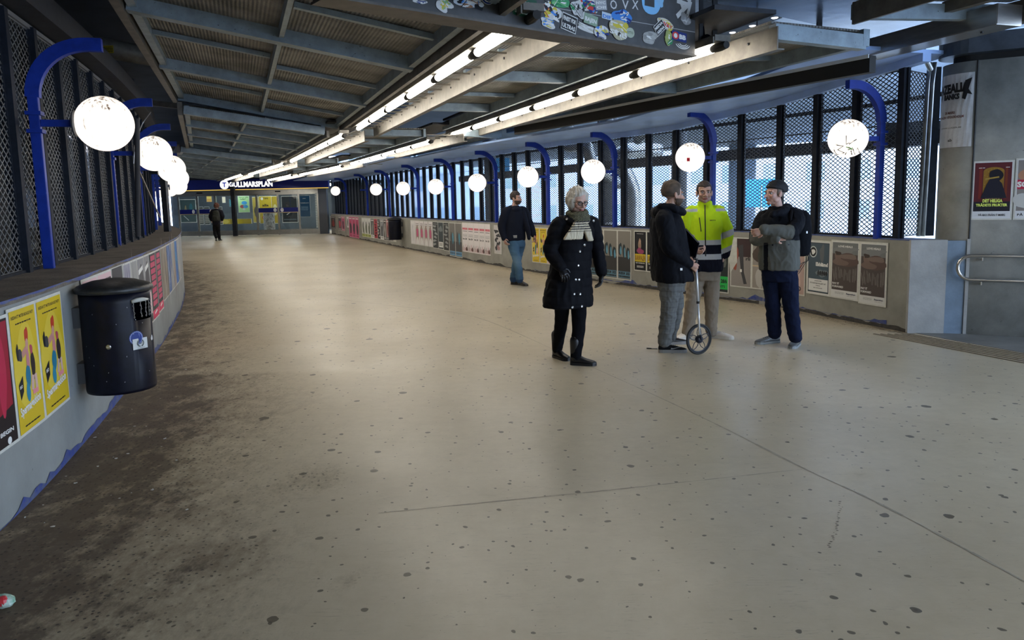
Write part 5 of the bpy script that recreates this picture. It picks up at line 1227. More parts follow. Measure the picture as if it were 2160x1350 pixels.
Rp(1043, 1059, .30, 1.0, a_bw, 'black and white poster left of the man in jeans')
Rp(1123, 1140, .22, 1.0, a_yellow, 'small yellow film poster right of the man in jeans, left of the pair', 'yellow film posters on the right wall')
Rp(1140, 1156, .22, 1.0, a_yellow, 'small yellow film poster right of the man in jeans, right of the pair', 'yellow film posters on the right wall')
Rp(1156, 1166, .22, 1.0, a_pinktxt, 'pale pink poster partly hidden by the white-haired woman')
Rp(1247, 1275, .10, 1.02, a_tall, 'tall grey museum poster partly behind the white-haired woman, leftmost of three', 'tall grey museum posters')
Rp(1275, 1304, .10, 1.02, a_tall, 'tall grey museum poster, middle of three right of the woman', 'tall grey museum posters')
Rp(1304, 1334, .10, 1.02, a_tall, 'tall grey museum poster, rightmost of three', 'tall grey museum posters')
Rp(1339, 1366, .30, 1.02, a_zomb, 'black and yellow poster with a face, left of the dark-coated man', 'black and yellow posters')
Rp(1366, 1394, .30, 1.02, a_zomb, 'black and yellow poster half hidden by the dark-coated man', 'black and yellow posters')
Rp(1394, 1422, .30, 1.02, a_zomb, 'black and yellow poster behind the dark-coated man', 'black and yellow posters')
Rp(1508, 1540, .10, .95, a_green, 'black poster with a green band beside the yellow-jacket man')
Rp(1542, 1588, .22, .98, a_street, 'crumpled street photo poster peeling at the top, between the two right-hand men', crumple=1)
Rp(1588, 1612, .22, .98, a_street2, 'curled brown poster partly behind the beanie man')
Rp(1612, 1650, .22, .98, a_street2, 'brown poster hidden behind the beanie man')
Rp(1660, 1703, .22, .98, a_orange, 'orange and pink poster behind the rucksack of the beanie man')
Rp(1704, 1755, .27, 1.0, a_club, 'dark blue club poster with a white text box left of the two grey photo posters')
Rp(1757, 1814, .27, 1.02, a_love, 'grey photo poster reading LOVE HEALS, left of the pair', 'LOVE HEALS posters')
Rp(1814, 1874, .25, 1.02, a_love, 'grey photo poster reading LOVE HEALS, right of the pair', 'LOVE HEALS posters')
# posters on the pier
def pier_poster(sa_, sb_, z0, z1, dr, lab, curved=False, w_=None):
    a = F0 - pn * .008 + pd * sa_; b = F0 - pn * .008 + pd * sb_
    r = empty('poster', (a.x, a.y, z0), math.atan2(pd.y, pd.x), lab, 'poster'); w_ = sb_ - sa_; h_ = z1 - z0
    bm = BM(); box(bm, (0, 0, 0), (w_, .004, h_)); obj('sheet', bm, PAPER, r); A = Art(w_ - .03, h_ - .03); dr(A); A.build('print', r, loc=(.015, -.001, .015)); return r
def a_film(A):
    A.rect(0, 0, 1, 1, (.62, .63, .65)); A.rect(.02, .13, .98, .99, (.09, .012, .018)); A.rect(.02, .13, .98, .30, (.012, .012, .02)); A.rect(.14, .35, .22, .92, (.16, .02, .015)); A.rect(.82, .35, .88, .92, (.16, .03, .01))
    A.ell(.52, .84, .27, .07, (.26, .14, .02), 24); A.rect(.25, .45, .79, .84, (.26, .14, .02)); rnd = random.Random(2)
    for i in range(60): A.ell(rnd.uniform(.27, .77), rnd.uniform(.46, .88), .010, .008, (.38, .24, .04), 6)
    A.blob(.58, .76, .17, .12, (.008, .008, .016), 4, .1); A.poly([(.20, .36), (.88, .36), (.74, .62), (.62, .70), (.42, .70), (.34, .60)], (.010, .010, .022)); A.line(.30, .70, .66, .735, .008, (.35, .24, .05))
    A.text('DET HELIGA', .26, .285, .52, (.68, .78, .16), hz=.06, bold=.05); A.text('TRÄDETS FRUKTER', .09, .215, .82, (.68, .78, .16), hz=.06, bold=.05)
    A.lines(.32, .35, .7, .36, 1, (.5, .45, .2), 3); A.text('PÅ BIO FRÅN 7 MARS', .17, .045, .70, INK, hz=.048, bold=.02); A.lines(.12, .89, .28, .91, 1, W_, 5); A.lines(.82, .89, .94, .91, 1, W_, 6)
pier_poster(.09, .475, 1.29, 1.935, a_film, 'dark red film poster with yellow title on the concrete pier')
def a_film2(A): A.rect(0, 0, 1, 1, (.62, .63, .65)); A.rect(.02, .13, .98, .99, (.22, .20, .19)); A.blob(.3, .75, .2, .15, (.4, .2, .12), 3, .3); A.rect(.02, .5, .98, .66, (.45, .02, .06)); A.text('SO', .02, .53, .3, W_, hz=.1, bold=.05); A.blob(.2, .3, .3, .12, (.5, .5, .48), 5, .2); A.text('PÅ BIO', .06, .045, .40, INK, hz=.048)
pier_poster(.485, .86, 1.29, 1.95, a_film2, 'second film poster on the pier, cut off by the right edge')
# curved white poster on the rounded corner
def curved_poster():
    r = empty('poster', (0, 0, 0), label='crumpled white concert poster with black blackletter wrapped round the pier corner', cat='poster')
    a0, a1 = R(1), R(80); rad = PR + .008; z0, z1 = 2.10, 2.90; n = 16
    def P(u_, z, e=0):
        a = a0 + (a1 - a0) * (1 - u_); q = pc - pn * ((rad + e) * math.cos(a)) - pd * ((rad + e) * math.sin(a)); return (q.x, q.y, z)
    bm = BM(); g = [[bm.verts.new(P(i / n, z0 + (z1 - z0) * j / 6, .002 * math.sin(i * 3 + j * 5))) for i in range(n + 1)] for j in range(7)]
    for j in range(6):
        for i in range(n): bm.faces.new((g[j][i], g[j][i + 1], g[j + 1][i + 1], g[j + 1][i]))
    e = bmesh.ops.extrude_face_region(bm, geom=list(bm.faces)); 
    for v in [v for v in e['geom'] if isinstance(v, bmesh.types.BMVert)]: v.co += Vector((pn.x, pn.y, 0)) * .004
    bmesh.ops.recalc_face_normals(bm, faces=bm.faces); o = obj('sheet', bm, mat('crumpled white paper', (.50, .52, .55), .45, var=.12, scale=6, bump=.8, bscale=12), r)
    wA = rad * (a1 - a0); A = Art(wA, z1 - z0)
    A.text('AZEALIA', .04, .735, .86, INK, hz=.13, bold=.06, rot=2); A.text('BANKS', .22, .655, .46, INK, hz=.08, bold=.06); A.poly([(.74, .66), (.80, .90), (.95, .93), (.88, .78), (.97, .70), (.86, .72), (.82, .64)], INK); A.poly([(.03, .64), (.10, .82), (.13, .63), (.09, .69)], INK)
    A.text('28 MARS', .28, .46, .30, (.14, .05, .04), hz=.035); A.text('NALEN · STOCKHOLM', .10, .40, .70, (.14, .05, .04), hz=.035); A.text('WWW.LUGER.SE', .14, .26, .62, (.2, .2, .2), hz=.02); A.text('ab', .42, .08, .12, DG, hz=.04)
    pr = A.build('print', r)
    for v in pr.data.vertices: u_ = v.co.x / wA; v.co = P(u_, z0 + v.co.z, .004 - v.co.y)
curved_poster()
# graffiti on the nearest right globe, red sticker on the second
def on_globe(root, pts_list, c, t, nm):
    g = [ch for ch in root.children if ch.name.startswith('globe')][0]
    bm = BM(); Mw = Matrix.Translation(root.location) @ Matrix.Rotation(root.rotation_euler.z, 4, 'Z'); ctr = Mw @ g.location; Mi = Mw.inverted()
    for pts in pts_list:
        Q = []
        for px, py in pts:
            d = (fw * FPX + rv * (px - 1080) - uv * (py - 605)).normalized(); o0 = Vector((0, 0, CAM_Z)) - ctr; b = o0.dot(d); disc = b * b - (o0.dot(o0) - .2225 ** 2)
            if disc < 0: continue
            Q.append(Mi @ (ctr + o0 + d * (-b - math.sqrt(disc))))
        if len(Q) > 1: tube(bm, Q, t, 4)
    return obj(nm, bm, c, root)
INKM = mat('marker ink', (.01, .01, .01), .6)
cxg, cyg = 1789, 292
on_globe(lampR0, [[(cxg - 4, cyg - 6), (cxg - 4, cyg + 12), (cxg + 18, cyg + 2), (cxg + 2, cyg + 12)], [(cxg - 24, cyg + 14), (cxg - 10, cyg + 16), (cxg - 22, cyg + 24), (cxg - 8, cyg + 30), (cxg - 24, cyg + 34), (cxg - 30, cyg + 24)], [(cxg - 6, cyg + 34), (cxg + 2, cyg + 18), (cxg + 8, cyg + 34), (cxg + 6, cyg + 26)], [(cxg + 10, cyg + 22), (cxg + 14, cyg + 34), (cxg + 20, cyg + 20), (cxg + 24, cyg + 30)]], INKM, .0055, 'graffiti')
on_globe(lampR0, [[(cxg - 4, cyg + 18), (cxg + 4, cyg + 20), (cxg + 8, cyg + 24)], [(cxg, cyg + 24), (cxg + 10, cyg + 20)]], mat('green marker', (.10, .35, .06), .6), .005, 'green_mark')
cq = (1452, 337); on_globe(lampR1, [[(cq[0] - 3, cq[1] - 2), (cq[0] + 3, cq[1] - 2)], [(cq[0] - 3, cq[1] + 1), (cq[0] + 3, cq[1] + 1)]], mat('red sticker', (.6, .02, .05), .6), .016, 'red_sticker')

# ================================================================== LITTER BINS
def bin_(loc, rz, label, scale=1, full=True):
    r = empty('litter_bin', loc, rz, label, 'bin'); RB, H0, H1 = .225, 0, .70      # local -Y faces the hall, +Y the wall
    bm = BM(); n = 48; zs = [0, .02, .50, .63, .70]
    hole = lambda k, z: z in (.46,) and 4 <= k <= 13            # letter slot on the far right side
    rings = [[bm.verts.new((RB * (.985 if z == 0 else 1) * math.cos(2 * math.pi * k / n), RB * (.985 if z == 0 else 1) * math.sin(2 * math.pi * k / n), z)) for k in range(n)] for z in zs]
    for j in range(4):
        for k in range(n):
            a = (k + .5) * 360 / n
            if j == 2 and full and (214 <= a <= 266): continue
            bm.faces.new((rings[j][k], rings[j][(k + 1) % n], rings[j + 1][(k + 1) % n], rings[j + 1][k]))
    bm.faces.new(rings[0][::-1]); o = obj('body', bm, BLACK, r, smooth=True); md = o.modifiers.new('s', 'SOLIDIFY'); md.thickness = .004
    bm = BM(); lathe(bm, [(.235, .695), (.248, .70), (.25, .725), (.23, .745), (.14, .775), (.05, .788), (0, .79)], 48); obj('lid', bm, mat('dull black lid', (.018, .018, .018), .45, var=.5, scale=20, bump=.3), r, smooth=True)
    for z in (.14, .53):
        bm = BM(); box(bm, (-.07, .20, z - .07), (.07, .30, z + .07)); box(bm, (-.10, .275, z - .07), (.10, .30, z + .07)); obj('bracket', bm, mat('dark grey bracket', (.04, .042, .045), .5), r)
    if full:
        def cyl(a, z): return Vector(((RB + .004) * math.cos(R(a)), (RB + .004) * math.sin(R(a)), z))
        for i, a in enumerate((217, 231, 243, 253, 262)):
            bm = BM(); z = .63; k = 0
            while z > .515:
                p = cyl(a + random.uniform(-1, 1), z); tube(bm, [p + Vector((0, 0, .008)), p + Vector((.004 if k % 2 else 0, 0 if k % 2 else .004, 0)), p - Vector((0, 0, .008)), p - Vector((.004 if k % 2 else 0, 0 if k % 2 else .004, 0))], .0016, 5, closed=True); z -= .013; k += 1
            obj('chain', bm, GALV, r)
        bm = BM(); tube(bm, [cyl(214, .635), cyl(224, .642), cyl(236, .642), cyl(250, .636)], [.012, .016, .015, .008], 8); obj('foam_rim', bm, mat('grimy white rim', (.42, .42, .38), .6), r, smooth=True)
        bm = BM(); lathe(bm, [(0, 0), (.016, 0), (.016, .004), (.010, .006), (.008, .002), (0, .002)], 20, M=Matrix.Translation(cyl(173, .34)) @ Matrix.Rotation(R(173), 4, 'Z') @ Matrix.Rotation(R(90), 4, 'Y')); obj('lock', bm, STAINLESS, r)
        def wrap(A, w_, a_mid, z0, nm, ex=0):
            o = A.build(nm, r)
            for v in o.data.vertices: a = R(a_mid) + (v.co.x - w_ / 2) / RB; rr = RB + .002 + ex - v.co.y; v.co = (rr * math.cos(a), rr * math.sin(a), z0 + v.co.z)
        A = Art(.10, .10); A.ell(.5, .5, .5, .5, (.04, .06, .22), 36); A.ell(.5, .5, .45, .45, (.25, .30, .5), 36); A.ell(.5, .5, .40, .40, (.02, .04, .20), 36)
        [A.ell(.5 + .46 * math.cos(k * .3), .5 + .46 * math.sin(k * .3), .015, .015, (.5, .5, .6), 6) for k in range(21)]; wrap(A, .10, 218, .33, 'round_sticker')
        A = Art(.11, .075); A.rect(0, 0, 1, 1, (.55, .56, .54)); 
        for sgn_ in (-1, 1):
            for k in range(8): a = R(-70 + k * 18); A.ell(.5 + sgn_ * .20 * math.cos(a), .55 + .30 * math.sin(a), .035, .05, (.04, .06, .06), 8)
        A.text('SLLY', .40, .48, .20, (.04, .06, .06), hz=.16, bold=.03); A.text('SLLANKARNA', .26, .08, .5, (.05, .05, .05), hz=.06); wrap(A, .11, 224, .30, 'white_sticker', .006)
        A = Art(.03, .05); A.blob(.5, .5, .45, .45, (.5, .5, .5), 3, .3); wrap(A, .03, 256, .33, 'paper_scrap')
        A = Art(.6, .66); rnd = random.Random(9)
        for i in range(16): A.blob(rnd.uniform(0, 1), rnd.uniform(.05, .98), .004, .006, (.35, .36, .37), i, .5, 8)
        wrap(A, .6, 205, .0, 'scratches')
    return r
tb_ = near_s(CL, -3.06, 5.10); q_ = CL.tan(tb_)
bc = Vector((-2.80, 5.14)); nb = Vector((.94, .34))
bin_((bc.x, bc.y, .35), math.atan2(nb.y, nb.x) + math.pi / 2, 'large dark blue-black litter bin with domed lid and chains, bracketed to the left wall')
t = CR.s_at(849, .6); p = CR.off(t, .27); nn2 = CR.nor(t)
bin_((p.x, p.y, .30), math.atan2(nn2.y, nn2.x) + math.pi / 2, 'small-looking black litter bin hanging far along the right wall', full=False)

# ================================================================== LITTER ON THE FLOOR
def scrap(px, py, s, m_, label, grp=None, cat='litter', nm='paper_scrap', seed=0):
    p = atz(px, py, 0); rnd = random.Random(seed or px); bm = BM(); n = 7; c = [bm.verts.new((s * rnd.uniform(.4, 1) * math.cos(k * 6.28 / n), s * rnd.uniform(.3, .8) * math.sin(k * 6.28 / n), rnd.uniform(.002, s * .3))) for k in range(n)]; b = [bm.verts.new((v.co.x, v.co.y, v.co.z + .002)) for v in c]
    bm.faces.new(c[::-1]); bm.faces.new(b)
    for k in range(n): bm.faces.new((c[k], c[(k + 1) % n], b[(k + 1) % n], b[k]))
    return tag(obj(nm, bm, m_, None, (p.x, p.y, 0), (0, 0, rnd.uniform(0, 3))), label, cat, grp)
SCR = mat('pale litter', (.50, .48, .44), .7); LEAF = mat('brown leaf litter', (.09, .06, .04), .8)
for i, (px, py) in enumerate(((112, 1112), (392, 1020 - 240), (200, 924), (322, 1034), (284, 900), (270, 958), (206, 985), (372, 972), (245, 968), (160, 1020), (96, 1022), (395, 1076), (348, 926), (290, 820), (330, 760), (352, 700), (366, 664), (425, 690))):
    scrap(px, py, .016, SCR, 'small pale paper scrap on the dirty floor by the left wall', 'paper scraps along the left wall', seed=i + 3)
rnd = random.Random(21)
bm = BM()
for i in range(420):
    t = rnd.uniform(1.2, 14); o_ = -abs(rnd.gauss(.08, .35)) - .02; p = CL.off(t, o_); s = rnd.uniform(.003, .011)
    v = [bm.verts.new((p.x + s * math.cos(a + i), p.y + s * math.sin(a + i), rnd.uniform(.001, .006))) for a in (0, 1.8, 3.6, 5)]; bm.faces.new(v)
for i in range(260):
    t = rnd.uniform(0, 30); p = CR.off(t, abs(rnd.gauss(.05, .12)) + .02); s = rnd.uniform(.003, .012)
    v = [bm.verts.new((p.x + s * math.cos(a + i), p.y + s * math.sin(a + i), rnd.uniform(.001, .006))) for a in (0, 1.8, 3.6, 5)]; bm.faces.new(v)
tag(obj('grit', bm, LEAF), 'brown grit and leaf crumbs swept along the foot of both walls', 'litter', kind='stuff')
bm = BM(); rnd = random.Random(5)
for i in range(160):
    side = rnd.random() < .6; C_ = CL if side else CR; t = rnd.uniform(1.2 if side else 0, 14); p = C_.off(t, (-1 if side else 1) * (abs(rnd.gauss(.05, .25 if side else .08)) + .02)); s = rnd.uniform(.003, .009)
    v = [bm.verts.new((p.x + s * math.cos(a + i), p.y + s * math.sin(a + i), rnd.uniform(.002, .008))) for a in (0, 1.8, 3.6, 5)]; bm.faces.new(v)
tag(obj('paper_crumbs', bm, SCR), 'tiny pale crumbs lying along the foot of both walls', 'litter', kind='stuff')
p = atz(4, 1272, 0.02); wr = empty('crumpled_wrapper', (p.x, p.y, 0), label='crumpled white, green and red drink wrapper at the bottom left corner', cat='litter')
bm = BM(); ell(bm, (0, 0, .028), (.055, .032, .028), seg=14, rings=9)
for v in bm.verts: v.co += Vector([.006 * noise.noise(v.co * 60 + Vector((k, 0, 0))) for k in (0, 9, 17)])
obj('wrapper', bm, mat('wrapper foil', (.55, .62, .58), .35, c2=(.06, .30, .16), scale=22), wr)
bm = BM(); ell(bm, (.015, -.012, .034), (.024, .022, .024), seg=10, rings=6); obj('red_print', bm, mat('wrapper red', (.5, .03, .04), .4), wr)
bm = BM(); rnd = random.Random(8)
for i in range(26):
    k = i / 25; px = 1774 - 26 * k + rnd.uniform(-4, 4) + 6 * math.sin(k * 3); py = 1058 + 96 * k; p = atz(px, py, .0012); s = rnd.uniform(.004, .010)
    v = [bm.verts.new((p.x + s * math.cos(a + i), p.y + s * .5 * math.sin(a + i), .0015)) for a in (0, 1.6, 3.1, 4.7)]; bm.faces.new(v)
tag(obj('dropped_crumbs', bm, mat('dark crumbs', (.09, .07, .05), .8)), 'thin trail of dark marks on the floor at the lower right', 'stain', kind='stuff')

# ================================================================== PEOPLE
from mathutils.bvhtree import BVHTree
def V(*a): return Vector(a)
def limb(bm, pts, rad, n=14, sub=5, flat=1.0, ref=Vector((0, 0, 1))):
    """tapered round-ended tube through joints"""
    P = catmull([Vector(p) for p in pts], sub) if len(pts) > 2 else [Vector(pts[0]).lerp(Vector(pts[1]), k / sub) for k in range(sub + 1)]
    m_ = len(pts) - 1; N = len(P); Rr = []
    for i in range(N):
        u_ = i / (N - 1) * m_; k = min(int(u_), m_ - 1); Rr.append(rad[k] + (rad[k + 1] - rad[k]) * (u_ - k))
    t0 = (P[1] - P[0]).normalized(); t1 = (P[-1] - P[-2]).normalized(); r0_, r1_ = Rr[0], Rr[-1]
    pre = [(P[0] - t0 * r0_ * .98, r0_ * .15), (P[0] - t0 * r0_ * .75, r0_ * .66), (P[0] - t0 * r0_ * .4, r0_ * .92)]; post = [(P[-1] + t1 * r1_ * .4, r1_ * .92), (P[-1] + t1 * r1_ * .75, r1_ * .66), (P[-1] + t1 * r1_ * .98, r1_ * .15)]
    tube(bm, [p for p, _ in pre] + P + [p for p, _ in post], [r for _, r in pre] + Rr + [r for _, r in post], n, ref=ref)
def trunk(bm, secs, n=36, sub=4, ex=2.4):
    """sections (centre, half width, half depth, yaw) lofted upwards or downwards"""
    C3 = catmull([Vector(s[0]) for s in secs], sub); A = catmull([Vector((s[1], s[2], s[3])) for s in secs], sub); rings = []
    for c, a in zip(C3, A):
        cs, sn = math.cos(a.z), math.sin(a.z); ring = []
        for k in range(n):
            t = 2 * math.pi * k / n; ct, st = math.cos(t), math.sin(t)
            x = a.x * math.copysign(abs(ct) ** (2 / ex), ct); y = a.y * math.copysign(abs(st) ** (2 / ex), st)
            ring.append(bm.verts.new((c.x + x * cs - y * sn, c.y + x * sn + y * cs, c.z)))
        rings.append(ring)
    for a, b in zip(rings, rings[1:]):
        for k in range(n): bm.faces.new((a[k], a[(k + 1) % n], b[(k + 1) % n], b[k]))
    bm.faces.new(rings[0][::-1]); bm.faces.new(rings[-1])
def fuse(bm, voxel, it=3, fac=.5, name='part'):
    bmesh.ops.recalc_face_normals(bm, faces=bm.faces); me = bpy.data.meshes.new('tmp'); bm.to_mesh(me); bm.free(); o = bpy.data.objects.new('tmp', me); col.objects.link(o)
    m1 = o.modifiers.new('r', 'REMESH'); m1.mode = 'VOXEL'; m1.voxel_size = voxel; m1.adaptivity = 0
    if it: m2 = o.modifiers.new('s', 'SMOOTH'); m2.factor = fac; m2.iterations = it
    dg = bpy.context.evaluated_depsgraph_get(); dg.update(); r = bpy.data.meshes.new_from_object(o.evaluated_get(dg)); bpy.data.objects.remove(o); bpy.data.meshes.remove(me); r.name = name
    for p in r.polygons: p.use_smooth = True
    return r
def getco(me): a = np.zeros(len(me.vertices) * 3, 'f'); me.vertices.foreach_get('co', a); return a.reshape(-1, 3)
def getno(me): a = np.zeros(len(me.vertices) * 3, 'f'); me.vertices.foreach_get('normal', a); return a.reshape(-1, 3)
def setco(me, c): me.vertices.foreach_set('co', c.astype('f').ravel()); me.update()
def setcol(me, c):
    c = np.asarray(c, 'f'); 
    if c.ndim == 1: c = np.tile(c, (len(me.vertices), 1))
    a = me.color_attributes.new('Col', 'FLOAT_COLOR', 'POINT'); a.data.foreach_set('color', np.hstack([c, np.ones((len(c), 1))]).astype('f').ravel())
def wrinkle(me, amp, sc, seed=0, stretch=(1, 1, .6), ridged=True):
    co, no = getco(me), getno(me); d = np.empty(len(co)); sx, sy, sz = (sc * s for s in stretch)
    for i, (x, y, z) in enumerate(co.tolist()):
        v = noise.noise((x * sx + seed, y * sy, z * sz)); d[i] = (.35 - abs(v)) if ridged else v
    setco(me, co + no * (d * amp)[:, None])
def Wp(px, py, Y): return at(px, py, Y)
def ray_hit(bvh, px, py):
    d = (fw * FPX + rv * (px - 1080) - uv * (py - 605)).normalized(); r = bvh.ray_cast(Vector((0, 0, CAM_Z)), d); return (r[0], r[1], d)
def bvh_of(me): return BVHTree.FromPolygons([v.co.copy() for v in me.vertices], [tuple(p.vertices) for p in me.polygons])
def head_matrix(c, fwd, pitch=0, roll=0, s=1.0):
    f_ = Vector((fwd[0], fwd[1], 0)).normalized(); x = f_.cross(Vector((0, 0, 1)))
    return Matrix.Translation(c) @ Matrix((x, f_, Vector((0, 0, 1)))).transposed().to_4x4() @ Matrix.Rotation(R(pitch), 4, 'X') @ Matrix.Rotation(R(roll), 4, 'Y') @ Matrix.Scale(s, 4)
def add_head(bm, M, nose=1.0, jaw=1.0):
    def e(c, r, rot=None): ell(bm, (0, 0, 0), (1, 1, 1), M=M @ Matrix.Translation(c) @ (rot or Matrix.Identity(4)) @ Matrix.Diagonal((*r, 1)), seg=20, rings=14)
    e((0, -.018, .032), (.075, .094, .083)); e((0, .030, -.018), (.060, .062, .082)); e((0, .030, -.068), (.050 * jaw, .052, .042)); e((0, .066, -.092), (.024, .022, .019))
    for s in (-1, 1):
        e((s * .036, .056, -.026), (.026, .028, .028)); e((s * .031, .074, .022), (.026, .014, .009)); e((s * .013, .097, -.036), (.009, .012, .008))
        e((s * .077, -.006, -.010), (.009, .019, .033), Matrix.Rotation(R(s * 18), 4, 'Z') @ Matrix.Rotation(R(12), 4, 'X')); e((s * .074, .002, -.018), (.010, .010, .022))
        e((s * .045, .02, -.060), (.022, .035, .030))
    limb(bm, [M @ V(0, .080, .012), M @ V(0, .100, -.012), M @ V(0, .112 * nose, -.032)], [.008, .009, .0125], 10)
    e((0, .088, -.060), (.024, .012, .0055)); e((0, .086, -.070), (.020, .012, .0065)); e((0, .078, -.05), (.026, .018, .02))
def face_sculpt(me, M):
    co = getco(me); Mi = np.array(M.inverted()); h = co @ Mi[:3, :3].T + Mi[:3, 3]; near = (np.abs(h) < .16).all(1)
    d = np.zeros_like(h)
    for s in (-1, 1): d[:, 1] -= .013 * np.exp(-(((h[:, 0] - s * .031) / .017) ** 2 + ((h[:, 2] - .002) / .011) ** 2)) * (h[:, 1] > .03)
    d[:, 1] -= .006 * np.exp(-((h[:, 0] / .026) ** 2 + ((h[:, 2] + .0655) / .0022) ** 2)) * (h[:, 1] > .05)
    d[:, 1] -= .004 * np.exp(-((h[:, 0] / .018) ** 2 + ((h[:, 2] + .080) / .006) ** 2)) * (h[:, 1] > .05)
    h2 = h + d * near[:, None]; Mn = np.array(M); setco(me, h2 @ Mn[:3, :3].T + Mn[:3, 3]); return h
def hand(bm, wrist, d, palm, side=1, curl=25, s=1.0, spread=3, thumb=1):
    d = Vector(d).normalized(); palm = Vector(palm); palm = (palm - d * palm.dot(d)).normalized(); lat = d.cross(palm) * side; w_ = Vector(wrist)
    limb(bm, [w_ - d * .01, w_ + d * .045 * s, w_ + d * .085 * s], [.022 * s, .026 * s, .024 * s], 12)
    for k in (-1, 1): limb(bm, [w_ + d * .02 * s + lat * .012 * k * s, w_ + d * .086 * s + lat * .029 * k * s], [.015 * s, .014 * s], 10)
    for k, (o_, L_) in enumerate(((.034, .062), (.0115, .072), (-.0115, .068), (-.033, .052))):
        p = w_ + d * .088 * s + lat * o_ * s; a = 0; P = [p - d * .02 * s, p]; dd = (d + lat * (o_ * spread)).normalized()
        for j, f_ in enumerate((.42, .32, .26)):
            a += R(curl) * (1, 1.1, .8)[j]; v = dd * math.cos(a) + palm * math.sin(a); p = p + v * L_ * f_ * s * 1.25; P.append(p)
        limb(bm, P, [.0095 * s, .0092 * s, .0085 * s, .008 * s, .0068 * s], 8, 3)
    if thumb:
        p = w_ + d * .025 * s + lat * .024 * s; q = p + (d * .55 + lat * .75 + palm * .25).normalized() * .042 * s; r_ = q + (d * .9 + lat * .25 + palm * .35).normalized() * .034 * s
        limb(bm, [p, q, r_], [.014 * s, .011 * s, .0085 * s], 8, 3)
def skin_cols(me, M, base, stubble=None, lips=(.35, .10, .09), hscale=1):
    co = getco(me); Mi = np.array(M.inverted()); h = co @ Mi[:3, :3].T + Mi[:3, 3]; c = np.tile(np.array(base), (len(co), 1))
    def blend(w_, colr): 
        nonlocal c; w_ = np.clip(w_, 0, 1)[:, None]; c = c * (1 - w_) + np.array(colr) * w_
    for s in (-1, 1): blend(.35 * np.exp(-(((h[:, 0] - s * .04) / .02) ** 2 + ((h[:, 2] + .03) / .02) ** 2)) * (h[:, 1] > 0), (base[0] * 1.05, base[1] * .72, base[2] * .68))
    blend(.4 * np.exp(-((h[:, 0] / .014) ** 2 + ((h[:, 2] + .034) / .014) ** 2)) * (h[:, 1] > .08), (base[0], base[1] * .72, base[2] * .7))
    if stubble: blend(.5 * ((h[:, 2] < -.035) & (h[:, 1] > -.01) & (h[:, 2] > -.125) & (np.abs(h[:, 0]) < .085)) * np.clip((-.03 - h[:, 2]) / .015, 0, 1) * (1 - np.exp(-((h[:, 0] / .03) ** 2 + ((h[:, 2] + .03) / .02) ** 2))), stubble)
    blend(.85 * ((np.abs(h[:, 2] + .065) < .0095) & (np.abs(h[:, 0]) < .025) & (h[:, 1] > .07)), lips)
    setcol(me, c)
def cap_hair(M, mask, r=(.084, .106, .094), c=(0, -.018, .034), colr=(.02, .015, .01), c2=None, extra=None, seed=0, amp=.004, seg=64, parent=None, name='hair', grain=(50, 50, 14), inner=.80):
    """scalp shell: verts outside the hairline sink into the head"""
    bm = BM(); bmesh.ops.create_uvsphere(bm, u_segments=seg, v_segments=seg * 3 // 4, radius=1)
    me = bpy.data.meshes.new(name); cols = []
    for v in bm.verts:
        d = v.co.copy(); p = V(c[0] + d.x * r[0], c[1] + d.y * r[1], c[2] + d.z * r[2]); k = mask(p)
        g = noise.noise((p.x * grain[0] + seed, p.y * grain[1], p.z * grain[2])); f_ = inner + (1 - inner) * k + g * amp / .09 * k
        if extra: p2 = extra(p, d); 
        else: p2 = V(0, 0, 0)
        v.co = M @ (V(c[0] + d.x * r[0] * f_, c[1] + d.y * r[1] * f_, c[2] + d.z * r[2] * f_) + p2 * k)
        t = .5 + .5 * noise.noise((p.x * grain[0] * 1.4 + seed, p.y * grain[1] * 1.4, p.z * grain[2])); q = c2 or tuple(x * 1.8 for x in colr); cols.append(tuple(a + (b - a) * t for a, b in zip(colr, q)))
    bmesh.ops.recalc_face_normals(bm, faces=bm.faces); bm.to_mesh(me); bm.free(); setcol(me, cols)
    return link_mesh(name, me, HAIRM, parent, smooth=True)
def sstep(a, b, x): t = min(1, max(0, (x - a) / (b - a))); return t * t * (3 - 2 * t)
def eyes(M, parent, iris=(.05, .09, .12), brow=(.03, .02, .015)):
    for s in (-1, 1):
        bm = BM(); bmesh.ops.create_uvsphere(bm, u_segments=20, v_segments=14, radius=.0125); cc = []
        T = M @ Matrix.Translation((s * .031, .0715, .001))
        for v in bm.verts:
            a = math.hypot(v.co.x, v.co.z) if v.co.y > 0 else 1; cc.append((.01, .01, .01) if a < .0028 else (iris if a < .006 else (.34, .32, .30))); v.co = T @ v.co
        me = bpy.data.meshes.new('eye'); bm.to_mesh(me); bm.free(); setcol(me, cc); link_mesh('eye', me, LEATHER, parent, smooth=True)
        bm = BM(); P = [M @ V(s * x, y, z) for x, y, z in ((.014, .090, .017), (.030, .0905, .0225), (.046, .079, .0175))]; limb(bm, P, [.0032, .0036, .002], 6, 3)
        me = bpy.data.meshes.new('eyebrow'); bm.to_mesh(me); bm.free(); setcol(me, brow); link_mesh('eyebrow', me, HAIRM, parent, smooth=True)
        bm = BM(); P = [M @ V(s * x, y, z) for x, y, z in ((.019, .080, .006), (.031, .0855, .0095), (.043, .0765, .0055))]; limb(bm, P, [.0012, .0018, .0012], 6, 3)
        me = bpy.data.meshes.new('eyelid'); bm.to_mesh(me); bm.free(); setcol(me, (.10, .055, .045)); link_mesh('eyelid', me, SKIN, parent, smooth=True)
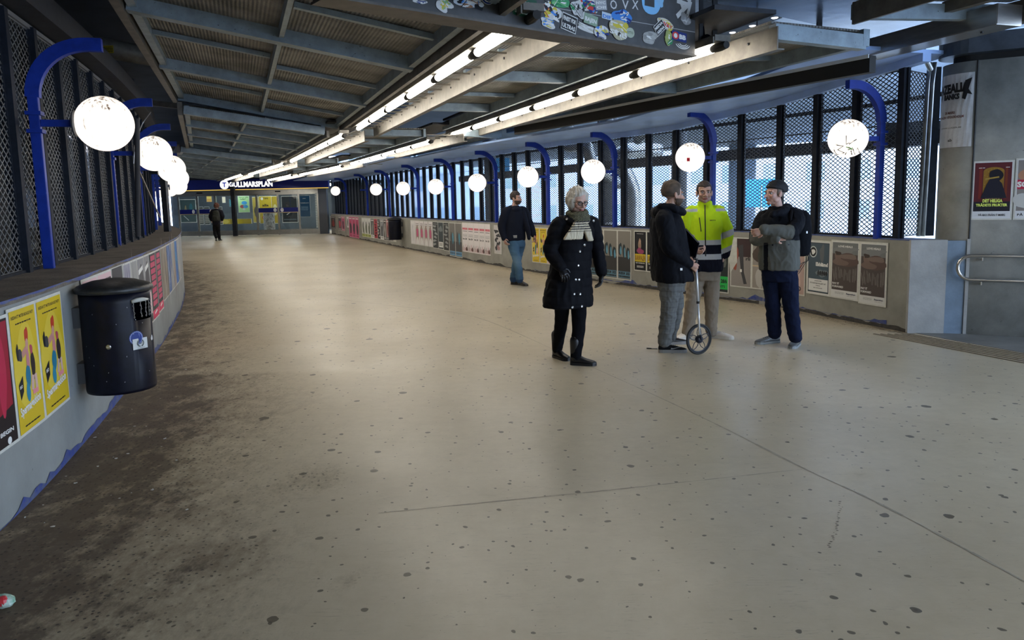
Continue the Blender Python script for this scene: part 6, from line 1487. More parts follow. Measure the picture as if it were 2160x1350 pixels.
def shoe(parent, heel, ang, L_=.285, h_=.10, colr=(.02, .02, .02), sole=(.3, .3, .3), pitch=0, wscale=1.0, laces=None, boot=0, name='shoe', sole_h=.025, accent=None):
    """heel: ground point under the heel; ang: heading of the toe in the xy plane"""
    T = Matrix.Translation(heel) @ Matrix.Rotation(ang, 4, 'Z') @ Matrix.Rotation(-R(pitch), 4, 'Y')
    st = [(-.012, .012, .055), (.0, .028, .085), (.03, .036, h_), (.08, .037, h_ * 1.0), (.115, .038, h_ * .86), (.16, .043, .070), (.21, .046, .057), (.25, .041, .048), (.275, .028, .040), (.288, .008, .030)]
    bm = BM(); rings = []; n = 18; k_ = L_ / .288
    for x, w_, t in catmull([Vector(s) for s in st], 3):
        ring = []
        for i in range(n):
            a = 2 * math.pi * i / n; zc = (t + .012) / 2; ring.append(bm.verts.new((x * k_, max(.004, w_) * wscale * math.copysign(abs(math.cos(a)) ** .8, math.cos(a)) * (1 - .22 * max(0, math.sin(a))), zc + (t - .012) / 2 * math.copysign(abs(math.sin(a)) ** .75, math.sin(a)))))
        rings.append(ring)
    for a, b in zip(rings, rings[1:]):
        for i in range(n): bm.faces.new((a[i], a[(i + 1) % n], b[(i + 1) % n], b[i]))
    bm.faces.new(rings[0][::-1]); bm.faces.new(rings[-1])
    if boot: limb(bm, [(.045 * k_, 0, .07), (.05 * k_, 0, .07 + boot)], [.046, .055], 18)
    bmesh.ops.transform(bm, matrix=T, verts=bm.verts); bmesh.ops.recalc_face_normals(bm, faces=bm.faces); me = bpy.data.meshes.new(name); bm.to_mesh(me); bm.free(); setcol(me, colr); s_ = link_mesh(name, me, LEATHER if not accent else CLOTH, parent, smooth=True)
    bm = BM(); pts = []
    for x, w_, _ in st: pts.append((x * k_, (w_ * wscale + .004)))
    outl = [(x, w_) for x, w_ in pts] + [(x, -w_) for x, w_ in pts[::-1]]; prism(bm, outl, 0, sole_h)
    bmesh.ops.transform(bm, matrix=T, verts=bm.verts); bmesh.ops.recalc_face_normals(bm, faces=bm.faces); me = bpy.data.meshes.new('sole'); bm.to_mesh(me); bm.free(); setcol(me, sole); link_mesh('sole', me, LEATHER, s_)
    if laces:
        bm = BM()
        for i in range(5):
            x = (.105 + i * .020) * k_; z = np.interp(x / k_, [q[0] for q in st], [q[2] for q in st]) + .001; tube(bm, [T @ V(x, -.022, z - .008), T @ V(x, 0, z + .002), T @ V(x + .004, .022, z - .008)], .0028, 6)
        me = bpy.data.meshes.new('laces'); bm.to_mesh(me); bm.free(); setcol(me, laces); link_mesh('laces', me, CLOTH, s_)
    if accent:
        A = Art(.12, .035); A.poly([(0, .1), (.15, .1), (1, .95), (.2, .45), (.05, .6)], accent); o = A.build('side_mark', s_)
        for v in o.data.vertices: v.co = T @ V(.11 + v.co.x, -.045 + v.co.y * .5, .035 + v.co.z)
    return s_
def body_core(bm, J, girth=1.0, hands=(None, None)):
    g = girth; pel = J['pelvis']; ne = J['neck']; yaw = J['yaw']
    ch = pel.lerp(ne, .68)
    trunk(bm, [(pel - V(0, 0, .06), .10 * g, .08 * g, yaw), (pel + V(0, 0, .03), .135 * g, .095 * g, yaw), (pel.lerp(ne, .35), .115 * g, .085 * g, yaw), (ch, .135 * g, .10 * g, yaw), (pel.lerp(ne, .88), .13 * g, .075 * g, yaw), (ne - V(0, 0, .01), .055, .055, yaw)])
    limb(bm, [ne - V(0, 0, .03), J['headc'] - V(0, 0, .07) - J['fwd'] * .015], [.060, .054], 16)
    for s in 'LR':
        limb(bm, [ne.lerp(J['sh' + s], .35), J['sh' + s]], [.055, .050]); limb(bm, [J['sh' + s], J['el' + s], J['wr' + s]], [.046 * g, .036 * g, .024])
        limb(bm, [pel.lerp(J['hip' + s], .9), J['kn' + s], J['an' + s]], [.080 * g, .050 * g, .034])
def sleeve_pts(J, s): return [J['neck'].lerp(J['sh' + s], .45), J['sh' + s], J['sh' + s].lerp(J['el' + s], .5), J['el' + s], J['wr' + s]]
def garment(name, parent, m_, draw, voxel, cols, it=3, wr=None, post=None):
    bm = BM(); draw(bm); me = fuse(bm, voxel, it, name=name)
    if wr:
        for a in wr: wrinkle(me, *a)
    if post: post(me)
    setcol(me, cols(getco(me)) if callable(cols) else cols); return link_mesh(name, me, m_, parent)
def zof(py, px, Y): return at(px, py, Y).z
def banded(bands, default):
    """bands: (z0, z1, colour)"""
    def f(co):
        c = np.tile(np.array(default), (len(co), 1))
        for z0, z1, k in bands: c[(co[:, 2] >= z0) & (co[:, 2] < z1)] = k
        return c
    return f
def person(label, J, skin, headkw, girth=1.0, hands=None, voxel=.0048, sculpt=True, **sk):
    root = empty('person', (J['pelvis'].x, J['pelvis'].y, 0), label=label, cat='person')
    M = head_matrix(J['headc'], J['fwd'], headkw.get('pitch', 0), headkw.get('roll', 0), headkw.get('s', 1)); J['M'] = M
    bm = BM(); body_core(bm, J, girth); add_head(bm, M, headkw.get('nose', 1), headkw.get('jaw', 1))
    for h in hands or []: hand(bm, **h)
    me = fuse(bm, voxel, 2, .4, name='body')
    face_sculpt(me, M); skin_cols(me, M, skin, **sk)
    b = link_mesh('body', me, SKIN, root)
    return root, M
class Root:          # children are modelled in world space; shift them under the root when done
    pass
def settle(root):
    t = root.location.copy()
    def go(o):
        for ch in o.children: ch.matrix_parent_inverse = Matrix.Identity(4)
    bpy.context.view_layer.update()
    for ch in root.children: ch.location = ch.location - t
def logo(bvh, px, py, text, size, colr, parent, name='chest_print'):
    p, n_, d = ray_hit(bvh, px, py)
    if p is None: return
    n_ = n_.normalized(); x = Vector((0, 0, 1)).cross(n_).normalized(); z = n_.cross(x).normalized()
    v, mx, f = text_mesh(text, .04); k = size / mx[0]; me = bpy.data.meshes.new(name)
    me.from_pydata([p + n_ * .006 + x * ((a - mx[0] / 2) * k) + z * (b * k) for a, b in v], [], f); setcol(me, colr); link_mesh(name, me, CLOTH, parent)

NAVY = (.004, .005, .012); BLK = (.004, .0042, .006); INDIGO = (.012, .017, .045)
# ---------------------------------------------------------------- white-haired woman
def woman():
    f_ = V(.45, -.89, 0); yaw = math.atan2(.45, .89)
    J = dict(yaw=yaw, fwd=f_, headc=Wp(1219.5, 425, 7.18), neck=Wp(1215, 462, 7.22), pelvis=Wp(1203, 592, 7.2),
             shL=Wp(1179, 474, 7.13), elL=Wp(1162, 530, 7.10), wrL=Wp(1182, 563, 6.99), shR=Wp(1249, 472, 7.30), elR=Wp(1260, 528, 7.33), wrR=Wp(1269, 575, 7.27),
             hipL=Wp(1188, 600, 7.20), knL=Wp(1184, 676, 7.27), anL=Wp(1175, 735, 7.42), hipR=Wp(1219, 600, 7.22), knR=Wp(1221, 680, 7.12), anR=Wp(1215, 748, 7.08), toeL=R(-62), toeR=R(-18))
    root, M = person('woman with white bobbed hair, dark quilted coat, striped scarf and glasses walking towards the camera', J, (.50, .32, .26), dict(pitch=-12, s=1.0), girth=.95)
    def draw(bm):
        S = [(Wp(1198, 646, 7.19), .245, .185), (Wp(1198, 634, 7.19), .248, .190), (Wp(1200, 600, 7.2), .228, .175), (Wp(1204, 560, 7.2), .20, .155), (Wp(1209, 520, 7.2), .185, .14), (Wp(1213, 492, 7.2), .188, .135), (Wp(1214, 474, 7.21), .165, .115), (Wp(1215, 464, 7.21), .105, .095)]
        trunk(bm, [(c, a, b, yaw) for c, a, b in S])
        for s, rr in (('L', [.055, .075, .080, .068, .052]), ('R', [.055, .072, .074, .062, .050])): limb(bm, sleeve_pts(J, s), rr, 18)
        limb(bm, [Wp(1197, 462, 7.12), Wp(1216, 470, 7.08), Wp(1238, 461, 7.25)], [.04, .035, .04])           # turned-up collar
    def quilt(me):
        co, no = getco(me), getno(me); ph = np.sin(co[:, 2] * 2 * math.pi / .17); d = .008 * np.abs(ph) ** .6 * (1 - np.abs(no[:, 2])); setco(me, co + no * d[:, None])
    coat = garment('coat', root, SHELL, draw, .0065, (.0035, .0038, .006), wr=[(.014, 14, 3, (1, 1, .5))], post=quilt); tag(coat, 'knee-length dark navy quilted coat')
    bv = bvh_of(coat.data)
    for px, py in ((1233, 517), (1223, 530), (1219.5, 560), (1214.5, 590), (1221.5, 590), (1211, 620), (1223.5, 620), (1207.5, 648), (1227, 646), (1196, 462), (1252, 466)):
        p, n_, d = ray_hit(bv, px, py)
        if p is None: continue
        bm = BM(); q = n_.to_track_quat('Z', 'Y').to_matrix().to_4x4(); lathe(bm, [(.006, 0), (.011, 0), (.012, .003), (.009, .005), (.006, .004)], 14, M=Matrix.Translation(p + n_ * .001) @ q); obj('snap_button', bm, STAINLESS, root)
    def legs(bm):
        limb(bm, [J['hipL'] + V(0, 0, .05), J['knL'], J['anL'] + V(0, 0, -.01)], [.092, .066, .052], 18); limb(bm, [J['hipR'] + V(0, 0, .05), J['knR'], J['anR'] + V(0, 0, -.01)], [.092, .068, .054], 18)
    garment('trousers', root, CLOTH, legs, .008, BLK, wr=[(.010, 14, 7)])
    def glovesd(bm): 
        hand(bm, J['wrL'], (.45, -.45, -.9), (-.2, .9, -.3), 1, 28, 1.0); limb(bm, [J['wrL'] - V(.02, 0, -.03), J['wrL']], [.035, .030])
    tag(garment('glove', root, LEATHER, glovesd, .004, BLK, 2), 'black leather glove')
    def glovesr(bm): hand(bm, J['wrR'], (-.10, -.05, -1), (-.9, -.2, 0), -1, 22, 1.0); limb(bm, [J['wrR'] + V(0, 0, .03), J['wrR']], [.034, .030])
    tag(garment('glove', root, LEATHER, glovesr, .004, BLK, 2), 'black leather glove')
    # boots
    a = V(J['anR'].x - .048 * math.cos(R(-14)), J['anR'].y - .048 * math.sin(R(-14)), 0); shoe(root, a, R(-14), .25, .105, BLK, BLK, boot=.17, name='boot')
    a = V(J['anL'].x - .048 * math.cos(R(-58)), J['anL'].y - .048 * math.sin(R(-58)), 0); shoe(root, a, R(-58), .25, .105, BLK, BLK, boot=.17, name='boot', pitch=0)
    # scarf
    nk = Wp(1216, 459, 7.17)
    def sc(bm):
        for i, (z, r_, t) in enumerate(((.0, .092, .034), (.04, .082, .032), (-.03, .098, .03))):
            P = [nk + V(r_ * math.cos(k * math.pi / 8) + f_.x * .01, r_ * .95 * math.sin(k * math.pi / 8) + f_.y * .01, z - .018 * math.sin(k * math.pi / 8 + yaw) * -1) for k in range(16)]; tube(bm, P, t, 10, closed=True)
        def tail(P, ws, dpt=.016):
            prev = None
            for p, w_ in zip(catmull(P, 4), np.interp(np.linspace(0, len(ws) - 1, (len(P) - 1) * 4 + 1), range(len(ws)), ws)):
                r = [bm.verts.new(p + V(a * w_ * .95, a * w_ * .3, 0) + f_ * b * dpt) for a, b in ((-1, -1), (0, -1.2), (1, -1), (1, 1), (0, 1.2), (-1, 1))]
                if prev:
                    for k in range(6): bm.faces.new((prev[k], prev[(k + 1) % 6], r[(k + 1) % 6], r[k]))
                else: bm.faces.new(r[::-1])
                prev = r
            bm.faces.new(prev)
        tail([Wp(1222, 466, 7.03), Wp(1218, 480, 7.01), Wp(1212, 495, 7.0), Wp(1208, 505, 6.99)], [.045, .062, .085, .092])
        tail([Wp(1232, 468, 7.08), Wp(1238, 485, 7.06), Wp(1245, 508, 7.07)], [.028, .034, .028])
    def sccol(co):
        c = np.tile(np.array((.56, .50, .37)), (len(co), 1)); top = zof(467, 1216, 7.05); z = co[:, 2]
        s1 = (z > top) & (np.sin((z - co[:, 0] * .35) * 2 * math.pi / .013) > -.1); c[z > top] = (.16, .155, .10); c[s1] = (.025, .025, .02)
        s2 = (z <= top) & (z > top - .098) & (((top - z) % .022) < .009); c[s2] = (.02, .02, .03); return c
    tag(garment('scarf', root, CLOTH, sc, .005, sccol, 2, wr=[(.010, 26, 5, (1.6, 1.6, .4))]), 'cream scarf with dark stripes')
    # hair: bob to the jaw, swept back
    def mask(p):
        front = sstep(.070, .090, p.z + .30 * p.x) if p.y > .045 else 1
        low = sstep(-.11, -.085, p.z)
        side = 1
        return front * low if p.y > .030 else low
    def ex(p, d):
        return V(d.x * .016 * (1 if p.z < .04 else .5), -.006 if p.y < 0 else 0, .010 if p.z > .05 else 0) + V(0, 0, 0)
    cap_hair(M, mask, (.092, .114, .118), (0, -.020, .018), (.30, .27, .22), (.68, .64, .57), ex, 3, .016, grain=(55, 30, 9), parent=root)
    eyes(M, root, (.08, .10, .12), (.25, .20, .16))
    bm = BM()
    for s in (-1, 1):
        P = [M @ V(s * .032 + .024 * math.cos(a), .098 - .010 * abs(math.cos(a) * s > .5), -.002 + .0155 * math.sin(a) * (1 - .15 * math.cos(a) * s)) for a in [k * math.pi / 10 for k in range(20)]]; tube(bm, P, .0036, 6, closed=True)
        tube(bm, [M @ V(s * .056, .094, .003), M @ V(s * .074, .06, .004), M @ V(s * .082, 0, .0)], .0024, 6)
    tube(bm, [M @ V(-.009, .100, .002), M @ V(0, .103, .004), M @ V(.009, .100, .002)], .0024, 6)
    me = bpy.data.meshes.new('glasses'); bm.to_mesh(me); bm.free(); setcol(me, (.012, .008, .008)); link_mesh('glasses', me, LEATHER, root, smooth=True)
    settle(root)
woman()

# ---------------------------------------------------------------- man in the yellow jacket
def hivis():
    Y = 8.25; f_ = V(-.12, -.99, 0); yaw = -.10
    J = dict(yaw=yaw, fwd=f_, headc=Wp(1485.5, 406, Y - .02), neck=Wp(1487, 440, Y + .02), pelvis=Wp(1486, 560, Y), shL=Wp(1456, 450, Y), elL=Wp(1446, 494, Y + .02), wrL=Wp(1449, 536, Y - .06), shR=Wp(1517, 449, Y), elR=Wp(1533, 492, Y + .04), wrR=Wp(1528, 537, Y - .05),
             hipL=Wp(1471, 570, Y), knL=Wp(1460, 640, Y - .02), anL=Wp(1450, 706, Y + .02), hipR=Wp(1501, 570, Y), knR=Wp(1501, 638, Y - .02), anR=Wp(1500, 702, Y + .05), toeL=R(-140), toeR=R(-35))
    root, M = person('man in a bright yellow high-visibility jacket and beige trousers facing the camera', J, (.42, .25, .19), dict(pitch=0, s=1.06, jaw=1.12), hands=[dict(wrist=J['wrR'], d=(-.45, -.2, -.85), palm=(-.6, .5, 0), side=-1, curl=15), dict(wrist=J['wrL'], d=(.4, -.2, -.85), palm=(.6, .5, 0), side=1, curl=15)], stubble=(.24, .16, .13))
    S = [(Wp(1486, 571, Y), .188, .145), (Wp(1486, 560, Y), .200, .150), (Wp(1486, 530, Y), .195, .145), (Wp(1486, 495, Y), .185, .14), (Wp(1486, 465, Y), .190, .13), (Wp(1486.5, 449, Y), .160, .105), (Wp(1487, 439, Y), .090, .085), (Wp(1487, 430, Y - .01), .076, .078), (Wp(1487, 425, Y - .01), .072, .075)]
    def draw(bm):
        trunk(bm, [(c, a, b, yaw) for c, a, b in S])
        for s in 'LR': limb(bm, sleeve_pts(J, s), [.055, .078, .078, .070, .052], 18)
    YL = (.50, .72, .015); RF = (.42, .43, .44); z = lambda py: zof(py, 1487, Y)
    sh = {s: (J['sh' + s], J['el' + s], J['wr' + s]) for s in 'LR'}
    def cols(co):
        c = np.tile(np.array(YL), (len(co), 1)); x = co[:, 0]; zz = co[:, 2]; xl, xr = Wp(1460, 500, Y).x, Wp(1516, 500, Y).x; core = (x > xl) & (x < xr)
        for a, b, k in ((505, 515.5, RF), (515.5, 534, NAVY), (534, 546, RF), (546, 600, NAVY)): c[core & (zz < z(a)) & (zz >= z(b))] = k
        arm = ~core; k = (x - Wp(1487, 500, Y).x) * .25 * np.sign(x - Wp(1487, 500, Y).x)
        za = zz - np.abs(x - Wp(1487, 500, Y).x) * .35
        ref = abs(Wp(1530, 500, Y).x - Wp(1487, 500, Y).x) * .35
        for a, b, kk in ((489, 502, RF), (521, 531, RF), (531, 575, NAVY)): c[arm & (za < z(a) - ref) & (za >= z(b) - ref)] = kk
        c[(zz > z(446)) & (zz < z(440)) & (np.abs(x - Wp(1487, 440, Y).x) > .10)] = RF
        return c
    jk = garment('jacket', root, SHELL, draw, .006, cols, wr=[(.020, 9, 5, (1, 1, .5)), (.008, 24, 8)]); tag(jk, 'bright yellow jacket with grey reflective bands and navy lower part')
    bv = bvh_of(jk.data)
    def strip_on(pts, w_, nm, m_=BLACKR):
        P = []
        for k in range(len(pts) - 1):
            for i in range(12):
                a = i / 12; p, n_, d = ray_hit(bv, pts[k][0] * (1 - a) + pts[k + 1][0] * a, pts[k][1] * (1 - a) + pts[k + 1][1] * a)
                if p is not None: P.append(p + n_ * .002)
        if len(P) > 2: bm = BM(); tube(bm, P, w_, 6); obj(nm, bm, m_, root)
    strip_on([(1487, 432), (1487.5, 470), (1488.5, 547)], .006, 'zipper'); strip_on([(1475, 459), (1477, 472), (1479, 490)], .005, 'pocket_zipper')
    logo(bv, 1504, 466, 'MARCUS LINE', .10, (.02, .03, .03), root)
    def legs(bm):
        trunk(bm, [(Wp(1486, 590, Y), .165, .125, yaw), (Wp(1486, 565, Y), .172, .125, yaw), (Wp(1486, 548, Y), .160, .115, yaw)])
        for s in 'LR': limb(bm, [J['hip' + s] - V(0, 0, .02), J['hip' + s].lerp(J['kn' + s], .5), J['kn' + s], J['kn' + s].lerp(J['an' + s], .6), J['an' + s] + V(0, 0, .012)], [.098, .088, .075, .066, .062], 18)
    tag(garment('trousers', root, CLOTH, legs, .0075, (.235, .195, .15), wr=[(.016, 9, 2, (1, 1, 1.3)), (.006, 30, 4)]), 'beige cotton trousers')
    a = atz(1497, 711, 0); shoe(root, a, R(-38), .285, .085, (.66, .61, .54), (.7, .67, .6), laces=(.6, .58, .52)); a = atz(1455, 711, 0); shoe(root, a, R(-132), .285, .085, (.66, .61, .54), (.7, .67, .6), laces=(.6, .58, .52))
    def mask(p):
        hl = sstep(.058 + .25 * abs(abs(p.x) - .0) * 0, .068, p.z - .012 * math.exp(-(p.x / .02) ** 2) * -1) if p.y > .03 else 1
        side = sstep(-.035, -.015, p.z) if p.y < .035 else 1
        return hl * side if p.y > .03 else side
    cap_hair(M, mask, (.0805, .102, .092), (0, -.018, .034), (.018, .012, .010), (.05, .035, .03), None, 5, .003, parent=root)
    eyes(M, root, (.06, .05, .04), (.05, .03, .02)); settle(root)
hivis()

# ---------------------------------------------------------------- man in the long dark coat, with the measuring wheel
def darkman():
    Y = 7.5; f_ = V(.97, .22, 0); yaw = R(100)
    J = dict(yaw=yaw, fwd=f_, headc=Wp(1420, 410, Y), neck=Wp(1408, 446, Y), pelvis=Wp(1415, 585, Y), shL=Wp(1401, 464, Y - .17), elL=Wp(1413, 522, Y - .22), wrL=Wp(1452, 556, Y - .16), shR=Wp(1410, 464, Y + .19), elR=Wp(1424, 515, Y + .22), wrR=Wp(1461, 530, Y + .05),
             hipL=Wp(1414, 592, Y - .08), knL=Wp(1411, 652, Y - .08), anL=Wp(1402, 722, Y - .06), hipR=Wp(1418, 592, Y + .10), knR=Wp(1424, 648, Y + .14), anR=Wp(1412, 712, Y + .20), toeL=R(2), toeR=R(10))
    hd = [dict(wrist=J['wrL'], d=(.85, 0, -.45), palm=(.1, .95, -.3), side=1, curl=48), dict(wrist=J['wrR'], d=(.8, -.4, -.1), palm=(.2, -.5, .8), side=-1, curl=40)]
    root, M = person('bearded man in a long black coat and grey checked trousers seen from the side', J, (.46, .27, .20), dict(pitch=-3, s=1.04, jaw=1.1), hands=hd, stubble=(.16, .09, .05))
    S = [(Wp(1419, 592, Y), .195, .215), (Wp(1418, 580, Y), .200, .222), (Wp(1414, 550, Y), .188, .218), (Wp(1410, 515, Y), .175, .212), (Wp(1407, 485, Y), .165, .205), (Wp(1405, 465, Y), .145, .185), (Wp(1406, 452, Y), .105, .13), (Wp(1408, 444, Y), .080, .09)]
    def draw(bm):
        trunk(bm, [(c, a, b, R(10)) for c, a, b in S])
        for s in 'LR': limb(bm, sleeve_pts(J, s), [.07, .090, .086, .074, .055], 18)
        ell(bm, Wp(1395, 449, Y), (.105, .15, .075), seg=24, rings=16); limb(bm, [Wp(1386, 446, Y), Wp(1400, 436, Y - .10), Wp(1424, 440, Y - .11), Wp(1440, 448, Y)], [.045, .040, .036, .036]); limb(bm, [Wp(1386, 446, Y), Wp(1400, 436, Y + .10), Wp(1424, 440, Y + .11), Wp(1440, 448, Y)], [.045, .040, .036, .036])
    c_ = garment('coat', root, SHELL, draw, .0065, (.004, .0048, .008), wr=[(.022, 8, 2, (1, 1, .4)), (.008, 22, 6)]); tag(c_, 'long black hooded coat')
    bv = bvh_of(c_.data); p, n_, d = ray_hit(bv, 1437, 568)
    if p is not None: bm = BM(); x = Vector((0, 0, 1)).cross(n_).normalized(); z = n_.cross(x).normalized(); vs = [bm.verts.new(p + n_ * .004 + x * a + z * b) for a, b in ((-.012, -.012), (.012, -.012), (.012, .012), (-.012, .012))]; bm.faces.new(vs); obj('hem_label', bm, WHITE, root)
    def legs(bm):
        trunk(bm, [(Wp(1416, 612, Y), .12, .165, R(10)), (Wp(1416, 585, Y), .125, .17, R(10)), (Wp(1416, 570, Y), .12, .16, R(10))])
        for s in 'LR': limb(bm, [J['hip' + s], J['hip' + s].lerp(J['kn' + s], .5), J['kn' + s], J['kn' + s].lerp(J['an' + s], .6), J['an' + s] + V(0, 0, .012)], [.108, .098, .082, .074, .068], 18)
    def plaid(co):
        a = np.sin(co[:, 2] * 2 * math.pi / .055); b = np.sin((co[:, 0] + co[:, 1] * .6) * 2 * math.pi / .05); k = .13 - .022 * (a > .75) - .022 * (b > .75); return np.stack([k * .98, k, k * .98], 1)
    tag(garment('trousers', root, CLOTH, legs, .007, plaid, wr=[(.022, 8, 3, (1, 1, 1.5)), (.006, 30, 4)]), 'grey checked trousers')
    a = atz(1391, 743, 0); shoe(root, a, R(-4), .285, .09, (.010, .010, .011), (.22, .21, .20), laces=(.02, .02, .02), sole_h=.032, accent=(.25, .25, .25)); a = atz(1397, 727, 0); shoe(root, a, R(8), .285, .09, (.010, .010, .011), (.22, .21, .20), laces=(.02, .02, .02), sole_h=.032)
    def mask(p):
        side = sstep(-.045, -.02, p.z + (.0 if p.y < 0 else -.5 * p.y)); hl = sstep(.05, .066, p.z) if p.y > .05 else 1; return side * hl
    def ex(p, d): return V(0, -.004, .014 * sstep(.04, .10, p.z))
    cap_hair(M, mask, (.0805, .104, .093), (0, -.018, .034), (.030, .020, .013), (.13, .09, .06), ex, 8, .006, grain=(60, 12, 30), parent=root)
    bmask = lambda p: sstep(-.03, -.045, p.z) * sstep(-.025, .0, p.y) * (1 - math.exp(-((p.x / .024) ** 2 + ((p.z + .062) / .012) ** 2)) * (p.y > .07))
    cap_hair(M, bmask, (.070, .070, .070), (0, .030, -.048), (.035, .020, .012), (.10, .06, .035), None, 4, .006, parent=root, name='beard', inner=.72)
    eyes(M, root, (.05, .05, .05), (.05, .03, .02)); settle(root)
    # clipboard
    cb = empty('clipboard', label='black clipboard held by the man in the long black coat', cat='clipboard')
    P4 = [Wp(1447, 482, Y - .02), Wp(1475, 513, Y - .10), Wp(1467, 545, Y - .02), Wp(1444, 520, Y + .06)]; n_ = (P4[1] - P4[0]).cross(P4[3] - P4[0]).normalized() * .006
    bm = BM(); a = [bm.verts.new(p - n_) for p in P4]; b = [bm.verts.new(p + n_) for p in P4]; bm.faces.new(a); bm.faces.new(b[::-1])
    for i in range(4): bm.faces.new((a[i], b[i], b[(i + 1) % 4], a[(i + 1) % 4]))
    bmesh.ops.recalc_face_normals(bm, faces=bm.faces); obj('board', bm, BLACK, cb)
    bm = BM(); tube(bm, [P4[0].lerp(P4[1], .05) - n_ * 1.4, P4[0].lerp(P4[1], .95) - n_ * 1.4], .004, 6); obj('edge_zip', bm, mat('grey zip', (.16, .16, .16), .4, .5), cb)
    # measuring wheel
    wc = Wp(1473.5, 715, Y - .12); base = atz(1474, 748, 0); wc = V(base.x, base.y, .162); ax = V(.42, -.90, 0).normalized(); pl = V(ax.y, -ax.x, 0) * -1
    mw = empty('measuring_wheel', label='measuring wheel with a white telescopic rod and thin black spoked wheel', cat='measuring wheel')
    def cp(r_, a, o_=0): return wc + pl * (r_ * math.cos(a)) + V(0, 0, r_ * math.sin(a)) + ax * o_
    bm = BM(); tube(bm, [cp(.149, k * 2 * math.pi / 48) for k in range(48)], .0125, 10, closed=True); obj('tyre', bm, BLACKR, mw, smooth=True)
    bm = BM(); tube(bm, [cp(.132, k * 2 * math.pi / 48) for k in range(48)], .006, 8, closed=True); obj('rim', bm, mat('navy plastic', (.01, .015, .03), .4), mw, smooth=True)
    for k in range(5):
        a0 = k * 2 * math.pi / 5 + math.pi / 2
        for sg in (-1, 1):
            bm = BM(); tube(bm, catmull([cp(.02, a0 + sg * .5), cp(.07, a0 + sg * .36), cp(.11, a0 + sg * .14), cp(.132, a0)], 4), .0038, 6); obj('spoke', bm, MATS['navy plastic'], mw, smooth=True)
    bm = BM(); q = ax.to_track_quat('Z', 'Y').to_matrix().to_4x4(); lathe(bm, [(.0, -.02), (.034, -.02), (.042, -.005), (.038, .02), (.02, .032), (0, .034)], 24, M=Matrix.Translation(wc) @ q); obj('hub', bm, MATS['navy plastic'], mw, smooth=True)
    top = Wp(1468, 560, Y - .13); fk = wc - ax * .045 * 0 - pl * .02 + ax * .045; low = V(wc.x, wc.y, .28) - pl * .035 + ax * .05
    ALU = mat('white anodised tube', (.62, .62, .62), .3, .4)
    bm = BM(); tube(bm, [wc + ax * .04, low], .009, 10); obj('fork', bm, MATS['navy plastic'], mw)
    mid = low.lerp(top, .42); bm = BM(); tube(bm, [low - V(0, 0, .06), mid], .011, 12); obj('rod', bm, ALU, mw, smooth=True); bm = BM(); tube(bm, [mid, top], .0135, 12); obj('rod', bm, ALU, mw, smooth=True)
    bm = BM(); tube(bm, [mid - V(0, 0, .012), mid + V(0, 0, .012)], .0165, 12); obj('clamp_ring', bm, BLACKR, mw); bm = BM(); tube(bm, [top - V(0, 0, .01), top + V(.002, 0, .07)], .016, 12); obj('grip', bm, BLACKR, mw)
    # pen on the floor
    a, b = atz(1364, 734.5, .006), atz(1387, 735.5, .006); pn_ = empty('marker_pen', label='black and white marker pen lying on the floor by the black shoe', cat='pen')
    bm = BM(); tube(bm, [a, a.lerp(b, .45)], .006, 10); obj('cap', bm, BLACKR, pn_); bm = BM(); tube(bm, [a.lerp(b, .45), b], .0055, 10); obj('barrel', bm, mat('grey plastic', (.3, .3, .3), .5), pn_)
darkman()

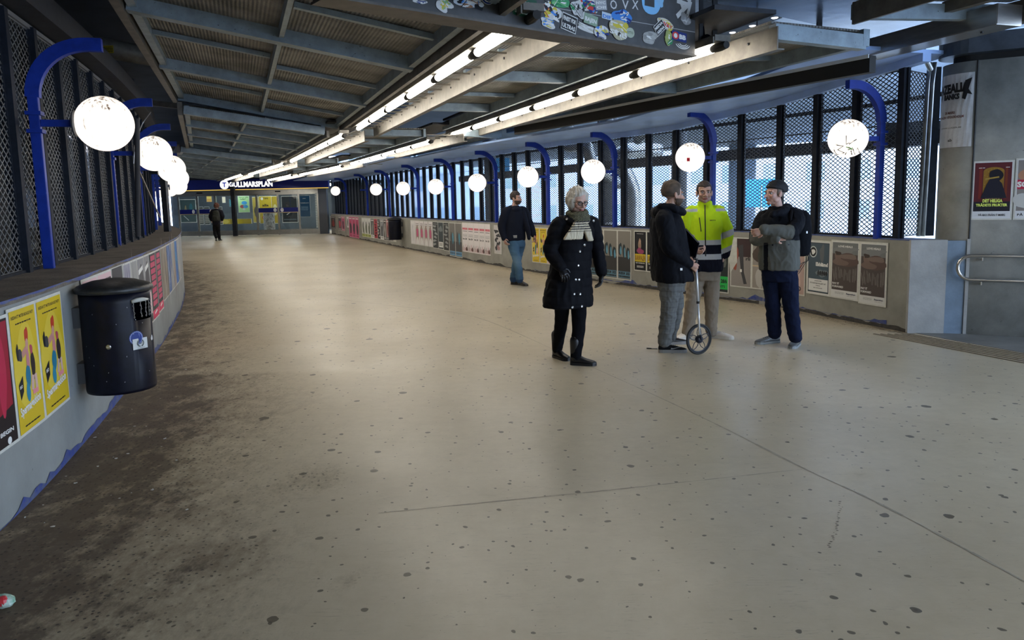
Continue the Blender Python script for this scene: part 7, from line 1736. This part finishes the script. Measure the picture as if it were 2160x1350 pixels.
# ---------------------------------------------------------------- man with beanie and crossed arms
def beanie():
    Y = 7.68; f_ = V(-.93, -.36, 0); tf = V(-.5, -.86, 0); yaw = -R(30)
    J = dict(yaw=yaw, fwd=f_, headc=Wp(1634, 408, Y - .02), neck=Wp(1641, 442, Y + .01), pelvis=Wp(1644, 566, Y), shL=Wp(1611, 462, Y + .10), elL=Wp(1594, 503, Y - .02), wrL=Wp(1636, 502, Y - .24), shR=Wp(1676, 458, Y - .08), elR=Wp(1663, 490, Y - .24), wrR=Wp(1612, 484, Y - .25),
             hipL=Wp(1628, 576, Y + .06), knL=Wp(1630, 640, Y + .05), anL=Wp(1634, 704, Y + .08), hipR=Wp(1661, 576, Y - .04), knR=Wp(1668, 642, Y - .06), anR=Wp(1677, 714, Y - .10), toeL=R(195), toeR=R(236))
    hd = [dict(wrist=J['wrR'], d=(-.85, .3, -.35), palm=(.2, .9, .2), side=1, curl=35), dict(wrist=J['wrL'], d=(.9, .3, .1), palm=(.1, .9, 0), side=-1, curl=20)]
    root, M = person('man in a black beanie with crossed arms, black and grey jacket and dark jeans', J, (.52, .31, .25), dict(pitch=0, s=1.03, nose=1.06), hands=hd)
    S = [(Wp(1643, 568, Y), .200, .150), (Wp(1643, 555, Y), .205, .155), (Wp(1643, 525, Y), .200, .155), (Wp(1643, 495, Y), .200, .150), (Wp(1643, 470, Y), .200, .14), (Wp(1642, 455, Y), .165, .12), (Wp(1641, 445, Y), .105, .10), (Wp(1640, 436, Y), .085, .085)]
    def draw(bm):
        trunk(bm, [(c, a, b, yaw) for c, a, b in S])
        limb(bm, [J['neck'].lerp(J['shL'], .45), J['shL'], J['shL'].lerp(J['elL'], .5), J['elL'], J['elL'].lerp(J['wrL'], .5), J['wrL']], [.06, .080, .078, .068, .062, .050], 18)
        limb(bm, [J['neck'].lerp(J['shR'], .45), J['shR'], J['shR'].lerp(J['elR'], .5) + V(.05, .03, 0), J['elR'] + V(.02, 0, 0), J['elR'].lerp(J['wrR'], .5), J['wrR']], [.06, .088, .084, .070, .060, .050], 18)
        limb(bm, [Wp(1660, 440, Y + .02), Wp(1652, 446, Y - .12), Wp(1630, 452, Y - .14)], [.05, .04, .03]); limb(bm, [Wp(1662, 440, Y + .04), Wp(1655, 440, Y + .12), Wp(1630, 446, Y + .08)], [.05, .045, .035])
    GR = (.105, .108, .098); z = lambda py: zof(py, 1643, Y - .15)
    def cols(co):
        c = np.tile(np.array((.006, .007, .011)), (len(co), 1)); P = [proj(tuple(p)) for p in co.tolist()]; px = np.array([p[0] for p in P]); py = np.array([p[1] for p in P])
        c[(py > 507) ] = GR; c[(py > 507) & (px > 1611) & (px < 1620) & (co[:, 1] < Y)] = (.008, .009, .014)
        fa = np.zeros(len(co), bool)
        for a, b, r_ in ((J['elL'], J['wrL'], .082), (J['elR'].lerp(J['wrR'], -.02), J['wrR'], .078)):
            A_ = np.array(a); B_ = np.array(b); ab = B_ - A_; t = ((co - A_) @ ab) / (ab @ ab); d = np.linalg.norm(co - (A_ + np.clip(t, 0, 1.1)[:, None] * ab), axis=1); fa |= (t > -.12) & (d < r_)
        c[fa & (py < 512)] = GR; return c
    jk = garment('jacket', root, SHELL, draw, .006, cols, wr=[(.020, 9, 4, (1, 1, .6)), (.008, 22, 8)]); tag(jk, 'black jacket with grey forearms and grey lower panel')
    bv = bvh_of(jk.data)
    for px, py in ((1630, 517), (1664, 516)):
        p, n_, d = ray_hit(bv, px, py)
        if p is not None: bm = BM(); q = n_.to_track_quat('Z', 'Y').to_matrix().to_4x4(); lathe(bm, [(0, 0), (.008, 0), (.008, .003), (0, .004)], 12, M=Matrix.Translation(p) @ q); obj('stud', bm, BLACK, root)
    def legs(bm):
        trunk(bm, [(Wp(1644, 592, Y), .165, .13, yaw), (Wp(1644, 568, Y), .175, .13, yaw), (Wp(1644, 552, Y), .165, .12, yaw)])
        for s in 'LR': limb(bm, [J['hip' + s], J['hip' + s].lerp(J['kn' + s], .5), J['kn' + s], J['kn' + s].lerp(J['an' + s], .6), J['an' + s] + V(0, 0, .012)], [.100, .092, .078, .070, .066], 18)
    tag(garment('jeans', root, CLOTH, legs, .0075, (.008, .012, .032), wr=[(.018, 8, 6, (1, 1, 1.5)), (.006, 30, 4)]), 'dark navy jeans')
    GS = (.11, .115, .115)
    a = atz(1642, 722, 0); shoe(root, a, R(196), .295, .095, GS, (.26, .28, .28), laces=(.03, .03, .03)); a = atz(1683, 726, 0); shoe(root, a, R(236), .295, .095, GS, (.26, .28, .28), laces=(.03, .03, .03))
    # beanie
    msk = lambda p: sstep(.030, .040, p.z - .22 * p.y) if p.y > -.03 else sstep(-.005, .01, p.z)
    cap_hair(M, msk, (.089, .112, .098), (0, -.020, .036), (.008, .009, .012), (.014, .015, .019), lambda p, d: V(0, -.016 * sstep(0, -.09, p.y), .004), 2, .003, parent=root, name='beanie', grain=(90, 90, 5), inner=.78)
    hm = lambda p: sstep(-.055, -.035, p.z) * sstep(.04, .02, p.y) * sstep(-.10, -.02, p.z)
    cap_hair(M, hm, (.0785, .098, .088), (0, -.018, .030), (.12, .09, .07), (.20, .16, .13), None, 4, .002, parent=root)
    eyes(M, root, (.05, .08, .10), (.16, .10, .07)); settle(root)
    # rucksack on his back
    rk = empty('rucksack', label='black rucksack on the back of the man with the beanie', cat='bag')
    bk = V(.5, .86, 0); lt = V(.86, -.5, 0); c0 = Wp(1680, 492, Y + .16)
    def rd(bm): trunk(bm, [(c0 + V(0, 0, -.24), .10, .07, yaw), (c0 + V(0, 0, -.20), .14, .095, yaw), (c0 + V(0, 0, 0), .15, .11, yaw), (c0 + V(0, 0, .17), .135, .095, yaw), (c0 + V(0, 0, .24), .09, .06, yaw)]); trunk(bm, [(c0 + bk * .10 + V(0, 0, -.19), .09, .05, yaw), (c0 + bk * .11 + V(0, 0, -.05), .10, .06, yaw), (c0 + bk * .09 + V(0, 0, .03), .08, .04, yaw)])
    o = garment('bag', rk, CLOTH, rd, .007, (.007, .008, .011), wr=[(.012, 14, 2)])
    for s in (-1, 1):
        sh_ = J['shR'] if s > 0 else J['shL']; bm = BM(); b2 = sh_ + V(0, 0, .085) - lt * s * .02
        limb(bm, [c0 + lt * s * .08 + V(0, 0, .22), b2 + bk * .02, b2 + tf * .10 + V(0, 0, -.07), b2 + tf * .12 + V(0, 0, -.20)], [.018, .018, .016, .012], 8, 4); me = bpy.data.meshes.new('strap'); bm.to_mesh(me); bm.free(); setcol(me, (.008, .008, .010)); link_mesh('strap', me, CLOTH, rk, smooth=True)
    for k in range(3):
        bm = BM(); tube(bm, catmull([Wp(1698 + k * 3, 530, Y + .12), Wp(1706 - k, 548, Y + .10), Wp(1690 + k * 4, 556, Y + .05), Wp(1682 + k, 570 + k * 4, Y - .02)], 4), .0035, 6); obj('webbing', bm, BLACKR, rk)
    # strap buckle tag
    bm = BM(); box(bm, (-.008, -.004, -.012), (.008, .004, .012), M=Matrix.Translation(Wp(1702, 490, Y + .03))); obj('buckle', bm, GALV, rk)
beanie()

# ---------------------------------------------------------------- man in jeans by the right wall
def jeansman():
    Y = 13.65; f_ = V(.85, -.52, 0); tf = V(.45, -.89, 0); yaw = math.atan2(.45, .89)
    J = dict(yaw=yaw, fwd=f_, headc=Wp(1088.5, 418.5, Y), neck=Wp(1085, 437, Y), pelvis=Wp(1089, 506, Y), shL=Wp(1067, 447, Y - .1), elL=Wp(1058, 477, Y - .12), wrL=Wp(1063, 502, Y - .16), shR=Wp(1105, 446, Y + .1), elR=Wp(1119, 475, Y + .1), wrR=Wp(1125, 495, Y + .05),
             hipL=Wp(1081, 512, Y - .05), knL=Wp(1092, 555, Y - .2), anL=Wp(1096, 591, Y - .18), hipR=Wp(1097, 512, Y + .05), knR=Wp(1089, 556, Y + .1), anR=Wp(1083, 590, Y + .25), toeL=R(-50), toeR=R(-30))
    hd = [dict(wrist=J['wrL'], d=(.3, -.2, -.95), palm=(.8, .5, 0), side=1, curl=25), dict(wrist=J['wrR'], d=(.25, -.2, -.95), palm=(-.8, -.3, 0), side=-1, curl=30)]
    root, M = person('dark-haired man in a navy hooded jacket and blue jeans walking beside the right wall', J, (.44, .26, .20), dict(pitch=0, s=1.04), hands=hd, voxel=.006, stubble=(.10, .06, .045))
    S = [(Wp(1085, 507, Y), .205, .14), (Wp(1085, 500, Y), .21, .145), (Wp(1085, 480, Y), .205, .14), (Wp(1086, 460, Y), .20, .135), (Wp(1086, 447, Y), .17, .12), (Wp(1086, 439, Y), .10, .095), (Wp(1086, 434, Y), .08, .085)]
    def draw(bm):
        trunk(bm, [(c, a, b, yaw) for c, a, b in S])
        for s in 'LR': limb(bm, sleeve_pts(J, s), [.06, .082, .080, .068, .052], 16)
        ell(bm, Wp(1082, 440, Y + .07), (.13, .09, .06)); limb(bm, [Wp(1072, 441, Y), Wp(1086, 443, Y - .11), Wp(1100, 440, Y)], [.04, .035, .04]); limb(bm, [Wp(1102, 450, Y), Wp(1112, 480, Y - .04), Wp(1116, 502, Y - .06)], [.06, .05, .035])
    tag(garment('jacket', root, SHELL, draw, .008, (.006, .008, .016), wr=[(.020, 9, 4, (1, 1, .6))]), 'dark navy hooded jacket')
    def legs(bm):
        trunk(bm, [(Wp(1089, 520, Y), .15, .12, yaw), (Wp(1089, 508, Y), .16, .12, yaw), (Wp(1089, 498, Y), .15, .115, yaw)])
        for s in 'LR': limb(bm, [J['hip' + s], J['kn' + s], J['an' + s] + V(0, 0, .012)], [.105, .074, .068], 16)
    def jc(co): 
        c = np.tile(np.array((.055, .115, .19)), (len(co), 1)); kz = zof(550, 1090, Y); w_ = np.exp(-((co[:, 2] - kz) / .12) ** 2)[:, None] * .5; c = c * (1 - w_) + np.array((.15, .24, .32)) * w_; c[co[:, 2] < .16] = (.03, .06, .12); return c
    tag(garment('jeans', root, CLOTH, legs, .009, jc, wr=[(.018, 9, 3, (1, 1, 1.5))]), 'washed blue jeans')
    bm = BM(); q = Wp(1086, 499, Y - .15); box(bm, (-.04, -.01, -.025), (.04, .01, .025), M=Matrix.Translation(q)); obj('belt_buckle', bm, GALV, root)
    a = atz(1079, 600, 0); shoe(root, a, R(-30), .285, .10, (.015, .014, .014), (.03, .03, .03)); a = atz(1095, 601, 0); shoe(root, a, R(-58), .285, .10, (.05, .045, .04), (.06, .055, .05))
    def mask(p): return (sstep(.05, .064, p.z) if p.y > .04 else 1) * sstep(-.045, -.02, p.z - (.4 * p.y if p.y > 0 else 0))
    cap_hair(M, mask, (.081, .103, .094), (0, -.018, .034), (.015, .011, .010), (.05, .035, .03), lambda p, d: V(0, 0, .008 * sstep(.04, .1, p.z)), 6, .004, parent=root)
    cap_hair(M, lambda p: sstep(-.03, -.045, p.z) * sstep(-.025, .0, p.y), (.069, .068, .068), (0, .030, -.048), (.03, .02, .015), (.06, .04, .03), None, 4, .003, parent=root, name='beard', inner=.72)
    eyes(M, root); settle(root)
    ph = empty('phone', label='small dark phone in the hand of the man in jeans', cat='phone'); q = J['wrR'] + V(.03, -.04, -.10); bm = BM(); box(bm, (-.004, -.035, -.05), (.008, .035, .05), M=Matrix.Translation(q) @ Matrix.Rotation(R(50), 4, 'X'), bev=.003); obj('case', bm, BLACK, ph)
    bm = BM(); box(bm, (.0082, -.030, -.043), (.009, .030, .043), M=Matrix.Translation(q) @ Matrix.Rotation(R(50), 4, 'X')); obj('screen', bm, mat('dark screen', (.01, .01, .015), .1), ph)
jeansman()

# ---------------------------------------------------------------- passer-by near the entrance, from behind
def passer():
    Y = 34.1; f_ = V(.05, 1, 0); yaw = 0
    J = dict(yaw=0, fwd=f_, headc=Wp(457, 435.5, Y), neck=Wp(457, 441.5, Y), pelvis=Wp(456, 470, Y), shL=Wp(448.5, 446, Y), elL=Wp(444, 457, Y + .05), wrL=Wp(446, 465, Y + .15), shR=Wp(465.5, 446, Y), elR=Wp(470, 457, Y + .05), wrR=Wp(468, 464, Y + .18),
             hipL=Wp(453, 473, Y), knL=Wp(453, 489, Y + .05), anL=Wp(456, 501, Y - .18), hipR=Wp(460, 473, Y), knR=Wp(461, 489, Y + .1), anR=Wp(463, 504.5, Y + .1), toeL=R(95), toeR=R(85))
    hd = [dict(wrist=J['wrL'], d=(0, .3, -.9), palm=(.8, 0, 0), side=1, curl=25, s=1), dict(wrist=J['wrR'], d=(0, .3, -.9), palm=(-.8, 0, 0), side=-1, curl=25)]
    root, M = person('person with reddish brown hair and dark clothes walking towards the entrance, seen from behind', J, (.42, .25, .19), dict(pitch=-12, s=1.0), hands=hd, voxel=.009)
    def draw(bm):
        S = [(Wp(456, 474, Y), .17, .13), (Wp(456, 462, Y), .18, .14), (Wp(457, 450, Y), .185, .13), (Wp(457, 445, Y), .15, .11), (Wp(457, 441, Y), .09, .09)]; trunk(bm, [(c, a, b, 0) for c, a, b in S])
        for s in 'LR': limb(bm, sleeve_pts(J, s), [.07, .095, .095, .08, .06], 14)
        ell(bm, Wp(457, 442.5, Y - .06), (.13, .08, .05))
    garment('jacket', root, SHELL, draw, .012, (.012, .012, .018), wr=[(.02, 10, 3)])
    def legs(bm):
        trunk(bm, [(Wp(456.5, 478, Y), .14, .11, 0), (Wp(456.5, 473, Y), .15, .12, 0), (Wp(456.5, 469, Y), .14, .11, 0)])
        for s in 'LR': limb(bm, [J['hip' + s], J['kn' + s], J['an' + s]], [.095, .078, .065], 14)
    garment('trousers', root, CLOTH, legs, .012, (.012, .012, .014), wr=[(.02, 10, 5)])
    a = J['anL']; shoe(root, V(a.x, a.y - .06, .05), R(92), .27, .10, (.06, .055, .05), (.10, .10, .09), pitch=-38); a = J['anR']; shoe(root, V(a.x, a.y - .08, 0), R(85), .27, .10, (.04, .04, .04), (.08, .08, .08))
    cap_hair(M, lambda p: sstep(-.08, -.05, p.z) * (1 if p.y < .04 else sstep(.05, .065, p.z)), (.118, .132, .128), (0, -.025, .035), (.045, .016, .010), (.13, .05, .028), None, 6, .024, parent=root, grain=(40, 40, 40))
    eyes(M, root); settle(root)
    rk = empty('rucksack', label='dark olive rucksack on the back of the passer-by near the entrance', cat='bag'); c0 = Wp(455.5, 455, Y - .20)
    def rd(bm): trunk(bm, [(c0 + V(0, 0, -.24), .13, .08, 0), (c0 + V(0, 0, -.18), .16, .11, 0), (c0, .165, .12, 0), (c0 + V(0, 0, .17), .14, .10, 0), (c0 + V(0, 0, .25), .08, .06, 0)]); trunk(bm, [(c0 + V(0, -.10, -.18), .11, .05, 0), (c0 + V(0, -.11, -.05), .12, .06, 0), (c0 + V(0, -.09, .02), .10, .03, 0)])
    garment('bag', rk, CLOTH, rd, .01, (.035, .037, .032), wr=[(.012, 14, 2)])
    for s in (-1, 1):
        bm = BM(); limb(bm, [c0 + V(s * .08, .05, .20), c0 + V(s * .12, .18, .24), c0 + V(s * .13, .32, .10)], [.018, .018, .015], 8, 3); me = bpy.data.meshes.new('strap'); bm.to_mesh(me); bm.free(); setcol(me, (.01, .01, .01)); link_mesh('strap', me, CLOTH, rk, smooth=True)
passer()
bpy.context.view_layer.update()
